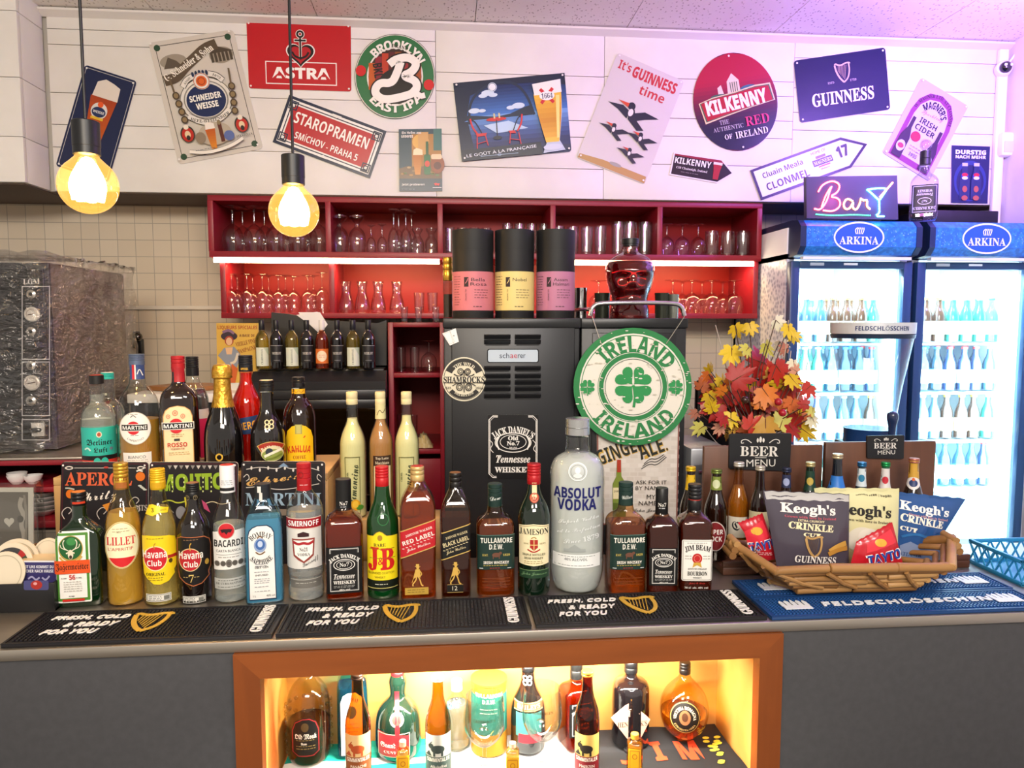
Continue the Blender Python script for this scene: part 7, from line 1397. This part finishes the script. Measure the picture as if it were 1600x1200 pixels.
for i, (px, py, r_, Yy) in enumerate(((6, 896, 32, 1.64), (16, 884, 34, 1.665), (24, 880, 36, 1.69), (74, 862, 20, 1.71))):
    c = at(px, py, Yy); k = mpp(c); g = M(); q = M(); q.lathe([(r_*k, -.0015), (r_*k, .0015)], mt('d8ccb4', .7), 40)
    g.merge(q.bm, mt('d8ccb4', .7), lambda v: Vector((v.x, v.z+v.y*.3, v.y)))
    a = Art(lambda x, y, n: Vector((x, -.0016-n-y*.3-.0002, -y)), .0002); rr = r_*k
    if i == 1: a.O(0, 0, rr*.8, rr*.8, rr*.3, '3a3a3c', 200, 300); a.O(0, 0, rr*.8, rr*.8, rr*.3, 'a82a2a', 300, 325); a.O(0, 0, rr*.8, rr*.8, rr*.3, '3a4a3c', 325, 360)
    else: a.O(0, 0, rr*.85, rr*.85, rr*.04, 'b0a48c')
    a.into(g); o = g.out('beer_coaster', loc=c); tag(o, ['cream round coaster standing first in the black box', 'cream round coaster with dark and red ring in the black box', 'plain cream round coaster standing behind the ringed one', 'small pale round coaster between the wood tray and purple coasters'][i], 'coaster')
g = M(); X1 = at(66, 860, 1.76).x; HON = wood('a8742c', 'bc8838', 'x', .5, 10)
g.box(-1.25, 1.76, BT, X1, 1.768, BT+.078, HON, .001); g.box(-1.25, 1.86, BT, X1, 1.868, BT+.078, HON, .001); g.box(X1-.008, 1.768, BT, X1, 1.86, BT+.078, HON, .001); g.box(-1.25, 1.768, BT, X1-.008, 1.86, BT+.07, HON); tag(g.out('wooden_tray', origin=(-1.1, 1.8, BT)), 'honey coloured wooden tray under the grey heart picture', 'tray')
t = thing('picture_stand', 'clear acrylic frame with grey heart photograph', 'picture', (0, 0, 0))
pc = [at(*p, 1.8) for p in ((-70, 762), (52, 762), (52, 852), (-70, 852))]; zb0 = BT+.0785
for p in pc[2:]: p.z = zb0
def s_pic(a): a.R(0, 0, 122, 90, 'e0dcd4'); a.R(4, 6, 114, 90, '77726c'); heart(a, 84, 48, 16, 'd8d4cc'); a.C([(104, 14), (100, 26), (108, 38), (102, 52), (108, 66), (106, 84)], 7, 'b8b2aa'); a.C([(108, 10), (112, 40), (110, 80)], 4, '9a948c'); a.E(102, 44, 5, 5, '5a5650'); a.lines(60, 76, (70,), '999', .8, 2)
g = M(); a = Art(bil(pc, 122, 90), .0003, .3); s_pic(a); a.into(g); g.prism([tuple(p) for p in pc], (0, .003, 0), mt('dcd8d0', .5)); g.out('photograph', t)
x1 = pc[1].x+.012; g = M(); g.box(pc[0].x, 1.785, zb0, x1, 1.79, pc[0].z+.012, thin('f4f4f2', 'b0b0b0'), .001); g.box(x1-.004, 1.7905, zb0, x1, 1.82, pc[0].z+.012, thin('f0f0ee', 'a8a8a8')); g.out('acrylic_cover', t, sharp=30)
for i, (px, py, w, zz, lab) in enumerate(((27, 752, 29, 0, 'white bowl at bottom of the nested pair on the red shelf'), (27, 747, 29, .008, 'white bowl on top of the nested pair on the red shelf'), (52, 754, 28, 0, 'single white bowl beside the nested pair on the red shelf'))):
    p = at(px, py, 2.28); k = mpp(p)*w/2; g = M(); g.lathe(chaikin([(k*.45, 0), (k*.8, .012), (k, .026), (k*.94, .026), (k*.72, .013), (k*.3, .004), (1e-7, .0035)], 1), WHITE, 28); tag(g.out('bowl', loc=(p.x, 2.28, 1.2006+zz)), lab, 'bowl')
for i in range(5):
    p = at(68, 800, 2.3); g = M(); g.lathe(chaikin([(.02, 0), (.042, .014), (.05, .022), (.046, .022), (.02, .006), (1e-7, .005)], 1), mt('b8b4b0', .4), 24); tag(g.out('bowl', loc=(p.x, 2.3, 1.1006+.013*i)), 'grey white bowl, %s from the bottom of the stack under the red shelf' % ORD[i], 'bowl', 'stack of bowls on the lower red shelf')
p = at(128, 660, 2.3); g = M(); g.lathe([(.022, 0), (.036, .05), (.042, .06), (.044, .068), (.038, .068), (.022, .01), (1e-7, .008)], WHITE, 28); tag(g.out('bowl', loc=(-1.095, 2.45, 1.2885)), 'white rimmed bowl behind the turquoise labelled bottle', 'bowl')
# ================================================================== THINGS ON AND IN THE FRIDGES
t = thing('led_sign', 'lit red and blue bar sign with cocktail glass on top of the fridge', 'sign', at(1332, 337, 2.7)); zS = 2.0705; c = [at(*p, 2.7) for p in ((1260, 276), (1402, 274), (1404, 337), (1261, 337))]
O_ = Vector(t.location); O_.z = zS; t.location = O_
for p in c[2:]: p.z = zS
c = [p-O_ for p in c]
g = M(); g.prism([tuple(p+Vector((0, .001, 0))) for p in c], (0, .022, 0), mt('3a3850', .4)); g.out('sign_case', t, sharp=30)
E0 = EYE; fnb = (lambda TL, TR, BR, BL: (lambda x, y, n: (TL*(1-x/142)+TR*x/142)*(1-y/62)+(BL*(1-x/142)+BR*x/142)*(y/62)+Vector((0, -n, 0))))(*c)
PK = mt('ff4a5c', .5, emit=14); YL = mt('ff9a70', .5, emit=10); CY = mt('5ae6ff', .5, emit=14); GRN = mt('40ffa0', .5, emit=6)
def beads(nm, pts, m, r, lp=None):
    g = M(); P_ = chaikin(pts, 3); last = None
    for a_, b_ in zip(P_, P_[1:]):
        d_ = math.hypot(b_[0]-a_[0], b_[1]-a_[1]); q = 0
        while q < d_:
            if last is None or math.hypot(a_[0]+(b_[0]-a_[0])*q/d_-last[0], a_[1]+(b_[1]-a_[1])*q/d_-last[1]) >= 2.1:
                last = (a_[0]+(b_[0]-a_[0])*q/d_, a_[1]+(b_[1]-a_[1])*q/d_); g.ball(fnb(*last, .002), r, m, u=8, vv=6)
            q += .5
    g.out(nm, t, sharp=0)
beads('letter_lights', [(12, 48), (20, 50), (30, 38), (36, 20), (40, 12), (34, 20), (28, 30), (22, 46)], PK, .0036)
beads('letter_lights', [(18, 22), (24, 12), (40, 6), (52, 12), (48, 24), (34, 30), (50, 32), (52, 44), (40, 52), (24, 50)], PK, .0036)
beads('letter_lights', [(70, 36), (62, 32), (56, 40), (58, 48), (66, 48), (72, 36), (70, 46), (76, 50), (82, 40), (84, 30), (86, 36), (94, 34), (92, 44), (98, 48)], YL, .0036)
beads('underline_lights', [(14, 56), (40, 58), (70, 56), (98, 57)], GRN, .0022)
beads('glass_lights', [(94, 20), (108, 18), (126, 18), (118, 28), (112, 36), (104, 28), (94, 20)], CY, .0034); beads('glass_lights', [(112, 36), (112, 46), (112, 54), (104, 58), (120, 58)], CY, .0034); beads('glass_lights', [(114, 30), (124, 20), (134, 10)], YL, .0036)
lamp('led_sign_light', 'AREA', (O_.x, 2.66, zS+.12), .7, (.7, .3, 1), .2, .08, (O_.x, 2.4, 2.05))
lamp('led_letter_glow', 'POINT', (O_.x-.07, 2.655, zS+.07), .45, (1, .12, .5), .03); lamp('led_glass_glow', 'POINT', (O_.x+.1, 2.655, zS+.07), .45, (.1, .3, 1), .03)
def a_updn(a):
    a.R(1424, 288, 1466, 333, '17161e'); a.F(1426, 290, 1464, 331, .8, 'c8c4d8'); a.T('WHISKEY', 1445, 298, 4, 'd8d4e4', 's', 24, 180); a.T('Tennessee', 1445, 304, 4.4, 'd8d4e4', 'i', 26, 180); a.O(1445, 314, 11, 5.5, .9, 'd8d4e4'); a.T('No7', 1445, 314, 4, 'd8d4e4', 's', 9, 180); a.T("JACK DANIEL'S", 1445, 325, 5, 'd8d4e4', 's', 36, 180)
def optic(t, R_, H):
    g = M(); g.ball((0, 0, H+.022), .021, thin('f0eef8', '8a84a8'), u=20); g.out('measure_ball', t); g = M(); g.lathe([(.011, H-.012), (.011, H+.002), (.006, H+.004)], CHROME, 16); g.out('measure_collar', t)
bottle('dispenser_bottle', 'empty square whiskey bottle with upside down label and ball measure on the fridge', 1444, 236, 339, 46, [(.9, 0, 1), (1, .02, 1), (1, .05, 1), (1, .5, 1), (.98, .56, 1), (.8, .62, .8), (.42, .68, .2), (.36, .74, 0), (.34, .985, 0)], thin('f2f0f8', '8a88a8'), 2.0705, 2.72, P=6, asp=.95, cap=(mt('1a1a22', .4), .8, .4, 1), art=[('front_label', a_updn)], extra=optic)
g = M(); g.box(1.95, 2.9, 2.0705, 2.28, 3.2, 2.14, mt('16161c', .4), .004); tag(g.out('storage_box', origin=(2.1, 3, 2.046)), 'black low box lying on the fridge near the corner', 'box')
def camera_dome(px, py, Y, lab):
    p = at(px, py, Y); t = thing('security_camera', lab, 'camera', p); g = M(); g.lathe([(.03, 0), (.032, .006), (.032, .03), (.026, .04)], WHITE, 28, (0, 0, 0)); o = g.out('camera_housing', t); o.rotation_euler = (pi/2, 0, -.5); g = M(); g.ball((0, 0, 0), .024, mt('101014', .08, coat=1)); q = g.out('lens_ball', t); q.location = (-.014, -.036, 0)
    for dx in (-.012, .012): g = M(); g.ball((0, 0, 0), .006, WHITE, u=10); q = g.out('infrared_light', t); q.location = (-.018+dx, -.058, .004)
camera_dome(1566, 110, 2.972, 'white round security camera under the ceiling corner'); camera_dome(1580, 336, 3.0, 'white round security camera low beside the fridge top')
p = at(1571, 226, 2.95); g = M(); g.box(p.x-.03, 2.93, p.z-.05, p.x+.03, 2.9795, p.z+.05, WHITE, .015); g.box(p.x-.02, 2.928, p.z-.035, p.x+.02, 2.931, p.z+.01, mt('d4d0dc', .3), .001); tag(g.out('motion_sensor', origin=p), 'white rounded motion sensor in the corner between the cameras', 'sensor')
g = M(); g.tube([at(1575, 100, 2.965), at(1584, 88, 2.955), at(1593, 74, 2.945)], .004, WHITE, 8); tag(g.out('camera_cable', origin=at(1584, 88, 2.95)), 'short white cable rising from the upper camera', 'cable')
kinds = []
for hx, cc, bb, lb in (('2a4a5c', 'c8d0d4', 0, 'dde4e8'), ('3a2416', 'd8b040', 0, 'c8b890'), ('1f6a5a', 'b8c4c0', 0, 'e8e8e0'), ('9ac8d8', '3a7ac0', 1, 'e0f0f8'), ('1c2c4c', 'c83a3a', 0, 'a8b8c8')):
    g = M(); m = thin(hx, hx) if bb else mt(hx, .1, coat=1)
    g.lathe(chaikin([(.9*.026, 0), (.026, .003), (.026, .1), (.02, .125), (.011, .145), (.0105, .172)], 1), m, 16); g.lathe([(.0125, .17), (.0125, .179)], mt(cc, .3, .5), 12); g.lathe([(.0263, .03), (.0263, .085)], mt(lb, .5), 16); o = g.out('x'); kinds.append(o.data); bpy.data.objects.remove(o)
rf = random.Random(9)
for fi, (xa, nm) in enumerate(((1.318, 'fridge beside the red shelf'), (1.83, 'corner fridge'))):
    for si in range(4):
        z = 1.595-.2*si+.0065; k = kinds[(si*2+fi) % 5]; n = 7
        for i in range(n):
            for dp in (0, 1):
                if dp and si > 1: continue
                o = bpy.data.objects.new('fridge_bottle', kinds[(si*2+fi+(i//3)) % 5]); COL.objects.link(o); o.location = (xa+.072+i*.0575+dp*.012, 2.87+.09*dp+rf.uniform(-.008, .008), z)
                tag(o, '%s bottle from the left, %s row, %s shelf from top, %s' % (ORD[i], 'front' if not dp else 'second', ORD[si], nm), 'bottle', 'cold bottles in the %s' % nm)

# ================================================================== INSIDE THE NICHE
NF = NZ+.009
def cloth(name, label, x0, x1, y0, y1, cols, seed, art=None):
    r = random.Random(seed); ph = [r.uniform(0, 6) for _ in range(4)]; g = M(); nx, ny = 40, 16
    h = lambda x, y: NZ+.0045+.0018*(sn(38*x+ph[0]+9*y)+sn(55*y+ph[1]+14*x)*.6+.4*sn(90*x+ph[2]))
    def f(i, j): x = x0+(x1-x0)*i/nx; y = y0+(y1-y0)*j/ny; return Vector((x+.004*sn(20*y+ph[3]), y, h(x, y)))
    gr = [[g.v(f(i, j)) for i in range(nx+1)] for j in range(ny+1)]; g2 = [[g.v(f(i, j)-Vector((0, 0, .0035))) for i in range(nx+1)] for j in range(ny+1)]
    for j in range(ny):
        for i in range(nx): m = mt(cols[int(j/ny*len(cols))], .9); g.face([gr[j][i], gr[j][i+1], gr[j+1][i+1], gr[j+1][i]], m); g.face([g2[j][i], g2[j+1][i], g2[j+1][i+1], g2[j][i+1]], m)
    for j in range(ny):
        for i in (0, nx): g.face([gr[j][i], gr[j+1][i], g2[j+1][i], g2[j][i]], mt(cols[0], .9))
    if art: a = Art(lambda x, y, n: Vector((x, y, h(x, y)+.0012+n)), .0002, .9, cut=.02); art(a); a.into(g)
    tag(g.out(name, origin=((x0+x1)/2, (y0+y1)/2, NZ)), label, 'cloth')
T_ = '16a08c'
cloth('bar_towel', 'teal and white striped bar towel under the old rum bottle', -.36, -.02, 1.452, 1.64, [T_, 'dfe8e4', T_, T_, 'e4ece8', T_, '2ab09c', T_], 2)
cloth('bar_towel', 'pale grey towel under the two clear stemmed glasses', -.012, .29, 1.452, 1.64, ['c8ccd0', 'b4babe', 'd0d4d4', '9aa4a8'], 5)
def a_scarf(a):
    for s, x in (('J', .40), ('I', .465), ('M', .535)): a.put(*[(lambda V, Fc, gw, gh: ([(x+p/gw*(.05 if s != 'I' else .025), 1.54+q/gh*.075) for p, q in V], Fc))(*glyphs(s, 'b', .02))][0], 'c8401c')
    for i in range(14): q = random.Random(i); a.E(.60+q.uniform(-.018, .018), 1.535+q.uniform(-.06, .05), .008, .005, 'd8c83a', n=9); a.k -= 1
cloth('fan_scarf', 'black scarf with orange red letters under the round brandy bottle', .298, .636, 1.452, 1.64, ['17171a', '1c1c20'], 8, a_scarf)
def nb(*q, **k): k.setdefault('Y', 1.585); return bottle(*q, zs=NF, **k)
def a_monk(a):
    o = [(455, 1170), (455, 1135), (460, 1122), (472, 1116), (484, 1116), (494, 1122), (499, 1135), (499, 1170), (490, 1176), (464, 1176)]
    a.P(o, '141010'); a.L([(477+(x-477)*.93, 1146+(y-1146)*.94) for x, y in o], 1, 'a82a2a', True); a.T('Old Monk', 477, 1144, 8, 'efe8dc', 'f', 34); a.E(476, 1130, 6, 7, '4a3a20'); a.lines(462, 492, (1150, 1159, 1163), '8a7a4a', 1, 3); a.T('Rum', 474, 1155, 3.6, 'efe8dc', 's', 9)
nb('rum_bottle', 'dimpled glass rum bottle with black red edged label in the niche', 482, 1036, 1187, 72, [(.8, 0), (.95, .03), (1, .15), (1, .55), (.93, .68), (.7, .78), (.4, .85), (.3, .9), (.28, .985)], thin('f0ead0', '6a5a30'), lq=liq('4a200c', .6), level=.4, cap=(BLACK, .93, .34, 1), art=[('front_label', a_monk)], asp=.7, extra=lambda t, R_, H: (lambda g: ([g.ball((R_*cs(a_)*1.0, R_*.7*sn(a_), z_k*H), R_*.1, thin('f0ead0', '8a7a50'), sy=.5, u=8, vv=6) for z_k in (.1, .2, .3, .4, .5, .58) for a_ in [2*pi*(i+.5*(int(z_k*10) % 2))/16 for i in range(16)] if abs(cs(a_)) > .62 or z_k > .5], g.out('glass_dimples', t)))(M()))
def a_b2(a): a.P([(532, 1178), (532, 1096), (536, 1086), (544, 1082), (556, 1082), (566, 1090), (566, 1178)], 'ecebe4'); a.A('BOMBAY', 549, 1110, 18, 6, '1a2030', 's', 84, 92); a.E(549, 1112, 8, 10, '4a78b8'); a.lines(538, 560, (1130, 1136, 1142, 1150), '999', 1, 4)
nb('gin_bottle', 'pale blue square gin bottle inside the lit niche', 551, 1022, 1180, 50, [(.94, 0, 1), (1, .02, 1), (1, .06, 1), (1, .66, 1), (.95, .74, 1), (.7, .82, .8), (.46, .88, .2), (.42, .985, 0)], thin('9adcf0', '3a9ac8'), P=6, asp=.8, lq=liq('7ad0f0', .95), level=.7, cap=(mt('1c2a4a', .3), .9, .46, 1), art=[('front_label', a_b2)], Y=1.6)
def simm(cx, label, w, top, c1, c2, cow, word, capc, gl_, fg='2a2018'):
    def f(a):
        x0, x1 = cx-w*.47, cx+w*.47; a.R(x0, 1148, x1, 1182, c1); a.R(x0, 1182, x1, 1240, c2); a.T('SIMMENTALER', cx, 1186.5, 6, 'ece4d4', 'b', w*.84); a.T(word, cx, 1197, 4.6, 'ece4d4', 'd', w*.6)
        a.E(cx-1, 1170, w*.26, 6.5, cow); a.E(cx-w*.28, 1165, 4, 4, cow); a.L([(cx-w*.3, 1161), (cx-w*.24, 1158)], 1.4, cow); a.R(cx-w*.2, 1172, cx-w*.12, 1181, cow); a.R(cx+w*.1, 1172, cx+w*.18, 1181, cow); a.P([(x0, 1180), (x0+5, 1172), (x0+9, 1180)], cow)
    beer(label, cx, top, w, gl_, capc, [('front_label', f)], Y=1.487, z=NF, base=1295, rz=None)
simm(560, 'amber beer bottle with cream and brown cow label in the niche', 42, 1052, 'd8b078', '8a4a24', 'a84a24', 'PANACHE', '2a1c14', thin('d88a2a', '5a2808'))
simm(685, 'olive beer bottle with grey cow label in the niche', 42, 1055, 'c8c8bc', '4a5a54', '3a4440', 'Alkoholfrei', 'b8b8b0', thin('c8a83a', '4a4010'))
simm(917, 'dark brown beer bottle with yellow and red label in the niche', 40, 1048, 'd8b460', '7a1a20', '2a241c', 'MAERZEN', '8a5a1c', thin('8a4418', '280c04'))
def a_gm(a): a.P([(590, 1144), (640, 1150), (640, 1184), (590, 1180)], 'a82028'); a.F(590, 1146, 640, 1182, 1, 'e0c8b0'); a.T('Grand', 606, 1163, 8, 'f0e8dc', 'f', 24); a.T('CUVEE', 612, 1174, 4, 'f0e8dc', 's', 26); a.E(620, 1126, 11, 10, 'e0d4c0'); a.E(620, 1126, 7.5, 7, 'c04038'); a.R(617, 1090, 624, 1180, 'b01c24')
nb('liqueur_bottle', 'rounded dark green liqueur bottle with red ribbon and wax seal', 622, 1040, 1187, 74, [(.8, 0), (1, .06), (1, .35), (.9, .5), (.6, .6), (.32, .66), (.36, .76), (.4, .84), (.26, .92), (.24, .985)], mt('10261c', .05, coat=1), cap=(mt('b01c20', .3), .9, .3, 2), art=[('front_label', a_gm)])
nb('gin_bottle', 'pale clear bottle with faint blue print in the middle of niche', 714, 1062, 1180, 40, ROUND, thin('f4fafa', 'a0c0c8'), lq=liq('f0fafa', .95), level=.66, cap=(mt('e8e8e8', .4), .85, .44, 1), art=[('front_label', lambda a: a.T('gin', 708, 1104, 10, '3a8ac8', 'b', 18))], Y=1.6)
t_ = at(764, 1115, 1.585); k = mpp(t_); R_ = 28*k; H = at(764, 1058, 1.585).z-NF
t = thing('whiskey_tin', 'round green and orange whiskey gift tin behind the stemmed glass', 'tin', (t_.x, 1.585, NF), math.atan2(-t_.x, 1.585)); g = M(); g.lathe([(R_, 0), (R_, H*.3)], mt('c8842a', .3, .5), 32); g.lathe([(R_*1.001, H*.3), (R_*1.001, H*.84)], mt('1c5a4c', .4), 32); zt2 = lambda y: at(764, y, 1.56).z-NF
a = Art(lambda x, y, n: Vector(((R_*1.002+n)*sn((x-764)/28), -(R_*1.002+n)*cs((x-764)/28), zt2(y))), .0002, cut=3); a.T('TULLAMORE', 764, 1083, 6, 'ece8dc', 'b', 46); a.T('D.E.W.', 764, 1092, 6, 'ece8dc', 'b', 20); a.lines(750, 780, (1104, 1110), 'b8c8a0', 1, 2); a.into(g); g.norecalc = 1; g.out('tin_body', t); g = M(); g.lathe([(R_*.98, H*.84), (R_*.98, H*.97), (R_*1.02, H*.97), (R_*1.02, H), (R_*.9, H)], mt('c8702a', .3, .5), 32); g.out('tin_lid', t)
def a_bai2(a):
    for s in (-1, 1): a.O(824+s*3.5, 1067, 4, 4, 1.7, 'e8e0cc'); a.O(824+s*3.5, 1074, 4, 4, 1.7, 'e8e0cc')
    a.R(803, 1100, 848, 1112, 'd8a868'); a.R(803, 1101.5, 848, 1110.5, 'a8401c'); a.T('BAILEYS', 826, 1106, 6, 'f0e4c8', 's', 36); a.R(806, 1114, 846, 1150, '3a7a74'); a.R(810, 1146, 846, 1160, 'a82430')
nb('cream_liqueur_bottle', 'black cream liqueur bottle with pale emblem behind the second stemmed glass', 825, 1030, 1176, 56, [(.9, 0), (1, .012), (1, .1), (1, .4), (.93, .5), (.72, .6), (.46, .7), (.36, .8), (.34, .985)], mt('16110f', .05, coat=1), cap=(BLACK, .88, .38, 2), art=[('front_label', a_bai2)])
nb('whiskey_bottle', 'square whiskey bottle with black label inside the lit niche', 900, 1030, 1170, 48, SQUARE, thin('e8a060', '6a2c10'), P=7, asp=.95, lq=liq('a8501c', .85), level=.66, cap=(mt('141414', .4), .78, .42, 1), art=[('front_label', jd_label(879, 1098, 922, 1150))], rz=.25)
nb('gin_bottle', 'round shouldered black gin bottle in the niche', 985, 1032, 1174, 61, [(.95, 0), (1, .02), (1, .1), (1, .62), (.97, .7), (.8, .76), (.4, .79), (.3, .83), (.32, .985)], mt('0d0a0c', .08, coat=1), cap=(BLACK, .86, .36, 1))
P_ = [(985, 1097), (1016, 1124), (1003, 1150), (991, 1166), (978, 1152), (955, 1122)]
sign('gin_plaque', 'pinkish diamond shaped gin plaque in front of the black bottle', 'plaque', [at(*q, 1.545) for q in ((955, 1097), (1016, 1097), (1016, 1166), (955, 1166))], 61, 69, 1.545, lambda a: (a.T("HENDRICK'S", 33, 34, 8, '3a2a2a', 's', 46, 4), a.T('GIN', 36, 46, 6, '3a2a2a', 's', 18, 3), a.E(32, 18, 9, 5, 'b89a88'), a.O(32, 18, 7, 4, .8, '7a5a4a'), a.C([(20, 18), (32, 8), (44, 18)], .8, 'b89a88')), shape=[(x-955, y-1097) for x, y in P_], bg='b08a7a', holes=False, th=.003, back='a88272')
c = at(988, 1166, 1.545); g = M(); g.lathe([(.018, 0), (.018, .004), (.004, .006), (.004, c.z-NF+.014)], CHROME, 14); tag(g.out('plaque_stand', loc=(c.x, 1.5505, NF)), 'thin chrome stand behind the diamond plaque', 'stand')
def a_vr(a): a.E(1070, 1114, 24, 24, '17120f'); a.O(1070, 1114, 23, 23, 1, 'b8924a'); a.E(1070, 1113, 9, 11, '8a5a3a'); a.E(1070, 1112, 5, 6.5, '4a2c1c'); a.A('VECCHIA ROMAGNA', 1070, 1114, 15.5, 4.6, 'e8dcc4', 's', 196, 90); a.A('ETICHETTA NERA', 1070, 1114, 18, 3.2, 'c8a86a', 's', 120, 270, below=True); a.E(1070, 1151, 5, 3.4, 'c8a04a')
nb('brandy_bottle', 'oval brandy bottle with round black label at end of the niche', 1069, 1034, 1168, 80, [(.36, 0), (.4, .015), (.4, .035), (.68, .09), (.94, .23), (1, .37), (.96, .5), (.78, .63), (.45, .74), (.25, .8), (.2, .86), (.2, .985)], thin('fbeec0', '9a7424'), lq=liq('c8741c', .88), level=.36, cap=(mt('1a1412', .35), .85, .23, 2), art=[('front_label', a_vr)], asp=.55)
for cx, tp, w, lab in ((757, 1086, 66, 'clear stemmed beer glass in front of the green tin'), (847, 1074, 63, 'clear stemmed beer glass in front of the black cream bottle')):
    p = at(cx, 1150, 1.492); k = mpp(p); R_ = w/2*k; H = at(cx, tp, 1.492).z-NF; t = thing('beer_goblet', lab, 'glass', (p.x, 1.492, NF), math.atan2(-p.x, 1.492), 'stemmed beer glasses in the niche')
    prof = chaikin([(.1*R_, .34*H), (.55*R_, .4*H), (.96*R_, .56*H), (1.0*R_, .72*H), (.88*R_, H)], 2); g = M(); g.lathe([(1e-7, .335*H)]+prof+[(r-.001, z) for r, z in prof[::-1]]+[(1e-7, .345*H)], GLASS, 32); g.out('bowl', t)
    g = M(); g.lathe(chaikin([(.62*R_, 0), (.62*R_, .012*H), (.14*R_, .05*H), (.1*R_, .12*H), (.1*R_, .3*H), (.14*R_, .345*H)], 2), GLASS, 24); g.out('stem', t)
    kk = H/ (1200-tp)*0+k; fz = lambda y: at(cx, y, 1.46).z-NF
    a = Art(lambda x, y, n: Vector(((R_*1.01+n)*sn((x-cx)*k/R_), -(R_*1.01+n)*cs((x-cx)*k/R_), fz(y))), .0002, cut=3); a.T('GRIMBERGEN', cx, tp+37, 4.6, '4a3a1c', 's', 34); a.C([(cx-8, tp+48), (cx-2, tp+44), (cx+6, tp+50)], 1.4, '8a7a4a'); g = M(); a.into(g); g.norecalc = 1; g.out('gold_print', t)
for cx, tp, lab in ((630, 1157, 'miniature bottle with yellow label beside the red ribbon bottle'), (801, 1160, 'miniature bottle with yellow label between the stemmed glasses'), (991, 1146, 'miniature amber bottle with orange label in front of the diamond plaque')):
    am = cx == 991; bottle('miniature_bottle', lab, cx, tp, 1290, 26 if am else 22, [(.92, 0, 1), (1, .02, 1), (1, .05, 1), (1, .72, 1), (.9, .8, .6), (.5, .86, 0), (.45, .985, 0)], thin('fae0a0', 'a8741c'), NF, 1.468, P=5, lq=liq('e8b030' if am else 'f0e8d0', .9), level=.7, cap=(mt('c8882a' if am else 'd8a888', .4), .87, .5, 2), art=[('front_label', lambda a, cx=cx, tp=tp, am=am: (a.R(cx-10, tp+24, cx+10, tp+84, 'd8a01c'), a.F(cx-8, tp+27, cx+8, tp+80, .8, 'a8541c'), a.O(cx, tp+36, 4, 4, .9, 'a8541c')))])
# wall outlet style ledge light cable of the lamps is part of each lamp
